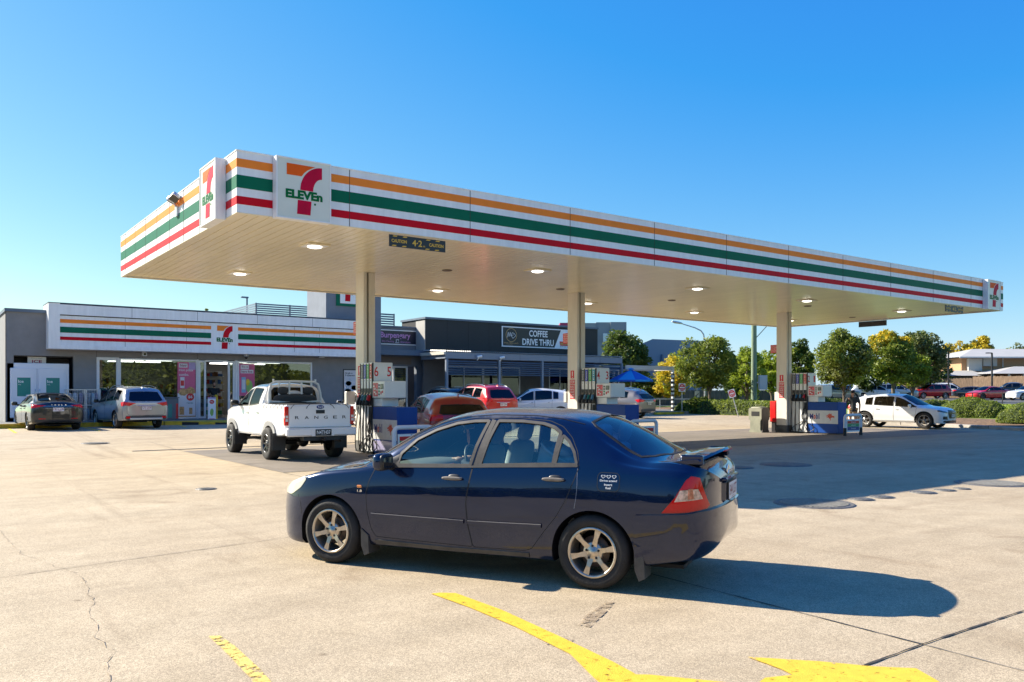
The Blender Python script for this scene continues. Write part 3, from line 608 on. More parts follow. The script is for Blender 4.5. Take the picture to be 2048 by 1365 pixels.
class Shell:
    def __init__(s, p):
        s.p = p
        for k in ('T', 'b', 'zb', 'zr', 'w', 'wr'): setattr(s, k, pchip(p[k]))
        s.xf, s.af, s.nf, s.mf, s.zf = p['front']; s.xr, s.ar, s.nr, s.mr, s.zrr = p['rear']
        # station parameter: arc length of several profiles, so steep places get more stations
        N = 1200; ks = []
        phis = [pi/2*i/120 for i in range(121)]
        xs = [s.xr+s.ar-s.ar*sin(a)**(2/max(s.nr, s.mr)) for a in phis][::-1]
        xm = [s.xr+s.ar+(s.xf-s.af-s.xr-s.ar)*i/600 for i in range(1, 600)]
        xe = [s.xf-s.af+s.af*sin(a)**(2/max(s.nf, s.mf)) for a in phis]
        X = []
        for x in xs+xm+xe:
            if not X or x > X[-1]+1e-9: X.append(x)
        S = [0.0]
        def key(x):
            T, b, zb, zr, w, wr = s.prof(x); return (x, T*.8, w*.8, zr*.5, b*.5)
        kp = key(X[0])
        for x in X[1:]:
            k = key(x); S.append(S[-1]+sqrt(sum((a-c)**2 for a, c in zip(k, kp)))); kp = k
        s.X = np.array(X); s.S = np.array(S); s.L = S[-1]; s.cache = {}
    def x_of(s, q): return float(np.interp(q, s.S, s.X))
    def s_of(s, x): return float(np.interp(x, s.X, s.S))
    def prof(s, x):
        T, b, zb, zr, w, wr = s.T(x), s.b(x), s.zb(x), s.zr(x), s.w(x), s.wr(x)
        fw = fv = 1.0; zc = 0
        if x > s.xf-s.af:
            k = min(1, (x-(s.xf-s.af))/s.af); fw = (1-k**s.nf)**(1/s.nf); fv = (1-k**s.mf)**(1/s.mf); zc = s.zf
        elif x < s.xr+s.ar:
            k = min(1, ((s.xr+s.ar)-x)/s.ar); fw = (1-k**s.nr)**(1/s.nr); fv = (1-k**s.mr)**(1/s.mr); zc = s.zrr
        w = max(.012, w*fw); wr = min(wr*(0.25+0.75*fw), w*.96)
        if fv < 1:
            fv = max(fv, .02); T, b, zb, zr = [zc+(q-zc)*fv for q in (T, b, zb, zr)]
        zb = min(zb, T-.01*fv); zr = min(max(zr, zb+.002), T-.004*fv)
        return T, b, zb, zr, w, wr
    def ctrl(s, q):
        q = round(q, 5)
        if q in s.cache: return s.cache[q]
        x = s.x_of(q); T, b, zb, zr, w, wr = s.prof(x); h = zb-b
        g = sm(.03, .22, zr-zb); bs = s.p.get('belt', .93); sl = s.p.get('sill', .93)
        wb = max(w*bs, wr+.004); cr = lambda y: zr+(T-zr)*(1-(y/wr)**2.1)
        P = [(0.0, b+.02*h), (w*(sl-.05), b), (w*(sl+.01), b+.05*h), (w*.985, b+.26*h), (w, b+.52*h), (w*.990, b+.76*h), (w*.968, b+.90*h), (wb+.004, zb-.0*h)]
        # greenhouse / bonnet edge
        gm = lambda t: (wb+(wr-wb)*t, zb+(zr-zb)*t)
        bow = .035*g
        P += [(gm(.42)[0]+bow, gm(.42)[1]), (gm(.84)[0]+bow*.6, gm(.84)[1]), (wr+.012*g+ (0 if g > .5 else 0), zr-.018*g)]
        y1 = wr*.94; P += [(y1, cr(y1)-.002), (wr*.78, cr(wr*.78)), (wr*.42, cr(wr*.42)), (0.0, T)]
        s.cache[q] = P; return P
    def yz(s, q, t):
        P = s.ctrl(q)
        if t <= 0: return P[0]
        if t >= 1: return P[-1]
        i = 0
        while TC[i+1] < t: i += 1
        h = TC[i+1]-TC[i]; u = (t-TC[i])/h; out = []
        for c in (0, 1):
            p1, p2 = P[i][c], P[i+1][c]
            def sl(a):
                if a == 0: return (P[1][c]-P[0][c])/(TC[1]-TC[0])
                if a == len(P)-1: return 0 if c else (P[-1][c]-P[-2][c])/(TC[-1]-TC[-2])
                d0 = (P[a][c]-P[a-1][c])/(TC[a]-TC[a-1]); d1 = (P[a+1][c]-P[a][c])/(TC[a+1]-TC[a])
                h0 = TC[a]-TC[a-1]; h1 = TC[a+1]-TC[a]
                m = (d0*h1+d1*h0)/(h0+h1)
                return 0 if d0*d1 <= 0 else max(-2.5*min(abs(d0), abs(d1)), min(2.5*min(abs(d0), abs(d1)), m))
            m1, m2 = sl(i)*h, sl(i+1)*h; u2 = u*u; u3 = u2*u
            out.append((2*u3-3*u2+1)*p1+(u3-2*u2+u)*m1+(-2*u3+3*u2)*p2+(u3-u2)*m2)
        return out
    def P3(s, q, t):
        q = min(max(q, 0), s.L); y, z = s.yz(q, t); return Vector((s.x_of(q), y, z))
    def nrm(s, q, t):
        e = .012; q0 = min(max(q, .004), s.L-.004)
        a = s.P3(min(q0+e, s.L), t)-s.P3(max(q0-e, 0), t); tt = min(max(t, .006), .994); b = s.P3(q0, min(1, tt+.006))-s.P3(q0, max(0, tt-.006))
        if t > .994: b = Vector((0, -1, 0))
        n = b.cross(a) if False else a.cross(b)
        if n.length < 1e-9: return Vector((1 if q > s.L/2 else -1, 0, 0))
        n.normalize(); c = s.P3(q0, t)
        ref = Vector((0, c.y, c.z-.55)) if .4 < q < s.L-.4 else Vector(((c.x)*.5, c.y, (c.z-.5)))
        if n.dot(ref) < 0: n = -n
        return n
    # inverse maps ------------------------------------------------
    def side(s, x, z):
        q = s.s_of(x); P = s.ctrl(q)
        if z <= P[1][1]: return (q, -.05 if z < P[1][1]-.01 else .09)
        lo, hi = .09, .685
        for _ in range(26):
            m = (lo+hi)/2
            if s.yz(q, m)[1] < z: lo = m
            else: hi = m
        return (q, (lo+hi)/2)
    def top(s, x, y):
        q = s.s_of(x)
        if y <= 0.0005: return (q, 1.0 if y > -.001 else 1.05)
        lo, hi = .66, 1.0
        for _ in range(26):
            m = (lo+hi)/2
            if s.yz(q, m)[0] > y: lo = m
            else: hi = m
        return (q, (lo+hi)/2)
    def end(s, y, z, front):
        def inside(q):
            T = [s.yz(q, i/24) for i in range(25)]
            b = s.ctrl(q)[1][1]
            if z < b or z > T[-1][1]: return False
            # half width at height z
            for i in range(24):
                z0, z1 = T[i][1], T[i+1][1]
                if z0 <= z <= z1 and z1 > z0: return y <= T[i][0]+(T[i+1][0]-T[i][0])*(z-z0)/(z1-z0)
            return False
        lo = s.s_of(0.9*(s.xf if front else s.xr)*.75); hi = s.L if front else 0.0
        n = 60; best = None; z_in = z
        for trial in range(25):
            for i in range(n+1):
                q = lo+(hi-lo)*i/n
                if inside(q): best = q
            if best is not None: break
            z = z+.015 if z_in < .75 else z-.015; y = y*.985
        best = lo if best is None else best
        a, b = best, best+(hi-lo)/n
        for _ in range(12):
            m = (a+b)/2
            if inside(m): a = m
            else: b = m
        q = min(max(a, 0), s.L)
        bt, bd = 0, 9
        for i in range(241):
            t = i/240; yy, zz_ = s.yz(q, t); d = (yy-y)**2+(zz_-z)**2
            if d < bd: bd = d; bt = t
        return (q, bt if y > .001 else (1.0 if bt > .6 else bt))
    def mp(s, kind, pts, dens=.06):
        out = []; n = len(pts)
        for i in range(n):
            a, b = pts[i], pts[(i+1) % n]; k = max(1, int(sqrt((a[0]-b[0])**2+(a[1]-b[1])**2)/dens))
            for j in range(k):
                c = (a[0]+(b[0]-a[0])*j/k, a[1]+(b[1]-a[1])*j/k)
                out.append(c if kind == 'raw' else s.side(*c) if kind == 's' else s.top(*c) if kind == 't' else s.end(c[0], c[1], kind == 'f'))
        return out
TSC = 1.6
def inpoly(p, poly):
    x, y = p; c = False; j = len(poly)-1
    for i in range(len(poly)):
        xi, yi = poly[i]; xj, yj = poly[j]
        if (yi > y) != (yj > y) and x < (xj-xi)*(y-yi)/(yj-yi)+xi: c = not c
        j = i
    return c
def rpoly(pts, r, n=4, closed=True):      # round the corners of a polygon
    out = []; N = len(pts)
    for i in range(N):
        p = Vector(pts[i]).to_2d(); a = Vector(pts[i-1]).to_2d(); b = Vector(pts[(i+1) % N]).to_2d()
        la, lb = (a-p).length, (b-p).length; rr = min(r, la*.45, lb*.45)
        p0 = p+(a-p)*rr/la; p1 = p+(b-p)*rr/lb
        for k in range(n+1):
            t = k/n; q = p0*(1-t)**2+p*2*t*(1-t)+p1*t*t; out.append((q.x, q.y))
    return out
def strip3(mb, P, N, w, h, mi=0, closed=True, side_off=0.0, lift=0.0):
    n = len(P); rows = []
    for i in range(n):
        a = P[(i-1) % n] if closed or i > 0 else P[i]; b = P[(i+1) % n] if closed or i < n-1 else P[i]
        d = (b-a); d = d.normalized() if d.length > 1e-9 else Vector((1, 0, 0)); nn = N[i]; sd = nn.cross(d).normalized(); c = P[i]+sd*side_off+nn*lift
        rows.append([c-sd*w/2-nn*.002, c-sd*w*.42+nn*h, c+sd*w*.42+nn*h, c+sd*w/2-nn*.002])
    vs = [p for r in rows for p in r]; m = n if closed else n-1
    fs = [(i*4+k, i*4+k+1, ((i+1) % n)*4+k+1, ((i+1) % n)*4+k) for i in range(m) for k in range(3)]
    mb.add(vs, fs, mi, False)
class Car:
    def __init__(s, name, label, cat, spec, paint, pos, heading, group=None, fine=False, z=None):
        s.sh = Shell(spec); s.spec = spec; s.fine = fine; s.paint = paint
        u, v = pos; s.T = thing(name, label, cat, (u, v, gz(u, v) if z is None else z), heading, group)
        s.regions = []; s.lines = []; s.objs = {}
    def surf(s, verts2, faces, name, m, parent, off=0.0, mirror='both', flip=False):
        # verts2: list of (q,t)
        P = []; N = []
        for q, t in verts2:
            n = s.sh.nrm(q, t); p = s.sh.P3(q, t)+n*off; P.append(p); N.append(n)
        objs = []
        def make(P, N, F, nm):
            me = bpy.data.meshes.new(nm); me.from_pydata([tuple(p) for p in P], [], F)
            for x in (m if isinstance(m, (list, tuple)) else [m]): me.materials.append(x)
            me.polygons.foreach_set('use_smooth', [True]*len(F)); me.update()
            me.normals_split_custom_set_from_vertices([tuple(n) for n in N])
            o = bpy.data.objects.new(nm, me); COL.objects.link(o); o.parent = parent; return o
        F = []
        for f in faces:
            a, b, c = P[f[0]], P[f[1]], P[f[2]]
            if (b-a).cross(c-a).length < 1e-10: continue
            F.append(tuple(f) if (b-a).cross(c-a).dot(N[f[0]]+N[f[1]]+N[f[2]]) > 0 else tuple(reversed(f)))
        PM = [Vector((p.x, -p.y, p.z)) for p in P]; NM = [Vector((n.x, -n.y, n.z)) for n in N]; FM = [tuple(reversed(f)) for f in F]
        if mirror == 'both':
            k = len(P); return [make(P+PM, N+NM, F+[tuple(i+k for i in f) for f in FM], name)]
        if mirror == 'pair': return [make(P, N, F, name), make(PM, NM, FM, name)]
        if mirror == 'L': return [make(P, N, F, name)]
        return [make(PM, NM, FM, name)]
    def build(s, regs, lines=(), nq=None, nt=None):
        """regs: list of dict(name, kind, pts, mat, mode('both'|'pair'), off, hole, border)"""
        sh = s.sh; nq = nq or (110 if s.fine else 60); nt_ = nt or (44 if s.fine else 26)
        polys = []
        for r in regs:
            q = r['p'] if r['k'] == 'raw' else sh.mp(r['k'], r['p'], .045 if s.fine else .09); r['q'] = q; polys.append([(a, b*TSC) for a, b in q])
        V = []; E = []
        for i in range(nq+1):
            for j in range(nt_+1): V.append(Vector((sh.L*i/nq, TSC*j/nt_)))
        m = nt_+1
        for i in range(nq): E += [(i*m, (i+1)*m), (i*m+nt_, (i+1)*m+nt_)]
        for j in range(nt_): E += [(j, j+1), (nq*m+j, nq*m+j+1)]
        for t in (TB, TR):      # keep belt and rail lines crisp
            base = len(V); V += [Vector((sh.L*i/nq, TSC*t)) for i in range(nq+1)]; E += [(base+i, base+i+1) for i in range(nq)]
        for pl in polys:
            base = len(V); n = len(pl); V += [Vector(p) for p in pl]; E += [(base+i, base+(i+1) % n) for i in range(n)]
        vo, eo, fo, _, _, _ = delaunay_2d_cdt(V, E, [], 0, 1e-5)
        groups = {i: [] for i in range(-1, len(regs))}
        bbs = [(min(p[0] for p in pl), max(p[0] for p in pl), min(p[1] for p in pl), max(p[1] for p in pl)) for pl in polys]
        for f in fo:
            c = ((vo[f[0]][0]+vo[f[1]][0]+vo[f[2]][0])/3, (vo[f[0]][1]+vo[f[1]][1]+vo[f[2]][1])/3)
            if not (0 <= c[1] <= TSC and 0 <= c[0] <= sh.L): continue
            g = -1
            for i, pl in enumerate(polys):
                bb = bbs[i]
                if bb[0] <= c[0] <= bb[1] and bb[2] <= c[1] <= bb[3] and inpoly(c, pl): g = i; break
            groups[g].append(f)
        def sub(fs):
            idx = {}; vv = []; ff = []
            for f in fs:
                g = []
                for i in f:
                    if i not in idx: idx[i] = len(vv); vv.append((vo[i][0], min(1, max(0, vo[i][1]/TSC))))
                    g.append(idx[i])
                ff.append(g)
            return vv, ff
        vv, ff = sub(groups[-1]); body = s.surf(vv, ff, 'body', s.paint, s.T)[0]; s.body = body; made = {}
        for i, r in enumerate(regs):
            if r.get('hole'): s.arch(r); continue
            if not groups[i]: continue
            vv, ff = sub(groups[i]); par = r.get('parent'); mode = r.get('mode', 'both')
            if mode == 'pair':
                parents = made.get(par, [s.T, s.T]) if par else [s.T, s.T]
                o1 = s.surf(vv, ff, r['name'], r['mat'], parents[0], r.get('off', 0), 'L')[0]
                o2 = s.surf(vv, ff, r['name'], r['mat'], parents[1], r.get('off', 0), 'R')[0]
                made[r['id'] if 'id' in r else r['name']] = [o1, o2]
            else:
                o = s.surf(vv, ff, r['name'], r['mat'], s.T, r.get('off', 0), 'both')[0]; made[r.get('id', r['name'])] = [o, o]
            bw = r.get('border')
            if bw:
                Q = r['q']; P = [sh.P3(a, min(1, b)) for a, b in Q]; N = [sh.nrm(a, min(1, b)) for a, b in Q]
                open_ = mode == 'both'
                if open_:      # polygon touches the centre line: leave that side open
                    keep = [k for k in range(len(P)) if P[k].y > .004]; 
                    ks = [k for k in range(len(P)) if P[k].y <= .004]
                    st = (max(ks)+1) % len(P) if ks and 0 not in ks else (min(keep) if keep else 0)
                    ordr = [(st+j) % len(P) for j in range(len(P))]; ordr = [k for k in ordr if P[k].y > .004]
                    P2 = [P[k] for k in ordr]; N2 = [N[k] for k in ordr]
                else: P2, N2 = P, N
                tgt = made[r.get('id', r['name'])]
                if len(P2) > 2:
                    for sgn, par_ in ((1, tgt[0]), (-1, tgt[1])):
                        mb = MB(); strip3(mb, [Vector((p.x, sgn*p.y, p.z)) for p in P2], [Vector((n.x, sgn*n.y, n.z)) for n in N2], bw, r.get('bh', .004), 0, not open_)
                        mb.build(r.get('bname', 'window_frame'), r.get('bmat', M_dark), par_)
        for ln in lines: s.gap(*ln)
        s.made = made; return s
    def curve(s, kind, pts, dens=.05, closed=False):
        q = s.sh.mp(kind, pts, dens)
        if not closed:
            a = pts[-1]; last = s.sh.side(*a) if kind == 's' else s.sh.top(*a) if kind == 't' else s.sh.end(a[0], a[1], kind == 'f')
            # mp closes the loop: cut the closing segment
            n = 0
            for i in range(len(pts)-1):
                n += max(1, int(sqrt((pts[i][0]-pts[i+1][0])**2+(pts[i][1]-pts[i+1][1])**2)/dens))
            q = q[:n]+[last]
        return [s.sh.P3(a, min(1, max(0, b))) for a, b in q], [s.sh.nrm(a, min(1, max(0, b))) for a, b in q]
    def gap(s, kind, pts, w=.007, m=None, name='panel_gap', h=.0012, sides=(1, -1), closed=False, lift=0.0, parent=None):
        P, N = s.curve(kind, pts, .05, closed); o = None
        for sg in sides:
            mb = MB(); strip3(mb, [Vector((p.x, sg*p.y, p.z)) for p in P], [Vector((n.x, sg*n.y, n.z)) for n in N], w, h, 0, closed, 0, lift)
            o = mb.build(name, m or M_dark, parent or s.T)
        return o
    def arch(s, r):
        Q = [(a, b) for a, b in r['q'] if b >= 0]; 
        # reorder so that the open bottom is at the ends
        full = r['q']; n = len(full); st = 0
        for i in range(n):
            if full[i][1] < 0 and full[(i+1) % n][1] >= 0: st = (i+1) % n
        seq = [full[(st+i) % n] for i in range(n)]; seq = [q for q in seq if q[1] >= 0]
        P = [s.sh.P3(*q) for q in seq]; N = [s.sh.nrm(*q) for q in seq]
        cx = r['c'][0]; cz = r['c'][1]
        for sg in (1, -1):
            vs = []; fs = []; mb = MB()
            for p in P: vs += [Vector((p.x, sg*(p.y-.003), p.z)), Vector((cx+(p.x-cx)*1.04, sg*(p.y-.05), cz+(p.z-cz)*1.05)), Vector((cx+(p.x-cx)*1.04, sg*max(.3, p.y-.36), cz+(p.z-cz)*1.05))]
            k = len(P); fs = [(i*3+j, i*3+j+1, (i+1)*3+j+1, (i+1)*3+j) for i in range(k-1) for j in range(2)]
            c = len(vs); vs.append(Vector((cx, sg*(min(p.y for p in P)-.33), cz-.1)))
            fs += [(i*3+2, (i+1)*3+2, c) for i in range(k-1)]
            mb.add(vs, fs, 0); mb.build('wheel_arch', M_black, s.T)
            if r.get('flare'):
                fm, fw, fh = r['flare']; mb = MB()
                strip3(mb, [Vector((p.x, sg*p.y, p.z)) for p in P], [Vector((q.x, sg*q.y, q.z)) for q in N], fw, fh, 0, False, r.get('fo', 0)*sg); mb.build('arch_flare', fm, s.T)
    def wheels(s, xs, R, yo, w, rim, rr, sp=6, style='spoke', rimmat=None, z=None, disc=True):
        T = M_tyre
        for x in xs:
            for sg in (1, -1):
                we = bpy.data.objects.new('wheel', None); COL.objects.link(we); we.parent = s.T; we.location = (x, sg*yo, R if z is None else z); we.empty_display_size = .1
                M = Matrix.Rotation(0 if sg > 0 else pi, 4, 'Z')
                mb = MB(); n = 48 if s.fine else 28
                mb.lathe([(rr+.0, -.015), (rr+.012, .004), (rr+.03, .006), ((R+rr)/2, .012), (R-.03, .004), (R-.012, -.012), (R, -.035), (R, -w*.5), (R, -w+.035), (R-.012, -w+.012), (rr, -w)], n, 0, M, 'Y')
                if s.fine:
                    for k in range(3):
                        mb.lathe([(R+.0006, -w*(.3+.2*k)-.004), (R+.0006, -w*(.3+.2*k)+.004)], n, 1, M, 'Y')
                mb.build('tyre', [T, M_black], we)
                mb = MB(); rm = rimmat or M_rim
                mb.lathe([(rr+.004, .002), (rr-.004, .010), (rr-.016, .006), (rr-.022, -.02), (rr-.03, -.10), (rr-.03, -w+.01)], n, 0, M, 'Y')
                hub = .085 if style != 'steel' else .1
                def spoke(a, wa, wb, r0, r1, yi, yo_):
                    c, q = cos(a), sin(a); vs = []
                    for r_, ww, yy in ((r0, wa, yi), (r0+(r1-r0)*.5, (wa*.34+wb*.34), (yi+yo_)/2+.006), (r1, wb, yo_)):
                        for d in (-1, 1):
                            for e, k in ((0, 1), (-.028, .8)): vs.append(M @ Vector((c*r_-q*ww*d*k, yy+e, q*r_+c*ww*d*k)))
                    F = []
                    for k in (0, 4): F += [(k, k+2, k+6, k+4), (k+1, k+5, k+7, k+3), (k, k+4, k+5, k+1), (k+2, k+3, k+7, k+6)]
                    mb.add(vs, F, 0)
                if style == 'double':
                    for k in range(sp):
                        for dd in (-.13, .13): spoke(2*pi*k/sp+dd+.3, .014, .016, hub*.6, rr-.012, -.022, -.004)
                elif style == 'mesh':
                    for k in range(sp): spoke(2*pi*k/sp, .02, .02, hub*.6, rr-.012, -.03, -.006)
                else:
                    for k in range(sp): spoke(2*pi*k/sp+.28+pi/2, .024, .027, hub*.55, rr-.012, -.018, -.002)
                mb.lathe([(0, -.012), (.028, -.012), (.03, -.016), (hub*.9, -.018), (hub, -.026), (hub, -.05)], 24, 0, M, 'Y')
                if s.fine:
                    for k in range(5):
                        a = 2*pi*k/5+.3; mb.lathe([(0, -.010), (.010, -.012), (.011, -.02)], 10, 1, M @ Matrix.Translation((.055*cos(a), 0, .055*sin(a))), 'Y')
                mb.build('rim', [rm, M_dark], we)
                if disc:
                    mb = MB(); mb.lathe([(0, -.075), (rr*.62, -.075), (rr*.64, -.085), (rr*.62, -.10), (0, -.10)], 28, 0, M, 'Y'); mb.build('brake_disc', mat('disc_rust', (.12, .085, .065), .5, .6), we)
                mb = MB(); mb.cyl(M @ Vector((0, -.1, 0)), M @ Vector((0, -.75, 0)), .04, 8); mb.build('axle', M_black, we)
    def underside(s, x0, x1, z, w=.62):
        mb = MB(); mb.box(x0, x1, -w, w, z, z+.03); mb.box(x0+.3, x1-.3, -.2, .2, z-.05, z-.002); mb.build('underbody', M_black, s.T)
    def interior(s, floor, seats, dash=None, trim=None, back=None):
        tm = trim or mat('cabin_trim', (.045, .047, .05), .8)
        for (x, y, z, w) in seats:
            mb = MB(); mb.sup((x, y, z), (.26, w, .09), (4, 3)); M = Matrix.Translation((x-.27, y, z+.05)) @ Matrix.Rotation(radians(-14), 4, 'Y'); mb.sup((0, 0, .30), (.085, w, .31), (3, 5), M=M)
            for yy in ([0] if w < .35 else [-.33, .33]): mb.sup((0, yy, .70), (.05, .14, .095), (3, 3), (12, 8), M=M); mb.cyl(M @ Vector((0, yy-.05, .55)), M @ Vector((0, yy-.05, .66)), .006, 6); mb.cyl(M @ Vector((0, yy+.05, .55)), M @ Vector((0, yy+.05, .66)), .006, 6)
            mb.build('seat', tm, s.T)
        mb = MB(); mb.box(floor[0], floor[1], -.66, .66, floor[2], floor[2]+.03); mb.build('cabin_floor', M_black, s.T)
        if dash:
            x, z = dash; mb = MB(); mb.sup((x, 0, z), (.28, .66, .13), (4, 3)); 
            mb.build('dashboard', mat('dash_grey', (.13, .135, .125), .7), s.T)
            mb = MB(); M = Matrix.Translation((x-.36, -.36, z+.08)) @ Matrix.Rotation(radians(-66), 4, 'Y')
            R = .185; pts = [M @ Vector((R*cos(k*pi/14), R*sin(k*pi/14), 0)) for k in range(29)]
            mb.tube(pts, .014, 8); mb.sup((0, 0, -.02), (.06, .07, .02), (2.5, 2.5), (12, 8), M=M); mb.tube([M @ Vector((0, R, 0)), M @ Vector((0, -R, 0))], .012, 6); mb.tube([M @ Vector((0, 0, 0)), M @ Vector((0, 0, -.25))], .03, 8)
            mb.build('steering_wheel', mat('wheel_grey', (.05, .05, .052), .5), s.T)
    def mirror(s, x, y, z, m, sc=1.0, sides=(1, -1)):
        for sg in sides:
            mb = MB(); mb.sup((x, sg*(y+.11), z), (.055*sc, .105*sc, .078*sc), (3.2, 3.2), (18, 10), 0)
            mb.sup((x-.042*sc, sg*(y+.112), z), (.020, .094*sc, .069*sc), (4, 4), (14, 8), 1); mb.sup((x-.058*sc, sg*(y+.115), z), (.006, .080*sc, .055*sc), (4, 4), (14, 8), 2)
            mb.tube([(x+.01, sg*(y-.06), z-.055), (x+.005, sg*(y+.03), z-.045)], [.04, .028], 8, 1)
            mb.build('wing_mirror', [m, M_dark, M_blackglass], s.T)
    def handle(s, x, z, ln, m, sides=(1, -1), bowl=True):
        q, t = s.sh.side(x, z); p = s.sh.P3(q, t); n = s.sh.nrm(q, t)
        for sg in sides:
            mb = MB(); y = sg*(p.y+.022)
            mb.sup((x, y, z), (ln/2, .013, .0165), (5, 2.6), (18, 8), 0)
            for e in (-.42, .42): mb.cyl((x+ln*e, sg*(p.y-.01), z), (x+ln*e, y, z), .011, 8)
            if bowl: mb.sup((x-.01, sg*(p.y-.012), z), (ln*.34, .016, .036), (2.4, 2.4), (16, 8), 1)
            mb.build('door_handle', [m, M_dark], s.T)
    def plate(s, x, z, text, bg, fg, w=.372, h=.135, y=0, tilt=0, face=-1, lean=0):
        mb = MB(); M = Matrix.Translation((x, y, z)) @ Matrix.Rotation(lean, 4, 'Y')
        mb.box(min(0, face*.012), max(0, face*.012), -w/2-.01, w/2+.01, -h/2-.008, h/2+.008, 2, M); mb.box(min(face*.012, face*.015), max(face*.012, face*.015), -w/2, w/2, -h/2, h/2, 0, M)
        fit_text(mb, text, lambda a, b, d: M @ Vector((face*.0165, face*a, b)), -w*.45, w*.45, -h*.30, h*.36, 1, .012)
        if h > .12: fit_text(mb, 'QUEENSLAND', lambda a, b, d: M @ Vector((face*.0165, face*a, b)), -w*.2, w*.2, -h*.45, -h*.36, 1, .0)
        mb.build('number_plate', [bg, fg, M_dark], s.T)
    def shape(s, name, mb, m, parent=None): return mb.build(name, m, parent or s.T)
M_tyre = mat('tyre_rubber', (.022, .020, .018), .8, var=.35, vscale=9, bump=.3, bscale=90)
M_rim = mat('alloy_silver', (.52, .49, .44), .32, .75, var=.15, vscale=12)
M_rimdark = mat('alloy_dark', (.10, .10, .10), .3, .7)
M_plate = mat('plate_white', (.72, .70, .70), .4); M_maroon = mat('plate_maroon', (.25, .01, .05), .4)
def paintmat(name, col, metal=.0, rough=.35, dust=None, var=.0):
    m = mat(name, col, rough, metal, spec=.5, coat=1.0, coatr=.02, var=var, vscale=14, detail=5); return m
M_lampred = mat('tail_lamp_red', (.60, .002, .003), .25, spec=.15, coat=.7); M_lampor = mat('lamp_amber', (.75, .25, .05), .15, coat=1.0); M_lampcl = mat('lamp_clear', (.62, .60, .56), .12, coat=1.0)
G_clear = glassmat('car_glass_clear', (.82, .95, .92), .85, 0, .09); G_tint = glassmat('car_glass_tinted', (.05, .06, .065), .36); G_mid = glassmat('car_glass_green', (.20, .27, .26), .60)
def circ(cx, cz, R, n=30, zlow=None):
    zl = -.1 if zlow is None else zlow
    pts = [(cx+R*cos(pi*i/n), cz+R*sin(pi*i/n)) for i in range(n+1)]
    return pts+[(cx-R*1.0, zl), (cx+R*1.0, zl)]
def archreg(cx, cz, R, **k): return dict(name='arch', k='s', p=circ(cx, cz, R), hole=True, c=(cx, cz), **k)
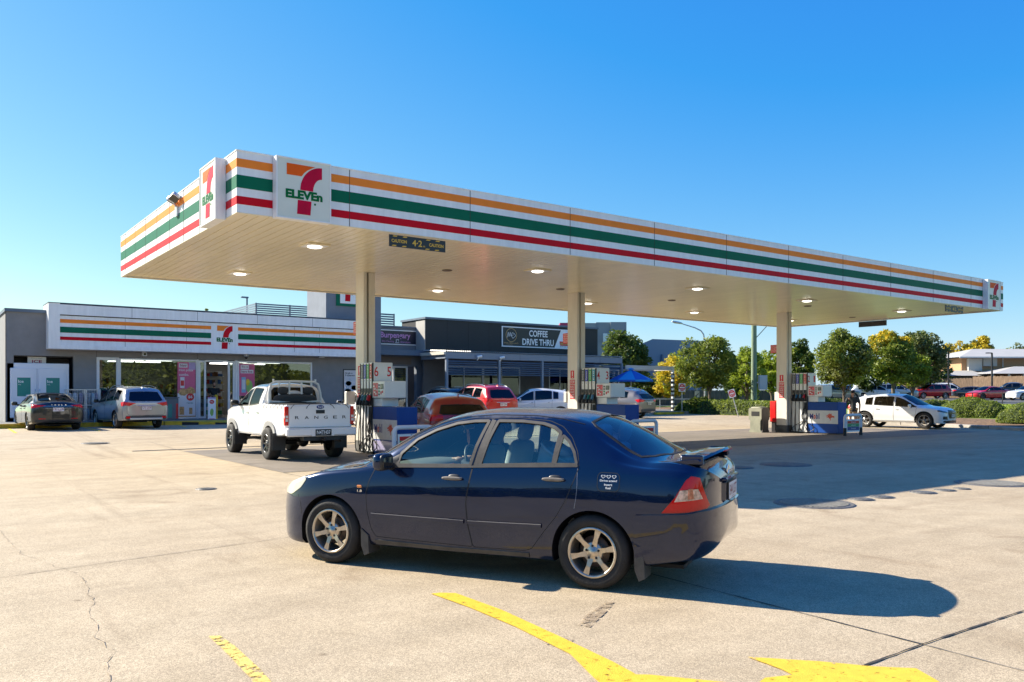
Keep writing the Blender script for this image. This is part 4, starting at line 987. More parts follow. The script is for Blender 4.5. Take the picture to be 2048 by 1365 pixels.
# ------------------------------------------------------------------ the blue sedan in front
def hero():
    nt = None
    pm = paintmat('navy_metallic_paint', (.004, .014, .050), .5, .2)
    b = pm.node_tree.nodes['Principled BSDF']; nt = pm.node_tree; L = nt.links.new
    tc = _n(nt, 'ShaderNodeTexCoord'); sx = _n(nt, 'ShaderNodeSeparateXYZ'); L(tc.outputs['Object'], sx.inputs[0])
    # chalky faded clear coat on the roof panel (real wear), fine dust on the flanks
    no = _n(nt, 'ShaderNodeTexNoise'); no.inputs['Scale'].default_value = 9; no.inputs['Detail'].default_value = 8; no.inputs['Roughness'].default_value = .7; L(tc.outputs['Object'], no.inputs['Vector'])
    ad = _n(nt, 'ShaderNodeMath', operation='MULTIPLY_ADD'); ad.inputs[1].default_value = .10; L(no.outputs['Fac'], ad.inputs[0]); L(sx.outputs['Z'], ad.inputs[2])
    mr = _n(nt, 'ShaderNodeMapRange'); L(ad.outputs[0], mr.inputs[0]); mr.inputs[1].default_value = 1.436; mr.inputs[2].default_value = 1.458
    mx = _n(nt, 'ShaderNodeMix', data_type='RGBA'); L(mr.outputs[0], mx.inputs[0]); mx.inputs[6].default_value = (.004, .014, .050, 1); b.inputs['Specular IOR Level'].default_value = .1; mx.inputs[7].default_value = (.16, .15, .155, 1)
    fl = _n(nt, 'ShaderNodeTexNoise'); fl.inputs['Scale'].default_value = 900; fl.inputs['Detail'].default_value = 1; L(tc.outputs['Object'], fl.inputs['Vector'])
    fm = _n(nt, 'ShaderNodeMapRange'); L(fl.outputs['Fac'], fm.inputs[0]); fm.inputs[1].default_value = .62; fm.inputs[2].default_value = .72; fm.inputs[3].default_value = 0; fm.inputs[4].default_value = .10
    m2 = _n(nt, 'ShaderNodeMix', data_type='RGBA'); L(fm.outputs[0], m2.inputs[0]); L(mx.outputs[2], m2.inputs[6]); m2.inputs[7].default_value = (.10, .14, .24, 1)
    dz = _n(nt, 'ShaderNodeMapRange'); L(sx.outputs['Z'], dz.inputs[0]); dz.inputs[1].default_value = .62; dz.inputs[2].default_value = .16; dz.inputs[3].default_value = 0; dz.inputs[4].default_value = .30
    dn = _n(nt, 'ShaderNodeMath', operation='MULTIPLY'); L(dz.outputs[0], dn.inputs[0]); n3 = _n(nt, 'ShaderNodeTexNoise'); n3.inputs['Scale'].default_value = 5; n3.inputs['Detail'].default_value = 6; L(tc.outputs['Object'], n3.inputs['Vector']); L(n3.outputs['Fac'], dn.inputs[1])
    m3 = _n(nt, 'ShaderNodeMix', data_type='RGBA'); L(dn.outputs[0], m3.inputs[0]); L(m2.outputs[2], m3.inputs[6]); m3.inputs[7].default_value = (.13, .11, .10, 1)
    L(m3.outputs[2], b.inputs['Base Color'])
    rc = _n(nt, 'ShaderNodeMapRange'); L(mr.outputs[0], rc.inputs[0]); rc.inputs[3].default_value = 1.0; rc.inputs[4].default_value = .25; L(rc.outputs[0], b.inputs['Coat Weight'])
    rr_ = _n(nt, 'ShaderNodeMapRange'); L(n3.outputs['Fac'], rr_.inputs[0]); rr_.inputs[1].default_value = .3; rr_.inputs[2].default_value = .8; rr_.inputs[3].default_value = .0; rr_.inputs[4].default_value = .02; L(rr_.outputs[0], b.inputs['Coat Roughness'])
    trim = mat('dusty_black_trim', (.06, .054, .047), .65, var=.25, vscale=8); 
    spec = dict(
        T=[(-2.32, .93), (-2.26, 1.0), (-2.18, 1.05), (-2.08, 1.075), (-1.95, 1.085), (-1.84, 1.10), (-1.74, 1.155), (-1.50, 1.29), (-1.21, 1.408), (-.95, 1.455), (-.5, 1.474), (-.26, 1.474), (.11, 1.44), (.37, 1.372), (.63, 1.262), (.90, 1.115), (1.14, .985), (1.27, .955), (1.56, .89), (1.85, .79), (2.02, .715), (2.15, .64)],
        b=[(-2.3, .36), (-2.1, .31), (-1.9, .27), (-1.65, .235), (-1.2, .20), (1.0, .195), (1.4, .17), (1.7, .15), (2.15, .16)],
        zb=[(-2.3, .93), (-2.1, .965), (-1.7, .99), (-1.16, 1.0), (-.2, .96), (.6, .93), (1.0, .905), (1.4, .86), (1.8, .755), (2.1, .65)],
        zr=[(-2.3, .985), (-2.1, 1.03), (-1.9, 1.055), (-1.75, 1.045), (-1.60, 1.085), (-1.40, 1.205), (-1.15, 1.348), (-.87, 1.408), (-.4, 1.425), (-.1, 1.405), (.15, 1.355), (.43, 1.25), (.7, 1.10), (.92, .965), (1.05, .915), (1.4, .875), (1.8, .77), (2.1, .66)],
        w=[(-2.3, .815), (-1.9, .835), (-1.3, .85), (0, .8525), (.9, .85), (1.4, .845), (1.8, .825), (2.15, .80)],
        wr=[(-2.3, .70), (-1.95, .70), (-1.7, .665), (-1.4, .61), (-1.1, .575), (-.5, .575), (0, .585), (.4, .625), (.8, .69), (1.05, .725), (1.5, .69), (2.1, .56)],
        front=(2.15, .66, 2.7, 4.2, .46), rear=(-2.265, .36, 2.8, 5.0, .69), belt=.936, sill=.95)
    h = atan2(.868, -.496)
    c = Car('blue_sedan', 'dark blue sedan with faded roof, boot spoiler and silver alloys, nearest the camera', 'car', spec, pm, (4.56, 6.59), h, None, True)
    wf = [(.585, .952), (.56, 1.06), (.43, 1.185), (.25, 1.275), (.05, 1.337), (-.13, 1.36), (-.272, 1.364), (-.205, 1.15), (-.165, .975)]
    sail = [(.595, .952), (.57, 1.055), (.64, 1.02), (.80, .948)]
    wrr = [(-.258, .98), (-.31, 1.2), (-.362, 1.366), (-.60, 1.366), (-.80, 1.348), (-.905, 1.318), (-.97, 1.275), (-.945, 1.02), (-.935, 1.012)]
    wq = [(-.963, 1.014), (-.995, 1.255), (-1.06, 1.205), (-1.12, 1.12), (-1.155, 1.02)]
    fd = rpoly([(.812, .925), (.865, .80), (.893, .689), (.878, .52), (.84, .36), (.79, .292), (-.206, .272), (-.165, .45), (-.145, .656), (-.19, .967), (-.30, 1.388), (-.1, 1.388), (.12, 1.345), (.32, 1.275), (.50, 1.19), (.68, 1.06)], .02, 2)
    rd = rpoly([(-.212, .272), (-.171, .45), (-.151, .656), (-.196, .967), (-.306, 1.388), (-.55, 1.395), (-.85, 1.372), (-.98, 1.325), (-1.08, 1.235), (-1.15, 1.12), (-1.178, 1.0), (-1.145, .90), (-1.08, .735), (-.99, .585), (-.87, .44), (-.765, .30), (-.70, .277)], .02, 2)
    ws = [(.40, -.01), (.405, .50), (.47, .585), (.60, .615), (.98, .690), (1.13, .50), (1.165, 0.3), (1.175, -.01)]
    # windscreen and rear glass outlines are drawn in plan
    ws = [(.36, -.01), (.345, .30), (.31, .50), (.335, .555), (.60, .612), (.93, .672), (1.04, .55), (1.10, .30), (1.125, -.01)]
    bl = [(-1.20, -.01), (-1.20, .30), (-1.19, .48), (-1.24, .53), (-1.50, .578), (-1.655, .605), (-1.75, .52), (-1.835, .30), (-1.86, -.01)]
    lampr = [(-1.875, .665), (-1.98, .79), (-2.055, .925), (-2.09, .955), (-2.145, .94), (-2.205, .72), (-2.19, .695), (-2.08, .675)]
    lampf = rpoly([(1.60, .79), (1.665, .70), (1.80, .625), (1.93, .632), (2.02, .665), (1.95, .73), (1.80, .785), (1.68, .812)], .03, 3)
    R_ = .352
    regs = [archreg(1.30, .30, R_), archreg(-1.30, .30, R_),
        dict(name='windscreen', k='t', p=ws, mat=G_clear, off=-.003, border=.028, bmat=M_black, bname='seal'),
        dict(name='rear_window', k='t', p=bl, mat=G_clear, off=-.003, border=.030, bmat=M_black, bname='seal'),
        dict(name='tail_lamp', k='s', p=lampr, mat=M_lampred, mode='pair', off=.004, border=.006, bh=.001, bname='seal'),
        dict(name='headlight', k='s', p=lampf, mat=mat('yellowed_headlight', (.62, .58, .44), .25, coat=.8, var=.1, vscale=10), mode='pair', off=.004, border=.006, bh=.001, bname='seal'),
        dict(name='window', id='w1', k='s', p=rpoly(wf, .012, 2), mat=G_clear, mode='pair', off=-.008, border=.034, bmat=trim, parent=None),
        dict(name='sail_panel', k='s', p=sail, mat=M_dark, mode='pair', off=.002),
        dict(name='window', id='w2', k='s', p=rpoly(wrr, .012, 2), mat=G_clear, mode='pair', off=-.008, border=.034, bmat=trim),
        dict(name='quarter_window', id='w3', k='s', p=rpoly(wq, .012, 2), mat=G_clear, mode='pair', off=-.008, border=.026, bmat=trim),
        dict(name='door', id='fd', k='s', p=fd, mat=pm, mode='pair', border=.0075, bmat=M_black, bh=.001, bname='door_gap'),
        dict(name='door', id='rd', k='s', p=rd, mat=pm, mode='pair', border=.0075, bmat=M_black, bh=.001, bname='door_gap')]
    sh = c.sh
    edge = sh.mp('s', [(-1.66, .30), (-1.655, .50), (-1.64, .60), (-1.67, .640), (-1.88, .652), (-2.05, .664), (-2.14, .675)], .045)
    # cut the closing run of the outline, then carry on across the tail and back underneath
    edge = [e_ for e_ in edge if True][:sum(max(1, int(sqrt((a[0]-b_[0])**2+(a[1]-b_[1])**2)/.045)) for a, b_ in zip([(-1.66, .30), (-1.655, .50), (-1.64, .60), (-1.67, .640), (-1.88, .652), (-2.05, .664)], [(-1.655, .50), (-1.64, .60), (-1.67, .640), (-1.88, .652), (-2.05, .664), (-2.14, .675)]))]
    def t_at(q, z):
        lo, hi = .09, 1.0
        for _ in range(26):
            m_ = (lo+hi)/2
            if sh.yz(q, m_)[1] < z: lo = m_
            else: hi = m_
        return (lo+hi)/2
    t_last = edge[-1]
    q0_, t0_ = t_last; run = [(q0_*(1-i/24), t_at(q0_*(1-i/24), .675+.015*min(1, i/10))) for i in range(1, 25)]
    top_edge = edge+run; raw = top_edge+[(-.02, top_edge[-1][1]), (-.02, .30), (-.02, -.03), (edge[0][0]*.6, -.03), (edge[0][0]*.62, .10), (edge[0][0], .10)]
    regs.append(dict(name='rear_bumper', k='raw', p=raw, mat=pm, mode='both', off=.028))
    c.build(regs, [])
    PE = [sh.P3(a, b_) for a, b_ in top_edge]; NE = [sh.nrm(a, b_) for a, b_ in top_edge]
    for sg in (1, -1):
        mb = MB(); vs = []
        for p, n_ in zip(PE, NE): vs += [Vector((p.x, sg*p.y, p.z)), Vector((p.x+n_.x*.0285, sg*(p.y+n_.y*.0285), p.z+n_.z*.0285))]
        mb.add(vs, [(2*i, 2*i+1, 2*i+3, 2*i+2) for i in range(len(PE)-1)], 0, True); mb.build('bumper_ledge', pm, c.T, fixn=False)
    # move windows under their doors
    for w_, d_ in (('w1', 'fd'), ('sail_panel', 'fd'), ('w2', 'rd'), ('w3', 'rd')):
        for i in (0, 1):
            if w_ in c.made and d_ in c.made:
                o = c.made[w_][i]; o.parent = c.made[d_][i]
                for ch in list(o.children): ch.parent = c.made[d_][i]
    # B pillar cover and belt strips
    c.gap('s', [(-.225, .975), (-.27, 1.18), (-.318, 1.372)], .05, trim, 'pillar_trim', .003)
    c.gap('s', [(.80, .937), (.585, .940), (-.17, .966), (-.6, .985), (-.95, .998), (-1.165, 1.008)], .022, trim, 'belt_trim', .006)
    c.gap('s', [(1.14, .93), (1.0, .965), (.80, 1.045), (.60, 1.165), (.40, 1.265), (.2, 1.345), (0, 1.395), (-.3, 1.418), (-.7, 1.415), (-.95, 1.39), (-1.15, 1.345)], .010, M_dark, 'roof_gutter', .003)
    c.gap('s', [(.826, .492), (.3, .488), (-.13, .487)], .030, pm, 'side_moulding', .014)
    c.gap('s', [(-.17, .487), (-.5, .49), (-.86, .497)], .030, pm, 'side_moulding', .014)
    chm = mat('moulding_highlight_grey', (.28, .28, .29), .35, .5)  # pale strip draws a highlight along each moulding's upper edge
    c.gap('s', [(.826, .508), (.3, .504), (-.13, .503)], .007, chm, 'moulding_highlight', .002, lift=.013)
    c.gap('s', [(-.17, .503), (-.5, .506), (-.86, .513)], .007, chm, 'moulding_highlight', .002, lift=.013)
    # bumper, bonnet and boot shut lines
    c.gap('s', [(1.64, .45), (1.66, .56), (1.70, .63)], .006, M_dark, 'bumper_gap')
    c.gap('t', [(1.16, .70), (1.35, .70), (1.6, .66), (1.75, .62)], .007, M_dark, 'bonnet_gap')
    c.gap('t', [(-1.80, .63), (-1.95, .665), (-2.10, .665), (-2.19, .64)], .007, M_dark, 'boot_gap')
    c.gap('s', rpoly([(-1.345, .965), (-1.345, .815), (-1.53, .815), (-1.53, .962)], .045, 5), .007, M_dark, 'fuel_flap_gap', .0012, (1,), True)
    c.gap('s', [(-1.165, .99), (-1.172, .85), (-1.165, .74), (-1.15, .66)], .003, mat('scratch', (.25, .28, .34), .5), 'scratch', .001, (1,))
    # fuel flap sticker
    q = c.sh.side(-1.44, .89); P = c.sh.P3(*q); N = c.sh.nrm(*q); Xa = Vector((-1, 0, 0)); Za = N.cross(Xa).normalized(); Za = Za if Za.z > 0 else -Za
    fn = lambda a, b, d: P+Xa*a+Za*b+N*(.006+d)
    mb = MB()
    for k in (-1, 0, 1):
        for sc, up in ((1, 0),):
            H_ = []
            for i in range(20):
                t = 2*pi*i/20; hx = 16*sin(t)**3; hy = 13*cos(t)-5*cos(2*t)-2*cos(3*t)-cos(4*t); H_.append((hx/16*.019, hy/16*.017))
            for i in range(20):
                a, b2 = H_[i], H_[(i+1) % 20]; i1 = (a[0]*.72, a[1]*.72); i2 = (b2[0]*.72, b2[1]*.72)
                mb.add([fn(k*.046+p[0], .043+p[1], 0) for p in (a, b2, i2, i1)], [(0, 1, 2, 3)])
    fit_text(mb, 'Drive again?', fn, -.072, .072, -.003, .018, 0, .02); fit_text(mb, 'Insert', fn, -.034, .034, -.031, -.014, 0, .02); fit_text(mb, 'fuel', fn, -.022, .022, -.058, -.040, 0, .02)
    mb.build('fuel_flap_sticker', [M_signw], c.T, fixn=False)
    hm = mat('dusty_handle', (.17, .145, .12), .6, var=.2, vscale=15)
    c.handle(-.01, .862, .20, hm); c.handle(-.965, .893, .20, hm)
    c.mirror(.63, .86, .995, pm, 1.05)
    c.wheels((1.30, -1.30), .307, .835, .195, None, .205, 6, rimmat=mat('champagne_alloy', (.52, .45, .36), .3, .7, var=.2, vscale=14))
    c.underside(-2.0, 1.9, .19, .60)
    cab = mat('cabin_grey', (.42, .43, .42), .85)
    c.interior((-1.5, 1.0, .28), [(.24, .36, .50, .24), (.24, -.36, .50, .24), (-.80, 0, .52, .60)], (.72, .82), cab)
    mb = MB(); mb.box(-1.95, -1.30, -.6, .6, .93, .96); mb.build('parcel_shelf', mat('shelf_grey', (.10, .10, .11), .9), c.T)
    mb = MB(); mb.tube([(.20, .0, 1.36), (.24, 0, 1.31)], .01); mb.sup((.25, 0, 1.285), (.015, .11, .03), (3, 3), (12, 8)); mb.build('cabin_mirror', M_dark, c.T)
    mb = MB(); mb.add([(.27, .02, 1.26), (.27, -.02, 1.26), (.26, -.035, 1.15), (.26, .035, 1.15), (.255, 0, 1.09)], [(0, 1, 2, 3), (3, 2, 4)]); mb.build('air_freshener', mat('freshener', (.45, .22, .12), .7), c.T)
    mb = MB(); mb.box(.10, .11, .60, .68, .955, .975, 0); mb.build('window_sticker', [M_signred], c.T)
    # indicator, badge
    q = c.sh.side(.965, .745); p = c.sh.P3(*q); mb = MB(); mb.bbox(.94, .992, p.y-.004, p.y+.010, .732, .758, .006); mb.build('side_repeater', M_lampor, c.T)
    q = c.sh.side(.965, .71); p = c.sh.P3(*q); mb = MB(); fit_text(mb, '1.8', lambda a, b, d: (.985-a, p.y+.006, .695+b), 0, .05, 0, .022, 0, .02); mb.build('engine_badge', M_chrome, c.T, fixn=False)
    # tail lamp inner lenses
    def onside(x, z, off): q = c.sh.side(x, z); return c.sh.P3(*q)+c.sh.nrm(*q)*off
    for poly, m in (([(-2.015, .845), (-2.135, .855), (-2.165, .775), (-1.975, .755)], mat('lens_amber_clear', (.72, .42, .28), .15, coat=1.0, var=.5, vscale=30)), ([(-2.07, .855), (-2.10, .858), (-2.11, .78), (-2.07, .775)], mat('lens_orange', (.62, .20, .10), .15, coat=1.0, var=.4, vscale=30))):
        for sg in (1, -1):
            mb = MB(); n = 10; rows = []
            for i in range(n+1):
                t = i/n; a = [poly[0][k]*(1-t)+poly[1][k]*t for k in (0, 1)]; b2 = [poly[3][k]*(1-t)+poly[2][k]*t for k in (0, 1)]
                rows += [onside(*a, .008 if m.name.startswith('lens_a') else .010), onside(*b2, .008 if m.name.startswith('lens_a') else .010)]
            rows = [Vector((p.x, sg*p.y, p.z)) for p in rows]; mb.add(rows, [(2*i, 2*i+1, 2*i+3, 2*i+2) for i in range(n)], 0, True); mb.build('lamp_lens', m, c.made['tail_lamp'][0 if sg > 0 else 1], fixn=False)
    # boot lid face: recess, garnish, badge, plate
    def onend(y, z, off): q = c.sh.end(abs(y), z, False); p = c.sh.P3(*q)+c.sh.nrm(*q)*off; return Vector((p.x, (1 if y >= 0 else -1)*p.y, p.z))
    pxr = onend(0, .80, 0).x
    mb = MB(); mb.bbox(pxr-.012, pxr+.03, -.30, .30, .70, .885, .02); mb.build('plate_recess', [mat('recess_navy', (.006, .012, .035), .3, coat=1.0)], c.T)
    mb = MB(); mb.bbox(pxr-.030, pxr+.02, -.31, .31, .875, .91, .012); mb.build('boot_garnish', [pm], c.T)
    c.plate(pxr-.014, .79, '544 LGT', M_plate, M_maroon)
    mb = MB(); ex = onend(0, .955, 0).x
    ell = lambda ry, rz, n=24, cz=.957: [(ex-.012, ry*cos(2*pi*i/n), cz+rz*sin(2*pi*i/n)) for i in range(n+1)]
    mb.tube(ell(.058, .040), .0055, 6); mb.tube(ell(.020, .038), .0045, 6); mb.tube([(ex-.012, .045*cos(pi*i/12), .975+.012*sin(pi*i/12)) for i in range(13)], .0045, 6); mb.build('boot_badge', M_chrome, c.T)
    for yy, t_ in ((.52, 'SPORT'), (-.50, 'ALTIS')):
        p = onend(yy, .90, .006); mb = MB(); fit_text(mb, t_, lambda a, b, d: (p.x-.002, p.y-a, p.z+b), -.05, .05, 0, .022, 0, .02); mb.build('model_lettering', M_chrome, c.T, fixn=False)
    # spoiler
    mb = MB(); n = 20; rows = []
    for i in range(n+1):
        y = -.66+1.32*i/n; e = abs(y)/.66; dx = .15*e**2; zt = 1.138-.068*e**2
        rows += [Vector((-1.99+dx, y, zt-.022)), Vector((-2.10+dx*.5, y, zt+.002)), Vector((-2.245+dx*.8, y, zt+.012)), Vector((-2.262+dx*.8, y, zt-.004)), Vector((-2.13+dx*.5, y, zt-.028))]
    m5 = 5; fs = [(i*m5+k, i*m5+(k+1) % m5, (i+1)*m5+(k+1) % m5, (i+1)*m5+k) for i in range(n) for k in range(m5)]
    mb.add(rows, fs, 0, False); mb.add(rows, [(0, 1, 2, 3, 4), tuple(n*m5+k for k in (4, 3, 2, 1, 0))], 0)
    for y in (-.60, .60): mb.bbox(-2.16, -1.98, y-.035, y+.035, 1.03, 1.115, .012)
    sp = mb.build('boot_spoiler', [pm], c.T)
    mb = MB(); mb.box(-2.256, -2.235, -.16, .16, 1.118, 1.134); mb.build('brake_light', M_lampred, sp)
    # mud flaps and sills
    for x, sg in ((.915, 1), (.915, -1), (-1.69, 1), (-1.69, -1)):
        mb = MB(); y0 = sg*.66; y1 = sg*.845; mb.prism([(x+.035, .36), (x-.045, .30), (x-.055, .135), (x-.005, .11), (x+.03, .2)], lambda a, b, d: (a, y0+(y1-y0)*d, b), 1.0); mb.build('mud_flap', trim, c.T)
    c.gap('s', [(.80, .245), (0, .235), (-.74, .243)], .05, trim, 'sill_trim', .006)
    for sg in (1, -1):
        mb = MB(); mb.tube([(-1.98, sg*.38, .24), (-2.30, sg*.38, .235)], .028, 10); 
        pass
    mb = MB(); mb.bbox(1.28, 1.60, -.20, .20, .88, .9, .01) if False else mb.tube([(1.09, -.55, 1.0), (1.13, 0, 1.02), (1.10, .50, .995)], .009, 6); mb.build('wiper', M_dark, c.T)
    return c
HERO = hero()
Hh = atan2(.868, -.496)
# driver
def person_mesh(joints, edges, radii, name, m, parent, sub=2):
    me = bpy.data.meshes.new(name); me.from_pydata([tuple(j) for j in joints], edges, []); o = bpy.data.objects.new(name, me); COL.objects.link(o)
    sk = o.modifiers.new('skin', 'SKIN'); sk.use_smooth_shade = True
    for i, r in enumerate(radii): me.skin_vertices[0].data[i].radius = (r, r) if not isinstance(r, tuple) else r
    me.skin_vertices[0].data[0].use_root = True
    ss = o.modifiers.new('sub', 'SUBSURF'); ss.levels = sub; ss.render_levels = sub
    dg = bpy.context.evaluated_depsgraph_get(); m2 = bpy.data.meshes.new_from_object(o.evaluated_get(dg)); m2.name = name
    bpy.data.objects.remove(o); m2.materials.clear(); m2.materials.append(m); m2.polygons.foreach_set('use_smooth', [True]*len(m2.polygons))
    q = bpy.data.objects.new(name, m2); COL.objects.link(q); q.parent = parent; return q
def head_mesh(mb, M, hair=True, face=True, cap=False, mi=(0, 1)):
    # head ~0.23 high centred on origin, face towards +X
    mb.sup((0, 0, 0), (.095, .075, .115), (2.2, 2.2), (24, 16), mi[0], M); mb.sup((.015, 0, -.055), (.075, .058, .062), (2.2, 2.2), (18, 10), mi[0], M)
    mb.sup((.092, 0, -.012), (.022, .014, .026), (2, 2), (10, 8), mi[0], M)
    for s_ in (1, -1): mb.sup((-.005, s_*.076, -.008), (.022, .010, .032), (2, 2), (10, 8), mi[0], M); mb.sup((.082, s_*.032, .015), (.010, .014, .008), (2, 2), (8, 6), mi[1], M); mb.sup((.085, s_*.033, .032), (.008, .02, .004), (2, 2), (8, 6), mi[1], M)
    mb.sup((.082, 0, -.055), (.010, .024, .006), (2, 2), (8, 6), 2, M)
    if hair: mb.sup((-.022, 0, .035), (.088, .083, .092), (2.3, 2.3), (22, 14), mi[1], M)
M_lip = mat('lips', (.35, .10, .08), .5); M_hair = mat('dark_hair', (.02, .015, .012), .7, bump=.5, bscale=200)
def driver():
    T = thing('person', 'driver with dark hair sitting at the wheel inside the dark blue sedan', 'person', (4.56, 6.59, 0), Hh)
    sx, sy = .19, -.36
    J = [(sx-.02, sy, .60), (sx-.06, sy, .78), (sx-.10, sy, .95), (sx-.11, sy, 1.04), (sx-.10, sy, 1.10), (sx-.11, sy+.17, 1.00), (sx+.06, sy+.24, .84), (sx+.26, sy+.13, .92), (sx-.11, sy-.17, 1.00), (sx+.06, sy-.22, .84), (sx+.26, sy-.10, .92), (sx+.02, sy+.09, .60), (sx+.42, sy+.12, .62), (sx+.60, sy+.12, .35), (sx+.02, sy-.09, .60), (sx+.42, sy-.12, .62), (sx+.60, sy-.12, .35)]
    E_ = [(0, 1), (1, 2), (2, 3), (3, 4), (3, 5), (5, 6), (6, 7), (3, 8), (8, 9), (9, 10), (0, 11), (11, 12), (12, 13), (0, 14), (14, 15), (15, 16)]
    R_ = [(.15, .11), (.14, .10), (.16, .11), (.10, .09), .055, .075, .05, .035, .075, .05, .035, .085, .07, .05, .085, .07, .05]
    person_mesh(J, E_, R_, 'body', mat('driver_shirt', (.03, .035, .045), .85), T)
    mb = MB(); M = Matrix.Translation((sx-.05, sy, 1.195)) @ Matrix.Rotation(.25, 4, 'Z'); head_mesh(mb, M); mb.tube([(sx-.10, sy, 1.06), (sx-.085, sy, 1.16)], .052, 12, 0); mb.build('head', [M_skin, M_hair, M_lip], T)
    for s_ in (.13, -.10):
        mb = MB(); mb.sup((sx+.30, sy+s_, .93), (.05, .035, .03), (2.5, 2.5), (12, 8))
        for k in range(4): mb.tube([(sx+.33, sy+s_-.024+.016*k, .935), (sx+.365, sy+s_-.024+.016*k, .945), (sx+.37, sy+s_-.024+.016*k, .92)], [.009, .008, .007], 6)
        mb.tube([(sx+.30, sy+s_+.03*(1 if s_ < 0 else -1), .94), (sx+.34, sy+s_+.05*(1 if s_ < 0 else -1), .95)], .01, 6); mb.build('hand', M_skin, T)
driver()
bk = thing('laundry_basket', 'pale plastic basket of clothes on the rear seat of the blue sedan', 'basket', (4.56, 6.59, 0), Hh)
M_bk = mat('basket_pale', (.50, .54, .55), .4)
mb = MB(); Mx = Matrix.Translation((-.74, .30, .88)) @ Matrix.Rotation(radians(-30), 4, 'Y')
for zz_, a, b_ in ((-.02, .16, .15), (.06, .19, .18), (.20, .23, .22), (.24, .235, .225)):
    pass
mb.lathe([(.15, -.04), (.17, .03), (.205, .16), (.21, .20), (.225, .205), (.225, .225), (.20, .225), (.19, .16), (.155, .03), (.13, -.03)], 32, 0, Mx); mb.build('tub', M_bk, bk)
mb = MB()
for k in range(5):
    random.seed(k); mb.sup((random.uniform(-.08, .08), random.uniform(-.08, .08), .18+.02*k), (.10, .09, .05), (2, 2), (12, 8), k % 2, Mx @ Matrix.Rotation(k, 4, 'Z'))
mb.build('clothes', [mat('cloth_white', (.55, .56, .58), .9), mat('cloth_grey', (.22, .24, .27), .9)], bk)
# ================================================================== shop and pavement
FL = .38
def bx(mb, u0, u1, v0, v1, z0, z1, mi=0): mb.box(min(u0,u1), max(u0,u1), min(v0,v1), max(v0,v1), min(z0,z1), max(z0,z1), mi)
M_pave = ground_material('shop_pavement', (0.20, .195, .185), (.8, .8, .8), .85, .85, (.26, .25, .235), .85)
mb = MB(); bx(mb, -25, 47, 38.45, 75, -.4, FL); struct('pavement', mb, M_pave)
mb = MB(); bx(mb, -25, 8.9, 38.28, 38.448, -.2, FL+.006); struct('kerb', mb, M_kyellow)
mb = MB(); bx(mb, 14.6, 47, 38.28, 38.448, -.2, FL+.004); struct('kerb', mb, M_kerb)
# sloping kerb ramp with hazard stripes at the door
rmp = thing('kerb_ramp', 'yellow kerb ramp with black and yellow striped face below the shop door', 'ramp', (8.95, 38.3, 0))
mb = MB(); mb.add([(0,.14,FL),(5.5,.14,FL),(5.5,-1.0,.20),(0,-.05,FL),(0,-.05,.18),(5.5,.14,.18),(0,.14,.18)], [(0,1,2,3),(3,2,4),(0,3,4,6)], 0); mb.build('ramp_slab', M_kyellow, rmp, fixn=False)
mb = MB()
for k in range(8):
    a = k/8; b_ = (k+1)/8; f = lambda t: Vector((5.5*t, -.05-.95*t-.006, .195)); g_ = lambda t: Vector((5.5*t, -.05-.95*t-.006, .195+.16*(1-t)))
    mb.add([f(a), f(b_), g_(b_), g_(a)], [(0,1,2,3)], k % 2)
mb.build('hazard_stripes', [M_kyellow, M_black], rmp, fixn=False)
VW = 41.0
M_shopw = mat('shop_grey_render', (.225, .22, .215), .85, var=.08, vscale=1.5, bump=.2, bscale=70)
S = thing('convenience_store', 'low grey convenience store with a white striped sign band behind the parked cars', 'shop', (3.2, VW, 0)); so3 = (3.2, VW, 0)
sb = lambda mb, n, m, p=None, **k: cbuild(mb, n, m, p or S, so3, **k)
uL = Uv(12, VW); uR = Uv(740, VW); zh = 3.24
uw = lambda px: Uv(px, VW)
mb = MB()
bx(mb, uL, uw(97), VW, VW+.3, zh, 5.1); bx(mb, uw(97), uR, VW, VW+.3, zh, 5.0); bx(mb, uw(147), uw(193), VW, VW+.3, FL, zh); bx(mb, uw(624), uR, VW, VW+.3, FL, zh)
bx(mb, uL, uL+.18, VW+.001, VW+12, FL, 5.1); bx(mb, uL-.0, uL+.28, VW, VW+.299, FL, zh)
bx(mb, uR-.3, uR, VW+.3, VW+12, FL, 5.0); bx(mb, uL+.2, uR-.31, VW+11.7, VW+12, FL, 5.0)
sb(mb, 'wall', M_shopw)
mb = MB(); 
for px in (193, 285, 395, 560): bx(mb, uw(px)-.006, uw(px)+.006, VW-.003, VW, zh, 3.6)
sb(mb, 'render_joint', M_joint)
mb = MB(); bx(mb, uL-.06, uw(97), VW-.08, VW+.35, 5.1, 5.24); bx(mb, uL-.06, uL+.24, VW+.35, VW+12, 5.1, 5.24); sb(mb, 'parapet_capping', M_bluegrey)
mb = MB(); bx(mb, uL+.2, uR, VW+.3, VW+11.7, 4.8, 4.9); sb(mb, 'roof', M_steel)
# recess behind the ice freezer
mb = MB(); bx(mb, uL+.28, uw(147), VW+1.4, VW+1.45, FL, zh); bx(mb, uw(147), uw(147)+.05, VW+.3, VW+1.45, FL, zh); bx(mb, uL+.28, uw(147), VW+.3, VW+1.4, zh-.05, zh-.001); sb(mb, 'recess_lining', M_dark)
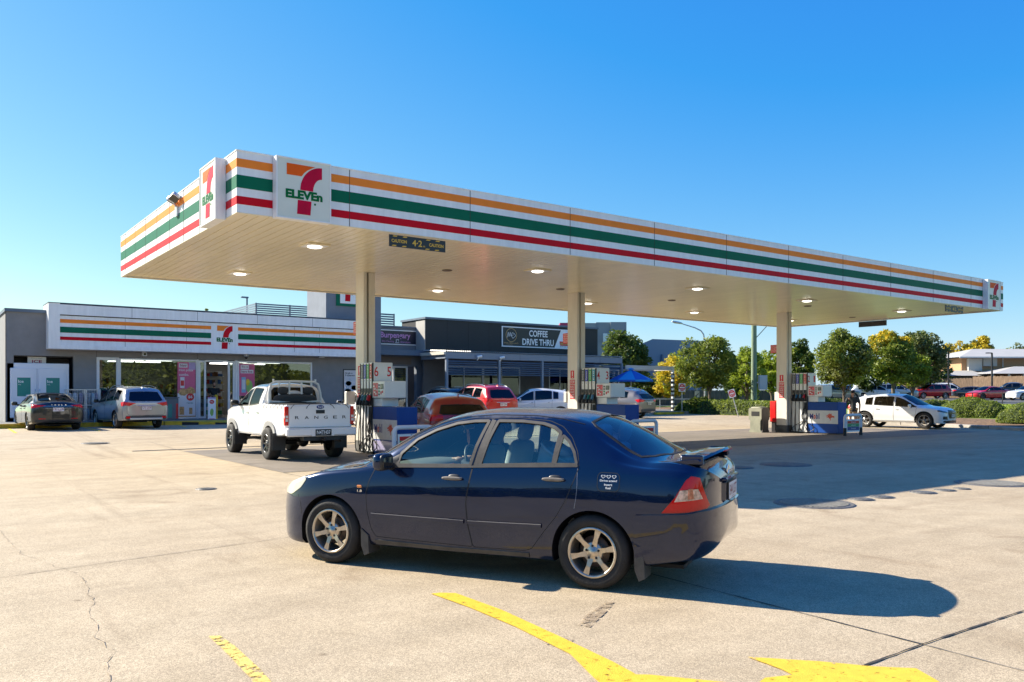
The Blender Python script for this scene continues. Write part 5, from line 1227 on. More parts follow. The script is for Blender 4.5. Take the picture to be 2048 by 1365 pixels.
# sign band
VF = 40.2; u0 = Uv(97, VF); u1 = Uv(735, VF); ua = Uv(120, VF)
mb = MB(); bx(mb, u0, ua, VF, VW+.9, 3.53, 5.5); bx(mb, ua, u1, VF, VW+.6, 5.02, 5.46); bx(mb, ua, u1, VF+.07, VW-.005, 3.70, 5.02); bx(mb, ua, u1, VF-.01, VW-.005, 3.53, 3.70)
bx(mb, u0-.02, u1, VF-.02, VW+.9, 5.5, 5.53, 2); bx(mb, ua, u1, VF+.055, VF+.07, 4.98, 5.018, 1)
for px in (251, 374, 590, 640): bx(mb, Uv(px, VF)-.006, Uv(px, VF)+.006, VF+.066, VF+.072, 3.71, 4.98, 1)
for px in (264, 395, 515, 625): bx(mb, Uv(px, VF)-.006, Uv(px, VF)+.006, VF-.003, VF+.002, 5.03, 5.46, 1)
fas = sb(mb, 'fascia', [M_white, M_joint, M_bluegrey])
mb = MB()
for a, b_, mi in ((4.665, 4.827, 0), (4.241, 4.494, 1), (3.923, 4.066, 2)):
    for p0, p1 in ((120, 423), (477, 735)): bx(mb, Uv(p0, VF)+.002, Uv(p1, VF), VF+.060, VF+.0685, a, b_, mi)
sb(mb, 'stripes', [M_orange, M_green, M_red], fas)
la, lb = Uv(426, VF), Uv(474, VF)
mb = MB(); logo7(mb, lambda a, b, d: (la+(lb-la)*a, VF+.068-d-.002, 3.62+1.38*b)); sb(mb, 'logo', [M_orange, M_red, mat('logo_green', (0, .17, .05), .35)], fas, fixn=False)
# glazing
def pane(p0, p1, z0, z1, name='window', v=VW, fw=.06, glass=None, pf=sb, mull=()):
    a, b_ = Uv(p0, v), Uv(p1, v); mb = MB()
    bx(mb, a, b_, v-.02, v+.10, z1-fw, z1); bx(mb, a, b_, v-.02, v+.10, z0, z0+fw); bx(mb, a, a+fw, v-.02, v+.10, z0+fw, z1-fw); bx(mb, b_-fw, b_, v-.02, v+.10, z0+fw, z1-fw)
    for m_ in mull: q = Uv(m_, v); bx(mb, q-.03, q+.03, v-.018, v+.08, z0+fw, z1-fw)
    f = pf(mb, name, M_alu); mb = MB(); bx(mb, a+fw, b_-fw, v+.03, v+.04, z0+fw, z1-fw); pf(mb, 'pane', glass or M_win, f); return f
pane(193, 238, FL+.02, zh, fw=.12); pane(238.3, 395, FL+.02, zh-.02, fw=.07); pane(397, 412, FL+.02, zh-.04, 'sliding_door', fw=.09); pane(456, 469.5, FL+.02, zh-.04, 'sliding_door', fw=.09); pane(475, 624, FL+.02, zh-.02, fw=.08)
mb = MB(); bx(mb, uw(395.2), uw(396.8), VW-.03, VW+.12, FL, zh); bx(mb, uw(470), uw(474.6), VW-.03, VW+.12, FL, zh); bx(mb, uw(412), uw(456), VW-.02, VW+.1, zh-.10, zh-.02); sb(mb, 'door_frame', M_alu)
# interior: back wall, ceiling, shelves with goods
mb = MB(); bx(mb, uw(193), uR-.4, VW+7, VW+7.1, FL, 3.6); bx(mb, uw(193), uR-.4, VW+.35, VW+7, 3.3, 3.35); sb(mb, 'interior_lining', mat('interior_dark', (.16, .16, .155), .8))
mb = MB(); [bx(mb, uw(px)-.6, uw(px)+.6, v, v+.3, 3.24, 3.29) for px in (290, 350, 510, 580) for v in (VW+3.0, VW+5.4)]; sb(mb, 'ceiling_light', mat('shop_tube', (1, 1, 1), .5, emit=(1, .97, .9), estr=2.5))
gm = [mat('goods_%s' % n, c, .5) for n, c in (('red', (.45, .03, .03)), ('yellow', (.6, .40, .05)), ('blue', (.03, .12, .4)), ('white', (.6, .6, .58)), ('green', (.05, .3, .1)), ('brown', (.20, .09, .04)))]
def shelf(u, v, w, rot, label, h=1.9):
    T = thing('display_shelf', label, 'shelf', (u, v, FL), rot, 'display shelves inside the shop')
    mb = MB(); mb.box(-w/2, w/2, .2, .24, 0, h)
    for k in range(6): mb.box(-w/2, w/2, -.2, .2, .1+k*h/6, .12+k*h/6)
    mb.build('shelving', M_alu, T); mb = MB()
    for k in range(6):
        x = -w/2+.03
        while x < w/2-.12:
            ww = random.uniform(.07, .16); hh = random.uniform(.12, .23); mb.box(x, x+ww, -.17, .12, .121+k*h/6, .121+k*h/6+hh, random.randrange(6)); x += ww+.015
    mb.build('goods', gm, T)
shelf(uw(215)+.3, 43.0, 2.0, 0, 'display shelf of goods behind the narrow left window of the shop')
shelf(uw(300), 43.3, 3.4, 0, 'long display shelf of goods behind the big window left of the shop door', 1.6)
shelf(uw(446), 44.0, 1.8, 0, 'tall display shelf of goods seen through the open shop door', 2.4)
shelf(uw(560), 43.2, 3.6, 0, 'display shelf of goods behind the shop window right of the door', 1.3)
# window posters
def poster(name, label, p0, p1, y0, y1, v, draw, mats, cat='poster'):
    Z = dv((p0+p1)/2, v); a, b_ = Uv(p0, v), Uv(p1, v); z0, z1 = zat(y1, Z), zat(y0, Z); T = None
    mb = MB(); bx(mb, a, b_, v-.012, v, z0, z1, 0)
    fn = lambda x, y, d: (a+(b_-a)*x, v-.0135-d, z0+(z1-z0)*y); draw(mb, fn); o = mb.build(name, mats, None, fixn=False); tag(o, label, cat); return o
def q4(mb, fn, x0, x1, y0, y1, mi, d=0): mb.add([fn(x0, y0, d), fn(x1, y0, d), fn(x1, y1, d), fn(x0, y1, d)], [(0, 1, 2, 3)], mi)
def blob(mb, fn, cx, cy, rx, ry, mi, d=.001, n=18, jit=0): mb.add([fn(cx+rx*cos(2*pi*i/n)*(1+random.uniform(-jit, jit)), cy+ry*sin(2*pi*i/n)*(1+random.uniform(-jit, jit)), d) for i in range(n)], [tuple(range(n))], mi)
M_pink = mat('poster_pink', (.60, .09, .20), .45, var=.12, vscale=1.5); M_pinkl = mat('poster_pale', (.66, .62, .62), .45); M_food = mat('poster_food', (.50, .26, .09), .5, var=.5, vscale=14); M_lilac = mat('poster_lilac', (.42, .30, .50), .5)
def d1(mb, fn):
    q4(mb, fn, 0, 1, 0, .42, 1, .001); q4(mb, fn, .62, 1, .86, 1, 4, .001); q4(mb, fn, .08, .55, .90, .975, 1, .002); fit_text(mb, 'New', lambda a, b, d: fn(a, b, .003), .14, .50, .915, .962, 5, .02)
    fit_text(mb, 'Hot pizza', lambda a, b, d: fn(a, b, .003), .08, .86, .82, .875, 1, .02); fit_text(mb, 'combo.', lambda a, b, d: fn(a, b, .003), .08, .62, .745, .795, 1, .02)
    q4(mb, fn, .15, .38, .52, .72, 1, .002); q4(mb, fn, .17, .36, .56, .66, 2, .003); blob(mb, fn, .32, .44, .27, .065, 3, .003, 18, .12); blob(mb, fn, .72, .46, .26, .075, 3, .004, 18, .12)
    blob(mb, fn, .70, .35, .22, .07, 2, .005); fit_text(mb, '$6', lambda a, b, d: fn(a, b, .006), .58, .82, .32, .38, 1, .02); fit_text(mb, '7-ELEVEn', lambda a, b, d: fn(a, b, .003), .5, .85, .225, .25, 6, .01)
    q4(mb, fn, .10, .36, .02, .17, 3, .002); q4(mb, fn, .64, .82, .03, .15, 3, .002)
poster('window_poster', 'tall pink pizza combo poster in the shop window, just left of the door', 355, 391, 725, 832, VW-.022, d1, [M_pink, M_pinkl, M_signred, M_food, M_lilac, mat('poster_maroon', (.22, .01, .04), .5), M_green])
def d2(mb, fn):
    q4(mb, fn, .08, .62, .83, .96, 1, .001); fit_text(mb, 'Try it', lambda a, b, d: fn(a, b, .002), .14, .56, .86, .93, 5, .02); q4(mb, fn, .08, .92, .70, .81, 1, .001); fit_text(mb, 'here first', lambda a, b, d: fn(a, b, .002), .14, .86, .72, .79, 5, .02)
    q4(mb, fn, .14, .42, .10, .58, 2, .002); q4(mb, fn, .18, .38, .20, .50, 1, .003); blob(mb, fn, .66, .28, .22, .20, 3, .002, 18, .1); blob(mb, fn, .55, .42, .12, .10, 4, .003, 18, .1)
poster('window_poster', 'pink drink poster reading Try it here first, just right of the shop door', 478.5, 509, 728, 792, VW-.022, d2, [M_pink, M_pinkl, mat('poster_blue', (.20, .42, .55), .4), mat('poster_green', (.25, .45, .10), .5), M_yellow, M_maroon])
def d3(mb, fn):
    q4(mb, fn, .06, .94, .04, .97, 1, .001); fit_text(mb, 'Grab a', lambda a, b, d: fn(a, b, .002), .12, .60, .86, .91, 0, .02); fit_text(mb, '7-Eleven', lambda a, b, d: fn(a, b, .002), .12, .75, .79, .84, 0, .02)
    blob(mb, fn, .35, .58, .18, .07, 2); blob(mb, fn, .70, .45, .18, .07, 2); blob(mb, fn, .30, .36, .2, .06, 2); q4(mb, fn, .3, .6, .18, .32, 3, .002); blob(mb, fn, .28, .10, .16, .05, 4); blob(mb, fn, .70, .10, .16, .05, 4)
poster('menu_board', 'black framed menu poster on the grey shop wall behind the left pump', 686, 717, 739, 806, VW-.02, d3, [M_dark, M_pinkl, M_food, M_yellow, M_signred], 'poster')
# ice freezer
F_ = thing('ice_freezer', 'large white double-door ice freezer with green panels in the shop wall recess', 'freezer', (uw(12.5), VW-.02, FL)); fo = (uw(12.5), VW-.02, FL)
fb = lambda mb, n, m, p=None, **k: cbuild(mb, n, m, p or F_, fo, **k)
fz = zat(727, dv(75, VW)); a_, b2 = uw(13), uw(138)
mb = MB(); mb.bbox(a_, b2, VW-.0, VW+1.2, FL, fz, .02); fb(mb, 'cabinet', mat('freezer_white', (.70, .73, .78), .35))
for p0, p1, q0, q1 in ((20, 73, 34, 61), (77, 131, 92, 119)):
    mb = MB(); mb.bbox(Uv(p0, VW), Uv(p1, VW), VW-.05, VW-.004, FL+.18, zat(737, dv(75, VW)), .015)
    for px in (p0+6, p1-7): mb.box(Uv(px, VW), Uv(px, VW)+.03, VW-.065, VW-.05, FL+.2, fz-.35)
    d_ = fb(mb, 'door', mat('freezer_white', (.70, .73, .78), .35))
    mb = MB(); x0, x1 = Uv(q0, VW), Uv(q1, VW); z1 = zat(756, dv(75, VW)); z0 = zat(793, dv(75, VW)); fn = lambda a, b, d: (x0+(x1-x0)*a, VW-.055-d, z0+(z1-z0)*b)
    q4(mb, fn, 0, 1, 0, 1, 0, .0); fit_text(mb, 'Ice', lambda a, b, d: fn(a, b, .002), .08, .48, .72, .88, 1, .02); fit_text(mb, '5kg', lambda a, b, d: fn(a, b, .002), .08, .28, .60, .66, 1, 0); blob(mb, fn, .8, .04, .16, .05, 1, .001)
    fb(mb, 'green_panel', [mat('ice_teal', (.01, .22, .18), .4), M_signw], d_, fixn=False)
    mb = MB(); hx = Uv(p1-3 if p0 < 50 else p0+2, VW); mb.tube([(hx, VW-.05, 1.5), (hx, VW-.10, 1.52), (hx, VW-.10, 1.78), (hx, VW-.05, 1.8)], .014); fb(mb, 'handle', M_chrome, d_)
def dice(mb, fn):
    fit_text(mb, 'ICE', lambda a, b, d: fn(a, b, .001), .24, .78, .10, .55, 1, .03); fit_text(mb, 'Party Ice Supply', lambda a, b, d: fn(a, b, .001), .2, .8, .72, .84, 2, 0)
poster('ice_sign', 'small cream sign reading ICE in dark red above the white freezer', 55, 92, 714, 728, VW+.25, dice, [mat('sign_cream', (.60, .56, .48), .5), M_maroon, M_joint], 'sign')
# wire cages of gas bottles / bags
def cage(p0, p1, label):
    v = 40.1; a, b_ = Uv(p0, v), Uv(p1, v); z1 = zat(779, dv(160, v)); T = thing('wire_cage', label, 'cage', (a, v, FL), 0, 'wire cages against the shop wall'); w = b_-a; h = z1-FL
    mb = MB()
    for x in (0, w): 
        for y in (0, .7): mb.box(x-.02, x+.02, y-.02, y+.02, 0, h)
    for z in (.05, h*.5, h-.02):
        for y in (0, .7): mb.box(0, w, y-.015, y+.015, z-.015, z+.015)
        for x in (0, w): mb.box(x-.015, x+.015, 0, .7, z-.0149, z+.0149)
    mb.build('frame', M_steel, T); mb = MB()
    n = int(w/.09)
    for i in range(n): mb.box(i*w/n-.003, i*w/n+.003, -.003, .003, .05, h)
    for i in range(int(h/.12)): mb.box(0, w, -.004, .004, i*.12-.003, i*.12+.003)
    mb.build('wire_mesh', M_steel, T); random.seed(int(p0)); k_ = 0
    for z in (.02, h*.5):
        for i in range(3):
            for j in range(2):
                mb = MB(); mb.sup((w*(i+.5)/3+random.uniform(-.03, .03), .2+.28*j, z+.28), (w/6.5, .15, .27), (2.6, 2.6), (14, 10), 0, Matrix.Identity(4))
                o = mb.build('ice_bag', mat(['bag_grey', 'bag_lilac', 'bag_white'][k_ % 3], [(.30, .31, .33), (.28, .22, .28), (.45, .46, .47)][k_ % 3], .3, bump=.8, bscale=18, var=.3, vscale=6)); o.location = T.location; tag(o, 'filled grey plastic bag stacked inside a wire cage by the shop wall', 'bag', 'bags stored in the wire cages'); k_ += 1
cage(135, 170, 'left wire cage of grey bags, directly behind the black car roof'); cage(173, 200, 'right wire cage of grey bags, between the black car and the silver car')
# small wall items
def smallthing(name, label, cat, mb, m, fixn=True): return tag(mb.build(name, m, None, fixn=fixn), label, cat)
mb = MB(); mb.bbox(uw(283), uw(292), VW-.25, VW-.005, 3.33, 3.52, .02, 0); mb.box(uw(285), uw(290), VW-.26, VW-.25, 3.37, 3.47, 1); smallthing('wall_floodlight', 'small white box floodlight under the sign band above the big left window', 'light', mb, [M_alu, M_blackglass])
mb = MB(); c_ = (uw(489), VW-.25, 3.50); mb.sup(c_, (.13, .13, .13), (2, 2)); mb.box(c_[0]-.07, c_[0]+.07, c_[1], VW-.003, 3.5, 3.62); mb.sup((c_[0], c_[1], c_[2]-.08), (.09, .09, .11), (2, 2), (14, 10), 1); smallthing('dome_camera', 'grey dome camera on the wall just right of the shop door', 'camera', mb, [M_steel, M_blackglass])
mb = MB(); x = uw(640); mb.bbox(x-.2, x+.12, VW-.35, VW-.2, 3.46, 3.60, .02, 0); mb.box(x-.21, x-.2, VW-.33, VW-.22, 3.48, 3.58, 1); mb.tube([(x, VW-.27, 3.5), (x, VW-.01, 3.5)], .02); smallthing('bullet_camera', 'white bullet camera on the grey shop wall right of the last window', 'camera', mb, [M_alu, M_blackglass])
mb = MB(); mb.cyl((uw(424), 40.3, FL), (uw(424), 40.3, FL+1.12), .075, 16, 0); mb.sup((uw(424), 40.3, FL+1.12), (.076, .076, .05), (2, 2), (16, 8)); smallthing('bollard', 'yellow steel bollard in the shop doorway behind the small sign board', 'bollard', mb, M_kyellow)
def d4(mb, fn): blob(mb, fn, .5, .80, .30, .09, 2); fit_text(mb, '99c', lambda a, b, d: fn(a, b, .002), .32, .68, .77, .83, 1, .01); blob(mb, fn, .5, .35, .22, .16, 3, .001, 18, .1); q4(mb, fn, .15, .85, .02, .08, 4, .001); q4(mb, fn, 0, 1, .93, 1, 5, .001)
poster('sign_board', 'narrow white sign board with a red disc standing in front of the shop door', 415.5, 431.5, 795, 841, 40.05, d4, [M_signw, M_pinkl, M_signred, mat('poster_green', (.25, .45, .10), .5), M_pink, M_lilac], 'sign')
mb = MB(); a = Uv(326, 40.5); b_ = Uv(355, 40.5); mb.bbox(a, b_, 40.3, 40.85, FL, FL+1.0, .02, 0); mb.box(a+.02, a+.35, 40.29, 40.3, FL+.1, FL+.72, 1); mb.box(a-.03, b_+.03, 40.27, 40.88, FL+1.0, FL+1.05, 0); mb.box(b_-.12, b_-.02, 40.29, 40.3, FL+.05, FL+.75, 2); smallthing('recycling_cabinet', 'dark grey cabinet with teal panel between the silver car and the pizza poster', 'bin', mb, [mat('cabinet_grey', (.12, .13, .14), .6), mat('ice_teal', (.01, .22, .18), .4), M_signred])
# worker in the doorway
def standing(name, label, u, v, z, rz, shirt, legs, shorts=False, cap=False, arms='phone', h=1.75, beard=False, sleeves=True, skin=None):
    T = thing(name, label, 'person', (u, v, z), rz); k = h/1.75; sk_ = skin or M_skin
    V_ = lambda x, y, zz_: (x*k, y*k, zz_*k)
    if arms == 'phone': aL = [V_(.0, .21, 1.40), V_(.02, .25, 1.14), V_(.22, .10, 1.10)]; aR = [V_(0, -.21, 1.40), V_(.0, -.27, 1.13), V_(.20, -.10, 1.08)]
    else: aL = [V_(0, .21, 1.38), V_(.06, .33, 1.14), V_(.26, .42, 1.03)]; aR = [V_(0, -.21, 1.38), V_(-.02, -.29, 1.12), V_(.06, -.30, .86)]
    J = [V_(0, 0, .96), V_(0, 0, 1.14), V_(-.01, 0, 1.34), V_(0, 0, 1.45)]+aL+aR+[V_(0, .10, .88), V_(.02, .11, .50), V_(-.02, .12, .09), V_(0, -.10, .88), V_(.01, -.11, .50), V_(-.03, -.12, .09)]
    E_ = [(0, 1), (1, 2), (2, 3), (2, 4), (4, 5), (5, 6), (2, 7), (7, 8), (8, 9), (0, 10), (10, 11), (11, 12), (0, 13), (13, 14), (14, 15)]
    R_ = [(.15, .11), (.14, .10), (.16, .11), .065, .065, .045, .032, .065, .045, .032, .088, .06, .042, .088, .06, .042]
    person_mesh(J, E_, [tuple(q*k for q in r) if isinstance(r, tuple) else r*k for r in [(.12, .09), (.115, .085), (.125, .09)]+R_[3:]], 'body', sk_, T)
    # clothing as fitted shells
    s2 = lambda js, es, rs, nm, m: person_mesh([J[i] if not isinstance(i, tuple) else i for i in js], es, rs, nm, m, T)
    ml = lambda a, b, t: tuple(a[i]+(b[i]-a[i])*t for i in range(3))
    s2([0, 1, 2, ml(J[2], J[3], .6), 4, ml(J[4], J[5], .8), 7, ml(J[7], J[8], .8), ml(J[0], (0, 0, 0), .1)], [(0, 1), (1, 2), (2, 3), (2, 4), (4, 5), (2, 6), (6, 7), (0, 8)], [(.172*k, .135*k), (.165*k, .13*k), (.185*k, .14*k), .085*k, .092*k, .068*k, .092*k, .068*k, (.168*k, .13*k)], 'shirt', shirt)
    e1 = .62 if shorts else .96
    if shorts: s2([0, 10, ml(J[10], J[11], .95), 13, ml(J[13], J[14], .95)], [(0, 1), (1, 2), (0, 3), (3, 4)], [(.158*k, .12*k), .108*k, .088*k, .108*k, .088*k], 'shorts', legs)
    else: s2([0, 10, 11, ml(J[11], J[12], .95), 13, 14, ml(J[14], J[15], .95)], [(0, 1), (1, 2), (2, 3), (0, 4), (4, 5), (5, 6)], [(.158*k, .12*k), .104*k, .075*k, .058*k, .104*k, .075*k, .058*k], 'trousers', legs)
    for q in (12, 15): mb = MB(); mb.sup((J[q][0]+.06, J[q][1], .045), (.14*k, .05*k, .045), (3, 2.5), (14, 8)); mb.build('shoe', M_dark, T)
    mb = MB(); M = Matrix.Translation(V_(.035, 0, 1.635)) @ Matrix.Rotation(.18, 4, 'Y'); head_mesh(mb, M); mb.tube([V_(0, 0, 1.44), V_(.015, 0, 1.56)], .052, 12, 0)
    if beard: mb.sup((.045, 0, -.07), (.055, .058, .05), (2.2, 2.2), (14, 8), 1, M)
    if cap: mb.sup((-.005, 0, .06), (.105, .088, .07), (2.3, 2.3), (20, 10), 3, M); mb.sup((.12, 0, .045), (.06, .06, .008), (2.3, 2.3), (14, 6), 3, M)
    mb.build('head', [sk_, M_hair, M_lip, M_dark], T)
    for q, sg in ((6, 1), (9, -1)):
        p = Vector(J[q]); a = (p-Vector(J[q-1])).normalized(); mb = MB(); mb.tube([p, p+a*.045, p+a*.085], [.030, .036, .032], 8)
        sd = Vector((0, 1, 0)) if abs(a.y) < .8 else Vector((1, 0, 0)); sd = (sd-a*sd.dot(a)).normalized(); up = a.cross(sd)
        for f in range(4): o = p+a*.08+sd*(-.026+.0175*f); L_ = (.060, .070, .066, .05)[f]; mb.tube([o, o+a*L_*.5+up*.004, o+a*L_*.85-up*.016*sg], [.009, .008, .007], 6)
        mb.tube([p+a*.03+sd*.03*sg, p+a*.06+sd*.05*sg, p+a*.09+sd*.045*sg], [.011, .009, .008], 6); mb.build('hand', sk_, T)
    return T, J
wu, wv = uvd(428, dv(428, 41.35)); face_cam = atan2(-wv, -wu)
M_blk = mat('black_shirt', (.012, .012, .014), .85)
standing('person', 'bearded shop worker in black shirt and trousers standing in the open shop doorway', wu, wv, FL, face_cam+.2, M_blk, mat('black_trousers', (.014, .014, .016), .85), h=1.78, beard=True)
gu, gv = uvd(1706, 36.5)
standing('person', 'man in dark grey T-shirt, khaki shorts and cap standing behind pump 1', gu, gv, 0, atan2(gv, gu)+.3, mat('grey_tshirt', (.035, .04, .045), .9), mat('khaki_shorts', (.42, .27, .13), .9), True, True, 'reach', 1.74)
# roof screens, mast, tower
def louvre(p0, p1, y0, y1, v, label, side=None, n=9):
    a, b_ = Uv(p0, v), Uv(p1, v); Z = dv((p0+p1)/2, v); z1, z0 = zat(y0, Z), zat(y1, Z)-.4; T = thing('roof_screen', label, 'screen', (a, v, z0), 0, 'louvred plant screens on the roofs'); w = b_-a; h = z1-z0
    mb = MB()
    for k in range(n): z = h*(k+.5)/n; mb.box(0, w, 0, .04, z-h/n*.32, z+h/n*.32); mb.box(-.04, 0, .0, side or 2, z-h/n*.32, z+h/n*.32)
    mb.build('slat_panel', M_bluegrey, T)
    for x in (0, w*.52, w): mb = MB(); mb.box(x-.04, x+.04, .04, .1, 0, h); mb.build('post', M_bluegrey, T)
louvre(513, 640, 610, 634, 45.5, 'wide louvred screen on the shop roof left of the tower', 6)
louvre(700, 789, 625, 655, 47, 'louvred roof screen showing right of the tower above the dry cleaning shop', 3)
mb = MB(); u_, v_ = uvd(494, 48); mb.cyl((u_, v_, 4.8), (u_, v_, zat(596, 48)), .05, 8); mb.bbox(u_-.35, u_+.08, v_-.08, v_+.08, zat(597, 48), zat(594, 48), .02); smallthing('roof_lamp', 'thin dark lamp post rising above the shop roof left of the screen', 'lamp', mb, M_bluegrey)
tw = thing('sign_tower', 'tall blue-grey rendered tower with green sign behind the left canopy column', 'tower', (uw(652), 40.7, 0)); to = (uw(652), 40.7, 0)
ta, tb = Uv(652, 41.02), Uv(762, 41.02)
mb = MB(); bx(mb, ta, tb, 41.32, 43.6, 3.6, 8.6, 0); bx(mb, Uv(738, 41.02)+.05, tb, 41.02, 41.315, FL, 8.6, 0); bx(mb, ta, Uv(738, 41.02)+.05, 41.02, 41.315, 5.54, 8.6, 0); bx(mb, ta+5.5 if False else tb-.4, tb, 43.6, 44.1, FL, 5, 0); cbuild(mb, 'tower_wall', M_midgrey, tw, to)
x0, x1 = Uv(674, 41.0), Uv(716, 41.0); z0 = zat(611, dv(690, 41)); mb = MB(); fn = lambda a, b, d: (x0+(x1-x0)*a, 40.98-d, z0+1.9*b); bx(mb, x0-.05, x1+.05, 40.98, 41.018, z0-.05, z0+1.95, 0); logo7(mb, lambda a, b, d: fn(a, b+.02, .008+d), (1, 2, 3)); q4(mb, fn, .14, .88, .05, .96, 4, .004); cbuild(mb, 'tower_sign', [M_green, M_orange, M_red, M_green, M_signw], tw, to, fixn=False)

# ================================================================== dry cleaner and cafe
D = thing('dry_cleaning_shop', 'small blue-grey shop front with a dark Burpengary sign, between tower and cafe', 'shop', (20, 44.2, 0)); do = (20, 44.2, 0)
db = lambda mb, n, m, p=None, **k: cbuild(mb, n, m, p or D, do, **k)
VB = 44.2; a, b_ = tb+.02, Uv(853, VB); Zb = dv(800, VB)
mb = MB(); bx(mb, a, b_, VB, VB+.3, zat(733, Zb), 5.56); bx(mb, Uv(833, VB), b_, VB, VB+.299, FL, zat(733, Zb)); bx(mb, a, Uv(756, VB)+.35, VB, VB+.29, FL, zat(733, Zb)); db(mb, 'wall', M_midgrey); mb = MB(); bx(mb, a, b_, VB+3, VB+3.2, FL, 4.5); db(mb, 'back_wall', M_midgrey)
mb = MB(); bx(mb, a, b_+.04, VB-.06, VB+.4, 5.56, 5.66); db(mb, 'parapet_capping', M_bluegrey)
mb = MB(); bx(mb, a, b_, VB-1.0, VB-.003, 3.90, 4.14); bx(mb, a, b_, VB-1.05, VB-1.0, 3.86, 4.18); db(mb, 'awning', M_bluegrey)
mb = MB(); bx(mb, a+.3, Uv(822, VB), VB-.03, VB-.002, 3.35, 3.78); 
for z in (3.42, 3.5, 3.58, 3.66): bx(mb, a+.3, Uv(822, VB), VB-.06, VB-.03, z, z+.05)
db(mb, 'shutter', mat('shutter_brown', (.16, .14, .13), .6))
for p0, p1 in ((756, 783), (786, 815)): pane(p0, p1, FL+.02, zat(733, Zb), 'glass_door', VB, .09, None, db)
mb = MB(); x0, x1 = Uv(735, VB), Uv(833, VB); z0, z1 = zat(690.5, Zb), zat(661, Zb); bx(mb, x0, x1, VB-.06, VB-.003, z0, z1, 0); fn = lambda a, b, d: (x0+(x1-x0)*a, VB-.062-d, z0+(z1-z0)*b)
e = .02; [q4(mb, fn, *r, 1, .001) for r in ((0, 1, 0, .06), (0, 1, .94, 1), (.99, 1, .06, .94), (0, .01, .06, .94))]
fit_text(mb, 'Burpengary', lambda a, b, d: fn(a, b, .003), .25, .86, .34, .84, 2, .018); fit_text(mb, 'Dry Cleaning', lambda a, b, d: fn(a, b, .003), .28, .52, .14, .28, 2, .0); fit_text(mb, 'Alterations', lambda a, b, d: fn(a, b, .003), .65, .86, .14, .27, 2, .0)
q4(mb, fn, .545, .63, .13, .17, 3, .003); q4(mb, fn, .56, .575, .17, .36, 3, .004); q4(mb, fn, .56, .62, .32, .38, 3, .004); q4(mb, fn, .61, .62, .22, .32, 3, .004)
db(mb, 'shop_sign', [mat('sign_ink', (.012, .012, .03), .4), M_signw, mat('sign_mauve', (.55, .25, .55), .5), mat('sign_silver', (.5, .5, .55), .5)], fixn=False)
Cf = thing('cafe_building', 'charcoal coffee shop with a louvred verandah and a drive thru sign', 'cafe', (24.9, 43, 0)); co = (24.9, 43, 0)
cb = lambda mb, n, m, p=None, **k: cbuild(mb, n, m, p or Cf, co, **k)
mb = MB(); bx(mb, 24.9, 38.7, 43.0, 46.0, 4.20, 6.08); cf_box = cb(mb, 'cladding_box', M_char)
mb = MB(); bx(mb, 24.86, 24.897, 43.05, 44.15, 4.2, 6.0); cb(mb, 'side_panel', mat('sunlit_side_render', (.42, .40, .36), .8, var=.06, vscale=1));  # sunlight on the cafe's side put into a paler panel colour
mb = MB(); bx(mb, 24.82, 38.76, 42.94, 46.05, 6.083, 6.20); cb(mb, 'parapet_capping', M_bluegrey)
mb = MB(); 
for u_ in np.arange(26.4, 38.6, 1.55): bx(mb, u_-.01, u_+.01, 42.995, 43.001, 4.2, 6.08)
cb(mb, 'cladding_joint', M_black, cf_box)
mb = MB(); bx(mb, 24.9, 38.7, 43.3, 43.5, 3.3, 4.2); bx(mb, 24.9, Uv(893, 43.3), 43.3, 43.5, FL, 3.3); bx(mb, Uv(1040, 43.3), Uv(1098, 43.3), 43.3, 43.5, FL, 3.3); bx(mb, Uv(1142, 43.3)+.0, Uv(1160, 43.3), 43.3, 43.5, FL, 3.3); bx(mb, 38.5, 38.7, 43.5, 52, FL, 4.2); bx(mb, 24.9, 38.5, 48, 48.2, FL, 4.2); cb(mb, 'wall', M_grey)
for p0, p1, mu in ((893, 966, (928,)), (966.3, 1040, (1003,)), (1098, 1142, (1120,)), (1160, 1238, (1186, 1212))): pane(p0, p1, FL+.02, 3.28, 'window', 43.3, .07, M_cafewin, cb, mu)
# verandah
vr = MB(); ua_, ub_ = 24.7, 38.65; n = 92
for i in range(n):
    x = ua_+(ub_-ua_)*i/n; d = (ub_-ua_)/n; vr.add([(x, 40.4, 4.03), (x+d*.25, 40.4, 4.085), (x+d*.6, 40.4, 4.085), (x+d*.85, 40.4, 4.03), (x+d, 40.4, 4.03), (x, 42.99, 4.16), (x+d*.25, 42.99, 4.215), (x+d*.6, 42.99, 4.215), (x+d*.85, 42.99, 4.16), (x+d, 42.99, 4.16)], [(0,1,6,5),(1,2,7,6),(2,3,8,7),(3,4,9,8)], 0)
cb(vr, 'verandah_roof', mat('roof_sheet_pale', (.50, .50, .48), .4, .3), fixn=False)
mb = MB(); bx(mb, ua_, ub_, 40.46, 40.54, 3.62, 4.0); bx(mb, ua_, ua_+.08, 40.54, 43.25, 3.62, 4.0); bx(mb, ub_-.08, ub_, 40.54, 43.25, 3.62, 4.0)
for px in (950, 1040, 1120, 1200): x = Uv(px, 40.46); bx(mb, x-.006, x+.006, 40.456, 40.46, 3.62, 4.0, 1)
cb(mb, 'verandah_fascia', [mat('verandah_grey', (.20, .24, .29), .6), M_joint])
mb = MB(); mb.box(ua_-.12, ua_, 40.40, 43.2, 3.84, 4.02); cb(mb, 'gutter', mat('gutter_cream', (.62, .58, .48), .5))
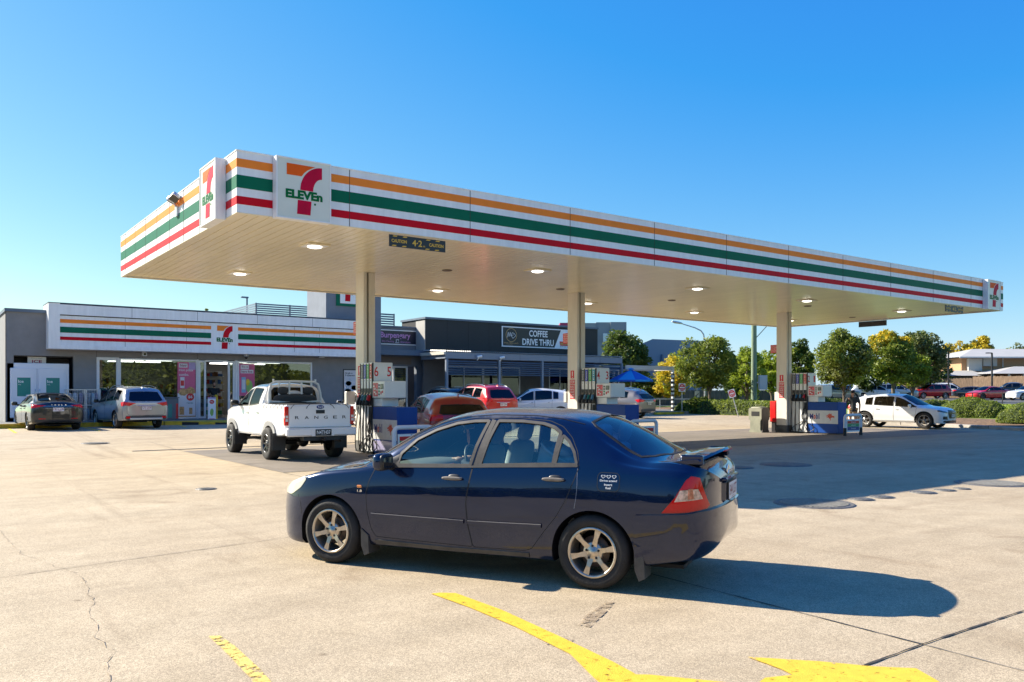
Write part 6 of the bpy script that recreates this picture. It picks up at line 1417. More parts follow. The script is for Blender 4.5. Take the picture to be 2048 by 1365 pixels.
for p0, p1 in ((893, 994), (1003, 1083), (1086, 1240)):
    mb = MB(); x0, x1 = Uv(p0, 40.5), Uv(p1, 40.5)
    for k in range(7): z = 2.72+k*.125; M = Matrix.Translation(((x0+x1)/2, 40.5, z)) @ Matrix.Rotation(radians(38), 4, 'X'); mb.box(-(x1-x0)/2, (x1-x0)/2, -.06, .06, -.008, .008, 0, M)
    cb(mb, 'louvre', M_bluegrey)
for px in (893.5, 998.5, 1084.5, 1243.5):
    mb = MB(); x = Uv(px, 40.5); bx(mb, x-.07, x+.07, 40.44, 40.58, FL, 3.615); cb(mb, 'post', mat('verandah_grey', (.20, .24, .29), .6))
for px in (958, 1003):
    mb = MB(); x = Uv(px, 40.4); zz_ = zat(714 if px < 980 else 716, dv(px, 40.4)); mb.cyl((x-.16, 40.35, zz_-.02), (x+.14, 40.30, zz_+.04), .075, 12, 0); mb.cyl((x+.14, 40.30, zz_+.04), (x+.16, 40.30, zz_+.044), .07, 12, 1); mb.tube([(x-.05, 40.36, zz_-.08), (x-.1, 40.45, zz_-.2)], .035, 8)
    smallthing('bullet_camera', ('left' if px < 980 else 'right')+' one of two white cameras on the cafe verandah front', 'camera', mb, [M_signw, M_blackglass])['group'] = 'cameras on the cafe verandah'
# drive thru sign
mb = MB(); VS = 42.98; x0, x1 = Uv(1003, VS), Uv(1150, VS); Zs = dv(1003, VS); z1, z0 = zat(652.5, Zs), zat(693.5, Zs); bx(mb, x0, x1, VS-.05, VS-.002, z0, z1, 0); fn = lambda a, b, d: (x0+(x1-x0)*a, VS-.052-d, z0+(z1-z0)*b)
q4(mb, fn, .012, .80, .05, .95, 1, .001); mb.add([fn(.79, .95, .002), fn(.70, .05, .002), fn(.99, .05, .002), fn(.99, .95, .002)], [(0, 1, 2, 3)], 0)
mb.add([fn(.012, .05, .0015), fn(.012, .05, .0015), fn(.012, .05, .0015)], [(0, 1, 2)], 1)
for i in range(32):
    t0, t1 = 2*pi*i/32, 2*pi*(i+1)/32; c = (.12, .58); k = .335; asp = (z1-z0)/(x1-x0)
    mb.add([fn(c[0]+r*asp*cos(t), c[1]+r*sin(t), .003) for r, t in ((k, t0), (k, t1), (k*.93, t1), (k*.93, t0))], [(0, 1, 2, 3)], 2)
def stroke(pts, w, mi):
    for (ax, ay), (bx_, by) in zip(pts[:-1], pts[1:]):
        d = Vector((bx_-ax, (by-ay)*.27)).normalized(); n_ = (-d.y*w, d.x*w/.27*.27*3.7); mb.add([fn(ax-n_[0], ay-n_[1], .004), fn(bx_-n_[0], by-n_[1], .004), fn(bx_+n_[0], by+n_[1], .004), fn(ax+n_[0], ay+n_[1], .004)], [(0, 1, 2, 3)], mi)
stroke([(.065, .45), (.08, .72), (.09, .50), (.105, .72), (.115, .52), (.13, .70), (.16, .66), (.175, .55), (.14, .42), (.12, .55), (.15, .60)], .0022, 3)
fit_text(mb, "MIA BELLA'S", lambda a, b, d: fn(a, b, .003), .03, .21, .15, .22, 2, .0); fit_text(mb, 'COFFEE', lambda a, b, d: fn(a, b, .003), .06, .14, .08, .11, 2, .0)
fit_text(mb, 'COFFEE', lambda a, b, d: fn(a, b, .003), .355, .605, .55, .87, 3, .02); fit_text(mb, 'DRIVE THRU', lambda a, b, d: fn(a, b, .003), .265, .69, .12, .44, 3, .02)
mb.add([fn(*p, .005) for p in ((.77, .38), (.93, .38), (.92, .16), (.78, .16))], [(0, 1, 2, 3)], 4); fit_text(mb, "BELLA'S", lambda a, b, d: fn(a, b, .007), .785, .915, .21, .33, 5, .02); fit_text(mb, 'BURGER BAR', lambda a, b, d: fn(a, b, .004), .78, .92, .08, .13, 1, .0)
sgn = cb(mb, 'drive_thru_sign', [M_signw, mat('sign_black', (.012, .014, .02), .4), mat('sign_gold', (.48, .30, .12), .5), M_signw, M_signred, mat('sign_gold2', (.6, .4, .1), .5)], fixn=False)
mb = MB()
for i in range(9): 
    x = Uv(1100, 43.2)+i*1.0; z = 2.75
    mb.cyl((x, 45, 3.3), (x, 45, z), .006, 5, 1); mb.sup((x, 45, z-.08), (.06, .06, .09), (2, 2), (10, 8), 0)
cb(mb, 'pendant_lamp', [mat('warm_bulb', (1, .6, .3), .4, emit=(1, .5, .2), estr=1.2), M_black])
# umbrella
uu, vv_ = uvd(1262, 55); U_ = thing('cafe_umbrella', 'large blue cafe umbrella open over the grey car beside the cafe', 'umbrella', (uu, vv_, gz(uu, vv_)))
mb = MB(); n = 8; zt, ze = zat(739, 55)-.2, zat(760.5, 55)-.2; R = 1.5; vs = [(0, 0, zt)]+[(R*cos(2*pi*i/n+.2), R*sin(2*pi*i/n+.2), ze) for i in range(n)]
mb.add(vs, [(0, 1+i, 1+(i+1) % n) for i in range(n) if i % 2], 0); mb.add(vs, [(0, 1+i, 1+(i+1) % n) for i in range(n) if not i % 2], 1)
for i in range(n): p = Vector(vs[1+i]); q = Vector(vs[1+(i+1) % n]); mb.add([p, q, q-Vector((0, 0, .12)), p-Vector((0, 0, .12))], [(0, 1, 2, 3)], i % 2)
M = Matrix.Identity(4); mb.lathe([(0, zt+.10), (.16, zt+.05), (.24, zt-.02)], 8, 1)
mb.build('canopy_cloth', [mat('umbrella_blue', (.01, .10, .45), .7), mat('umbrella_light_blue', (.02, .28, .60), .7)], U_, fixn=False)
mb = MB(); mb.cyl((0, 0, 0), (0, 0, zt), .03, 10); mb.build('pole', M_alu, U_)
for i in range(n): mb = MB(); mb.cyl((0, 0, zt-.06), tuple(Vector(vs[1+i])*.98), .008, 5); mb.build('rib', M_alu, U_)
# pergola with striped post
pu, pv = 38.9, 40.4; PG = thing('pergola', 'open white beam pergola beside the cafe verandah, with a striped clearance post', 'pergola', (pu, pv, FL))
mb = MB()
for y in (0, 2.2): mb.box(0, 4.7, y-.06, y+.06, 2.85, 3.13)
mb.box(4.58, 4.72, .06, 2.14, 2.851, 3.129); mb.build('beam', mat('pergola_cream', (.62, .58, .50), .6), PG)
mb = MB(); [mb.box(.4+i*.33, .44+i*.33, .06, 2.14, 2.90, 3.05) for i in range(13)]; mb.build('slats', M_bluegrey, PG)
mb = MB(); mb.box(4.5, 4.66, -.075, .075, -.2, 2.85, 0)
for k in range(9): mb.box(4.495, 4.665, -.08, .08, .1+k*.3, .25+k*.3, 1)
mb.build('striped_post', [M_signw, M_dark], PG); mb = MB(); mb.box(.9, 1.02, 2.14, 2.26, 0, 2.85); mb.build('post', mat('pergola_cream', (.62, .58, .50), .6), PG)
# ================================================================== verge, signs, poles, fences, house
def kerbline(v): return float(np.interp(v, [-40, 8, 12, 15.4, 18.7, 27, 33.4, 36, 38.2], [34.5, 36.2, 37.3, 38.1, 39.5, 41.4, 42.6, 44.2, 47.5]))
def vz(u, v):      # height of the verge, lawn and car park beyond the kerb
    d = u-kerbline(min(v, 38)); base = .14
    return base+.18*sm(.3, 3, d)+.50*sm(4, 24, d)+.10*sm(24, 60, d)+(.10*sm(38, 45, v))
vs_ = list(np.linspace(-40, 38, 40))+[45, 55, 70, 90, 130, 200, 400, 900]; ds = [0, .3, .8, 1.5, 3, 5, 8, 12, 16, 20, 26, 34, 50, 80, 160, 400, 900]
def strip_sheet(name, d0, d1, dz, m, vlim=(-40, 900)):
    V = []; dd = [d for d in ds if d0 < d < d1]; dd = [d0]+dd+[d1]; vv = [v for v in vs_ if vlim[0] <= v <= vlim[1]]
    for v in vv:
        for d in dd: u = kerbline(v)+d; V.append((u, v, vz(u, v)+dz))
    n = len(dd); o = rawmesh(name, V, [(j*n+i, j*n+i+1, (j+1)*n+i+1, (j+1)*n+i) for j in range(len(vv)-1) for i in range(n-1)], m, None, True); o['kind'] = 'structure'; return o
M_mulch = mat('bark_mulch', (.16, .095, .05), .95, var=.5, vscale=6, bump=.8, bscale=30)
M_lawn = mat('lawn_green', (.13, .21, .022), .9, col2=(.19, .27, .04), vscale=1.3, bump=.6, bscale=60)
strip_sheet('garden_bed', .28, 4.2, 0, M_mulch); strip_sheet('lawn', 4.2, 22, .0, M_lawn); strip_sheet('car_park', 22, 900, 0, M_asph)
mb = MB(); kv = list(np.linspace(-40, 38, 60)); A = []
for v in kv: u = kerbline(v); A += [(u-.02, v, -.1), (u-.0, v, .13), (u+.05, v, .155), (u+.30, v, .155), (u+.30, v, -.05)]
mb.add(A, [(j*5+k, j*5+k+1, (j+1)*5+k+1, (j+1)*5+k) for j in range(len(kv)-1) for k in range(4)], 0); struct('kerb', mb, M_kerb)
mb = MB()
for v in np.arange(-38, 38, 2.4): u = kerbline(v); bx(mb, u-.022, u+.31, v-.008, v+.008, .02, .1585)
struct('kerb_joint', mb, M_joint)
# small island kerb with the first no-entry sign
iu, iv = uvd(1358, 56); mb = MB(); n = 24; P = [(iu+2.6*cos(2*pi*i/n)*.9-.6, iv+.55*sin(2*pi*i/n)+.6*cos(2*pi*i/n)) for i in range(n)]
mb.prism(P, lambda a, b, d: (a, b, .02+d+gz(a, b)), .14, 0); struct('traffic_island', mb, M_kyellow)
def gtop(u, v): return vz(u, v) if u > kerbline(min(v, 38))+.3 else gz(u, v)
M_noentry = mat('sign_no_entry_red', (.62, .015, .02), .35)
def noentry(px, py, Z, wpx, ybase, lean, label):
    u, v = uvd(px, Z); z = zat(ybase, Z); w = wpx*Z/FPX; zc = zat(py, Z)-z; T = thing('no_entry_sign', label, 'road sign', (u, v, z), 0, 'no entry signs'); T.rotation_euler = (0, lean, -YAW) if lean else (0, 0, -YAW)
    zc = zc/cos(lean); mb = MB(); mb.cyl((0, 0, -.1), (0, 0, zc+w*.6), .03, 10); mb.build('pole', M_steel, T)
    mb = MB(); h = w*1.22; P = rpoly([(-w/2, -h/2), (w/2, -h/2), (w/2, h/2), (-w/2, h/2)], .05, 3); fn = lambda a, b, d: (a, -.035-d, zc+b); mb.prism(P, fn, .006, 1)
    blob(mb, fn, 0, 0, w*.46, w*.46*1.12, 0, .008, 28); q4(mb, fn, -w*.36, w*.36, -w*.085, w*.085, 1, .010)
    fit_text(mb, 'NO', lambda a, b, d: fn(a, b, .011), -w*.16, w*.16, w*.18, w*.36, 1, .01); fit_text(mb, 'ENTRY', lambda a, b, d: fn(a, b, .011), -w*.27, w*.27, -w*.36, -w*.18, 1, .01); mb.build('plate', [M_noentry, M_signw], T, fixn=False)
noentry(1364, 775.5, 56, 13.5, 832, 0, 'upright red NO ENTRY sign on the yellow kerb island near the umbrella')
noentry(1478, 787.5, 50, 13.5, 838, -.28, 'red NO ENTRY sign leaning to the left on its bent pole beside the hedge')
uu, vv_ = uvd(1394, 58); T = thing('arrow_sign', 'small white sign with a black diagonal arrow behind the leafy bank', 'sign', (uu, vv_, .1)); T.rotation_euler = (0, 0, -YAW)
mb = MB(); mb.cyl((0, 0, 0), (0, 0, 2.0), .03, 8); mb.build('pole', M_steel, T); mb = MB(); fn = lambda a, b, d: (a, -.035-d, 1.45+b); mb.prism([(-.16, -.22), (.16, -.22), (.16, .22), (-.16, .22)], fn, .006, 0); mb.add([fn(*p, .008) for p in ((-.12, -.18), (-.02, -.17), (-.05, -.13), (.12, .02), (.08, .06), (-.08, -.09), (-.11, -.06))], [tuple(range(7))], 1); mb.build('plate', [M_signw, M_black], T, fixn=False)
# street light above the trees
uu, vv_ = uvd(1410, 66); SL = thing('street_light', 'tall curved-arm street light rising above the trees under the canopy edge', 'street light', (uu, vv_, .2)); SL.rotation_euler = (0, 0, -YAW)
s_ = 66/FPX; P = [(0, 0, 0), (0, 0, zat(690, 66)), (-3*s_, 0, zat(674, 66)), (-8*s_, 0, zat(667, 66)), (-20*s_, 0, zat(661, 66)), (-46*s_, 0, zat(653, 66))]
mb = MB(); mb.tube(P, [.09, .07, .06, .05, .045, .04], 10); mb.build('pole', M_steel, SL); mb = MB(); M = Matrix.Translation((-62*s_, 0, zat(649, 66))) @ Matrix.Rotation(.2, 4, 'Y'); mb.sup((.25, 0, 0), (.45, .14, .09), (3, 2.5), (16, 8), 0, M); mb.sup((.12, 0, -.06), (.22, .10, .05), (2.5, 2.5), (14, 8), 1, M); mb.build('lamp_head', [M_steel, M_lampcl], SL)
# power pole with wires and meter box
uu, vv_ = uvd(1508, 57); PP = thing('power_pole', 'greenish wooden power pole with stay wire left of the right-hand column', 'power pole', (uu, vv_, .1)); PP.rotation_euler = (0, 0, -YAW)
mb = MB(); mb.tube([(0, 0, -.2), (0, 0, 4), (0, 0, 9.4)], [.21, .19, .16], 14); mb.build('pole', mat('treated_timber', (.20, .26, .16), .85, var=.3, vscale=5, stretch=(6, 6, .5)), PP)
mb = MB(); mb.box(-1.1, 1.1, -.06, .06, 8.6, 8.75); mb.build('cross_arm', mat('treated_timber', (.20, .26, .16), .85), PP)
mb = MB(); mb.bbox(.30, .85, -.25, .1, 1.75, 2.75, .02); mb.box(.15, .30, -.05, .05, 2.2, 2.3); mb.build('meter_box', mat('meter_grey', (.55, .56, .56), .5), PP)
mb = MB(); mb.tube([(.1, 0, 5.3), (2.2, 0, 7.6), (4.6, 0, 10)], .025, 6); mb.build('stay_wire', M_dark, PP)
mb = MB(); 
for k in range(3): mb.tube([(-.5+.3*k, 0, 8.8), (-1.4, .5, 7.7-.3*k), (-.3, .2, 7.3-.2*k), (0, -.2, 7.9)], .018, 5)
mb.build('cable', M_dark, PP)
# light posts by the car park
for px, Z, yt, lab in ((1897, 100, 701, 'twin-head black car park light post right of the dark trees'), (1984, 95, 705, 'black car park light post in front of the brick house')):
    u, v = uvd(px, Z); T = thing('car_park_light', lab, 'lamp post', (u, v, gtop(u, v)-.1)); T.rotation_euler = (0, 0, -YAW); zt = zat(yt, Z)-gtop(u, v)
    mb = MB(); mb.cyl((0, 0, 0), (0, 0, zt), .10, 8); mb.build('pole', M_dark, T)
    for sg in ((-1, 1) if px < 1900 else (-1,)): mb = MB(); mb.bbox(min(0, sg*.7), max(0, sg*.7), -.12, .12, zt-.04, zt+.07, .02); mb.build('lamp_head', M_dark, T)
# grey paling fence behind the trees, timber fence by the house
def fence(p0, Z0, p1, Z1, h, m, label, name='paling_fence', step=.14, z=None):
    a = Vector(uvd(p0, Z0)); b = Vector(uvd(p1, Z1)); L = (b-a).length; T = thing(name, label, 'fence', (a.x, a.y, 0), atan2(b.y-a.y, b.x-a.x)); n = int(L/step); random.seed(int(p0)); mb = MB()
    zf = lambda x: (gtop(*(a+(b-a)*x/L)) if z is None else z)
    for i in range(n): x = i*step; hh = h*(1+random.uniform(-.02, .02)); z0 = zf(x)-.1; mb.box(x+.006, x+step-.006, -.012+random.uniform(-.006, .006), .012, z0, z0+hh)
    mb.build('palings', m, T); mb = MB()
    for q in (.25, .8): 
        for i in range(int(L/4)): x = i*4; mb.box(x, x+4, .014, .06, zf(x)+h*q, zf(x)+h*q+.09)
    mb.build('rails', m, T)
M_fgrey = mat('weathered_fence_grey', (.10, .10, .098), .9, var=.35, vscale=2.5, stretch=(4, 1, .6)); M_ftim = mat('weathered_timber', (.24, .16, .10), .9, var=.35, vscale=2.5, stretch=(4, 1, .6))
fence(1300, 74, 1700, 84, 1.9, M_fgrey, 'long weathered grey fence behind the trees and hedge', z=.1)
fence(1770, 112, 1945, 104, 2.6, M_ftim, 'brown timber fence behind the parked white car and tree trunks, left of the house')
fence(1945.5, 104, 2110, 96, 2.8, M_ftim, 'brown timber paling fence in front of the brick house')
# low black rail fence on the lawn
rf = thing('rail_fence', 'low black rail fence crossing the bright green lawn', 'fence', (0, 0, 0)); P = [uvd(px, Z) for px, Z in ((1888, 70), (2000, 62), (2100, 56))]
for i, p in enumerate([uvd(px, Z) for px, Z in ((1888, 70), (1945, 66), (2005, 61), (2060, 58))]): z = gtop(*p); mb = MB(); mb.box(p[0]-.03, p[0]+.03, p[1]-.03, p[1]+.03, z-.1, z+.85); mb.build('post', M_dark, rf)
for q in (.82,):
    mb = MB(); mb.tube([(p[0], p[1], gtop(*p)+q) for p in P], .03, 6); mb.build('rail', M_dark, rf)
# metal fence and railing by the pergola
mf = thing('railing', 'low grey metal railing between the striped post and the leafy bank', 'fence', (*uvd(1320, 62), .15)); mf.rotation_euler = (0, 0, -YAW)
mb = MB(); [mb.cyl((x*.9, 0, 0), (x*.9, 0, 1.05), .025, 6) for x in range(-2, 4)]; mb.box(-1.8, 2.7, -.025, .025, 1.0, 1.06); mb.box(-1.8, 2.7, -.02, .02, .5, .54); mb.build('rails', M_steel, mf)
# warehouse
M_ware = mat('warehouse_grey', (.22, .25, .29), .7, var=.05, vscale=.3); Z = 120
def wz(py, Z): return zat(py, Z)
def block(px0, px1, ytop, Z, depth, m, T, name='wall'):
    a = Vector(uvd(px0, Z)); b = Vector(uvd(px1, Z)); d = (b-a); n = Vector((-d.y, d.x)).normalized()*depth; mb = MB(); z1 = wz(ytop, Z)
    vs = [(*a, 0), (*b, 0), (*(b+n), 0), (*(a+n), 0)]; vs += [(x, y, z1) for x, y, _ in vs]; vs = [(x-T.location.x, y-T.location.y, z) for x, y, z in vs]
    mb.add(vs, [(0,1,5,4),(1,2,6,5),(2,3,7,6),(3,0,4,7),(4,5,6,7)]); return mb.build(name, m, T)
wh = thing('warehouse', 'large grey warehouse block standing behind the cafe roof', 'warehouse', (*uvd(1170, 110), 0))
block(1158, 1192, 646.5, 110, 20, M_ware, wh); block(1192.1, 1221, 645, 110.3, 20, M_ware, wh); block(1221.1, 1253, 644.5, 110, 20, M_ware, wh); block(1120, 1160, 646, 112, 20, mat('warehouse_maroon', (.30, .03, .10), .7), wh, 'side_panel')
a = uvd(1206, 109.8); mb = MB(); mb.box(0, .9, -.1, 0, 0, 1.1); o = mb.build('window', mat('window_pale', (.5, .6, .65), .2), wh); o.location = (a[0]-wh.location.x, a[1]-wh.location.y, wz(684, 110)); o.rotation_euler = (0, 0, -YAW)
w2 = thing('warehouse', 'long pale grey shed with a low gabled roof behind the trees', 'warehouse', (*uvd(1290, 130), 0))
mb = MB(); Z = 125; f = lambda px, py, dz=0: Vector((*uvd(px, Z+dz), wz(py, Z)))-w2.location
mb.add([f(1255, 700), f(1305, 678.5), f(1420, 683), f(1420, 820), f(1255, 820)], [(0, 1, 2, 3, 4)], 0); mb.add([f(1255, 700)+Vector((0, 0, .0)), f(1305, 678.5), f(1420, 683), f(1420, 683, 25), f(1305, 678.5, 25), f(1255, 700, 25)], [(0, 1, 4, 5), (1, 2, 3, 4)], 1)
mb.build('wall', [mat('shed_grey', (.25, .29, .34), .7), mat('shed_roof', (.55, .55, .52), .5)], w2, fixn=False); mb = MB(); p = f(1322, 700); mb.box(p.x-.15, p.x+.15, p.y-.3, p.y-.1, 0, 7.5); mb.build('downpipe', M_bluegrey, w2)
# brick house on the right
M_brick = mat('house_brick', (.44, .26, .14), .85, var=.15, vscale=8); M_hroof = mat('house_roof_white', (.42, .40, .365), .6, var=.05, vscale=.6); M_trimw = mat('house_trim', (.62, .60, .55), .6)
hs_ = thing('brick_house', 'two storey tan brick house with pale roofs and white shutters at the right edge', 'house', (*uvd(2000, 112), .8)); hs_.rotation_euler = (0, 0, -YAW); HZ = 112; k = HZ/FPX
hx = lambda px: (px-2000)*k; hz = lambda py: zat(py, HZ)-.8
mb = MB(); mb.box(hx(1923), hx(2130), 0, 12, hz(755), hz(716)); mb.build('wall', M_brick, hs_); mb = MB(); mb.box(hx(1938), hx(2130), -1, -.05, hz(800), hz(755)); mb.build('wall', M_brick, hs_)
mb = MB(); 
def roof(x0, x1, xa, xb, y0, y1, ze, zr): mb.add([(x0, y0, ze), (x1, y0, ze), (x1, y1, ze), (x0, y1, ze), (xa, (y0+y1)/2, zr), (xb, (y0+y1)/2, zr)], [(0,1,5,4),(1,2,5),(2,3,4,5),(3,0,4)], 0)
roof(hx(1906), hx(2140), hx(1992), hx(2130), -1.6, 13, hz(715.5), hz(694)); r1 = mb.build('roof', M_hroof, hs_); mb = MB(); mb.box(hx(1906), hx(2140), -1.68, -1.6, hz(717.5), hz(714.8)); mb.build('gutter', M_trimw, r1)
mb = MB(); roof(hx(1926), hx(2170), hx(2000), hx(2120), -7, 0.5, hz(750), hz(735)); mb.build('roof', M_hroof, hs_)
mb = MB(); roof(hx(1858), hx(1945), hx(1885), hx(1935), -4, 2, hz(753), hz(742)); mb.build('roof', M_hroof, hs_)
mb = MB(); mb.box(hx(1862), hx(1942), -3.4, 1.5, hz(800), hz(754)); mb.build('carport_shade_block', mat('carport_shade', (.10, .08, .06), .8), hs_)  # dark block stands in for the shade under the carport roof
for p0, p1, y0, y1, nm in ((1933, 1960, 718, 743, 'shutter'), (1963, 1990, 717, 733, 'shutter')):
    mb = MB(); mb.box(hx(p0), hx(p1), -.5, -.02, hz(y1), hz(y0), 0)
    for i in range(10): z = hz(y1)+(hz(y0)-hz(y1))*(i+.5)/10; mb.box(hx(p0)+.05, hx(p1)-.05, -.53, -.5, z-.04, z+.03, 1)
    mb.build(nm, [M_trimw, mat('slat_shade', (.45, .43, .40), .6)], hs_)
for px in (1929, 1960, 1988, 2019, 2046): mb = MB(); mb.box(hx(px)-.12, hx(px)+.12, -6.6, -6.4, hz(800), hz(750)); mb.build('carport_post', M_trimw, hs_)
mb = MB(); mb.cyl((hx(2004), -.2, hz(735)), (hx(2004), -.2, hz(717)), .07, 8); mb.build('downpipe', M_trimw, hs_)

# ================================================================== vegetation
def leafmat(name, c1, c2, tr=.45):
    m = bpy.data.materials.new(name); m.use_nodes = True; MATS[name] = m; nt = m.node_tree; nt.nodes.remove(nt.nodes['Principled BSDF']); out = nt.nodes['Material Output']
    tc = _n(nt, 'ShaderNodeTexCoord'); n1 = _n(nt, 'ShaderNodeTexNoise'); n1.inputs['Scale'].default_value = 1.1; n1.inputs['Detail'].default_value = 4; nt.links.new(tc.outputs['Object'], n1.inputs['Vector'])
    g = _n(nt, 'ShaderNodeNewGeometry'); ad = _n(nt, 'ShaderNodeMath', operation='MULTIPLY_ADD'); ad.inputs[1].default_value = .35; nt.links.new(g.outputs['Random Per Island'], ad.inputs[0]); nt.links.new(n1.outputs['Fac'], ad.inputs[2])
    r = _n(nt, 'ShaderNodeValToRGB'); r.color_ramp.elements[0].position = .45; r.color_ramp.elements[1].position = .85; r.color_ramp.elements[0].color = (*c1, 1); r.color_ramp.elements[1].color = (*c2, 1); nt.links.new(ad.outputs[0], r.inputs[0])
    d = _n(nt, 'ShaderNodeBsdfDiffuse'); t = _n(nt, 'ShaderNodeBsdfTranslucent'); mx = _n(nt, 'ShaderNodeMixShader'); mx.inputs[0].default_value = tr; gl = _n(nt, 'ShaderNodeBsdfGlossy'); gl.inputs['Roughness'].default_value = .55; m2 = _n(nt, 'ShaderNodeMixShader'); m2.inputs[0].default_value = .03
    for q in (d, t): nt.links.new(r.outputs[0], q.inputs[0])
    nt.links.new(d.outputs[0], mx.inputs[1]); nt.links.new(t.outputs[0], mx.inputs[2]); nt.links.new(mx.outputs[0], m2.inputs[1]); nt.links.new(gl.outputs[0], m2.inputs[2]); nt.links.new(m2.outputs[0], out.inputs[0]); return m
L_dark = leafmat('leaf_dark_green', (.045, .075, .012), (.12, .17, .024)); L_mid = leafmat('leaf_mid_green', (.085, .125, .012), (.25, .29, .032)); L_lime = leafmat('leaf_lime', (.14, .21, .012), (.36, .42, .035), .45)
L_yel = leafmat('leaf_yellow', (.42, .32, .015), (.76, .58, .04), .4); L_olive = leafmat('leaf_olive', (.09, .11, .03), (.22, .24, .07)); L_shrub = leafmat('leaf_shrub', (.10, .145, .014), (.27, .32, .036))
M_bark = mat('bark', (.14, .105, .075), .95, var=.4, vscale=6, stretch=(3, 3, .6), bump=.6, bscale=25)
def leaves_mesh(name, C, size, m, parent, rs, asp=.5, up=.35, outward=None):
    n = len(C); d = rs.normal(size=(n, 3)); d[:, 2] = d[:, 2]*.7; d /= np.linalg.norm(d, axis=1)[:, None]
    nn = rs.normal(size=(n, 3)); nn[:, 2] += up*2
    if outward is not None: nn += outward*1.2
    s_ = np.cross(d, nn); s_ /= np.linalg.norm(s_, axis=1)[:, None]+1e-9; L = (size*rs.uniform(.6, 1.3, n))[:, None]
    V = np.stack([C-d*L*.5, C+s_*L*asp*.5, C+d*L*.5, C-s_*L*asp*.5], 1).reshape(-1, 3).astype(np.float32)
    me = bpy.data.meshes.new(name); me.vertices.add(4*n); me.vertices.foreach_set('co', V.ravel()); me.loops.add(4*n); me.loops.foreach_set('vertex_index', np.arange(4*n, dtype=np.int32))
    me.polygons.add(n); me.polygons.foreach_set('loop_start', np.arange(0, 4*n, 4, dtype=np.int32)); me.polygons.foreach_set('loop_total', np.full(n, 4, np.int32)); me.materials.append(m); me.update(); me.validate()
    o = bpy.data.objects.new(name, me); COL.objects.link(o); o.parent = parent; return o
def tree(label, u, v, z0, h, rx, ry, zlo, m, n=6500, seed=1, leaf=.22, trunk=.14, ncl=60, mix=None, name='tree', lean=0, group=None):
    rs = np.random.RandomState(seed); random.seed(seed); T = thing(name, label, 'tree', (u, v, z0), 0, group)
    cz = (h+zlo)/2; rz = (h-zlo)/2; mb = MB(); mb.tube([(0, 0, -.2), (lean*.3, 0, zlo*.6), (lean*.6, .05, zlo+rz*.5), (lean, 0, cz+rz*.4)], [trunk, trunk*.8, trunk*.5, trunk*.2], 9)
    d = rs.normal(size=(ncl, 3)); d /= np.linalg.norm(d, axis=1)[:, None]; rad = rs.uniform(.45, 1.0, ncl)**.5*.9; cl = d*rad[:, None]*np.array([rx, ry, rz]); cl[:, 2] += cz; cl[:, 0] += lean*.7
    lob = rs.normal(size=(5, 3)); lob /= np.linalg.norm(lob, axis=1)[:, None]; la = rs.uniform(-.30, .30, 5); f_ = 1+(np.maximum(0, d@lob.T)**3@la)[:, None]; cl = (cl-[0, 0, cz])*f_+[0, 0, cz]
    taper = 1-.22*np.clip((cl[:, 2]-cz)/rz, -1, 1)**2; cl[:, 0] *= taper; cl[:, 1] *= taper
    for i in range(min(16, ncl)): c = cl[i]; s_ = (0, 0, zlo*.75+(i % 4)*rz*.14); mb.tube([s_, (c[0]*.45, c[1]*.45, s_[2]*.45+c[2]*.55), tuple(c)], [trunk*.42, trunk*.25, trunk*.08], 6)
    mb.build('trunk', M_bark, T)
    cr = rs.uniform(.14, .30, ncl)*min(rx, rz)*1.15; w = cr**2; w /= w.sum(); idx = rs.choice(ncl, n, p=w); off = rs.normal(size=(n, 3)); off /= np.linalg.norm(off, axis=1)[:, None]; off *= (rs.uniform(.25, 1, n)**.5*cr[idx])[:, None]*np.array([1.15, 1.15, .85])
    C = cl[idx]+off; leaves_mesh('crown', C, leaf, m, T, rs, .5, outward=off/(np.linalg.norm(off, axis=1)[:, None]+1e-6))
    if mix is not None:
        sel = cl[rs.rand(ncl) < mix[1]] if not callable(mix[1]) else cl[[mix[1](c) for c in cl]]
        if len(sel): k = int(n*.45); ii = rs.randint(len(sel), size=k); o2 = rs.normal(size=(k, 3)); o2 /= np.linalg.norm(o2, axis=1)[:, None]; o2 *= (rs.uniform(.5, 1.08, k)*.27*min(rx, rz))[:, None]; leaves_mesh('crown_tips', sel[ii]+o2, leaf, mix[0], T, rs)
    return T
def ptree(label, px0, px1, ytop, Z, zlo, m, **k):
    u, v = uvd((px0+px1)/2, Z); r = (px1-px0)/2*Z/FPX; z0 = max(gtop(u, v)-.05, 0) if u > 36 else 0; return tree(label, u, v, z0, zat(ytop, Z)-z0, r, r*.9, zlo, m, **k)
G_t = 'trees beyond the forecourt'
ptree('dark rounded tree standing behind the umbrella and cafe verandah end', 1196, 1310, 667, 66, 2.0, L_dark, n=7000, seed=2, leaf=.30, group=G_t, trunk=.2, ncl=75)
ptree('yellow-leaved tree behind the pergola and striped post', 1305, 1388, 712, 70, .8, L_yel, n=3500, seed=3, leaf=.26, group=G_t, mix=(L_lime, .4))
ptree('big full green tree behind the arrow sign, under the canopy edge', 1361, 1478, 670, 56, 1.7, L_mid, n=11000, seed=4, leaf=.22, group=G_t, ncl=95, trunk=.13)
ptree('lime green tree behind the leaning no entry sign', 1455, 1535, 694, 63, 1.0, L_lime, n=6000, seed=5, leaf=.24, group=G_t)
ptree('lime green tree directly behind the power pole meter box', 1512, 1576, 690, 66, 1.1, L_lime, n=5000, seed=6, leaf=.24, group=G_t)
ptree('dark green tree showing just right of the right-hand column', 1570, 1632, 685, 70, 1.0, L_dark, n=5500, seed=7, leaf=.26, group=G_t, mix=(L_mid, .3))
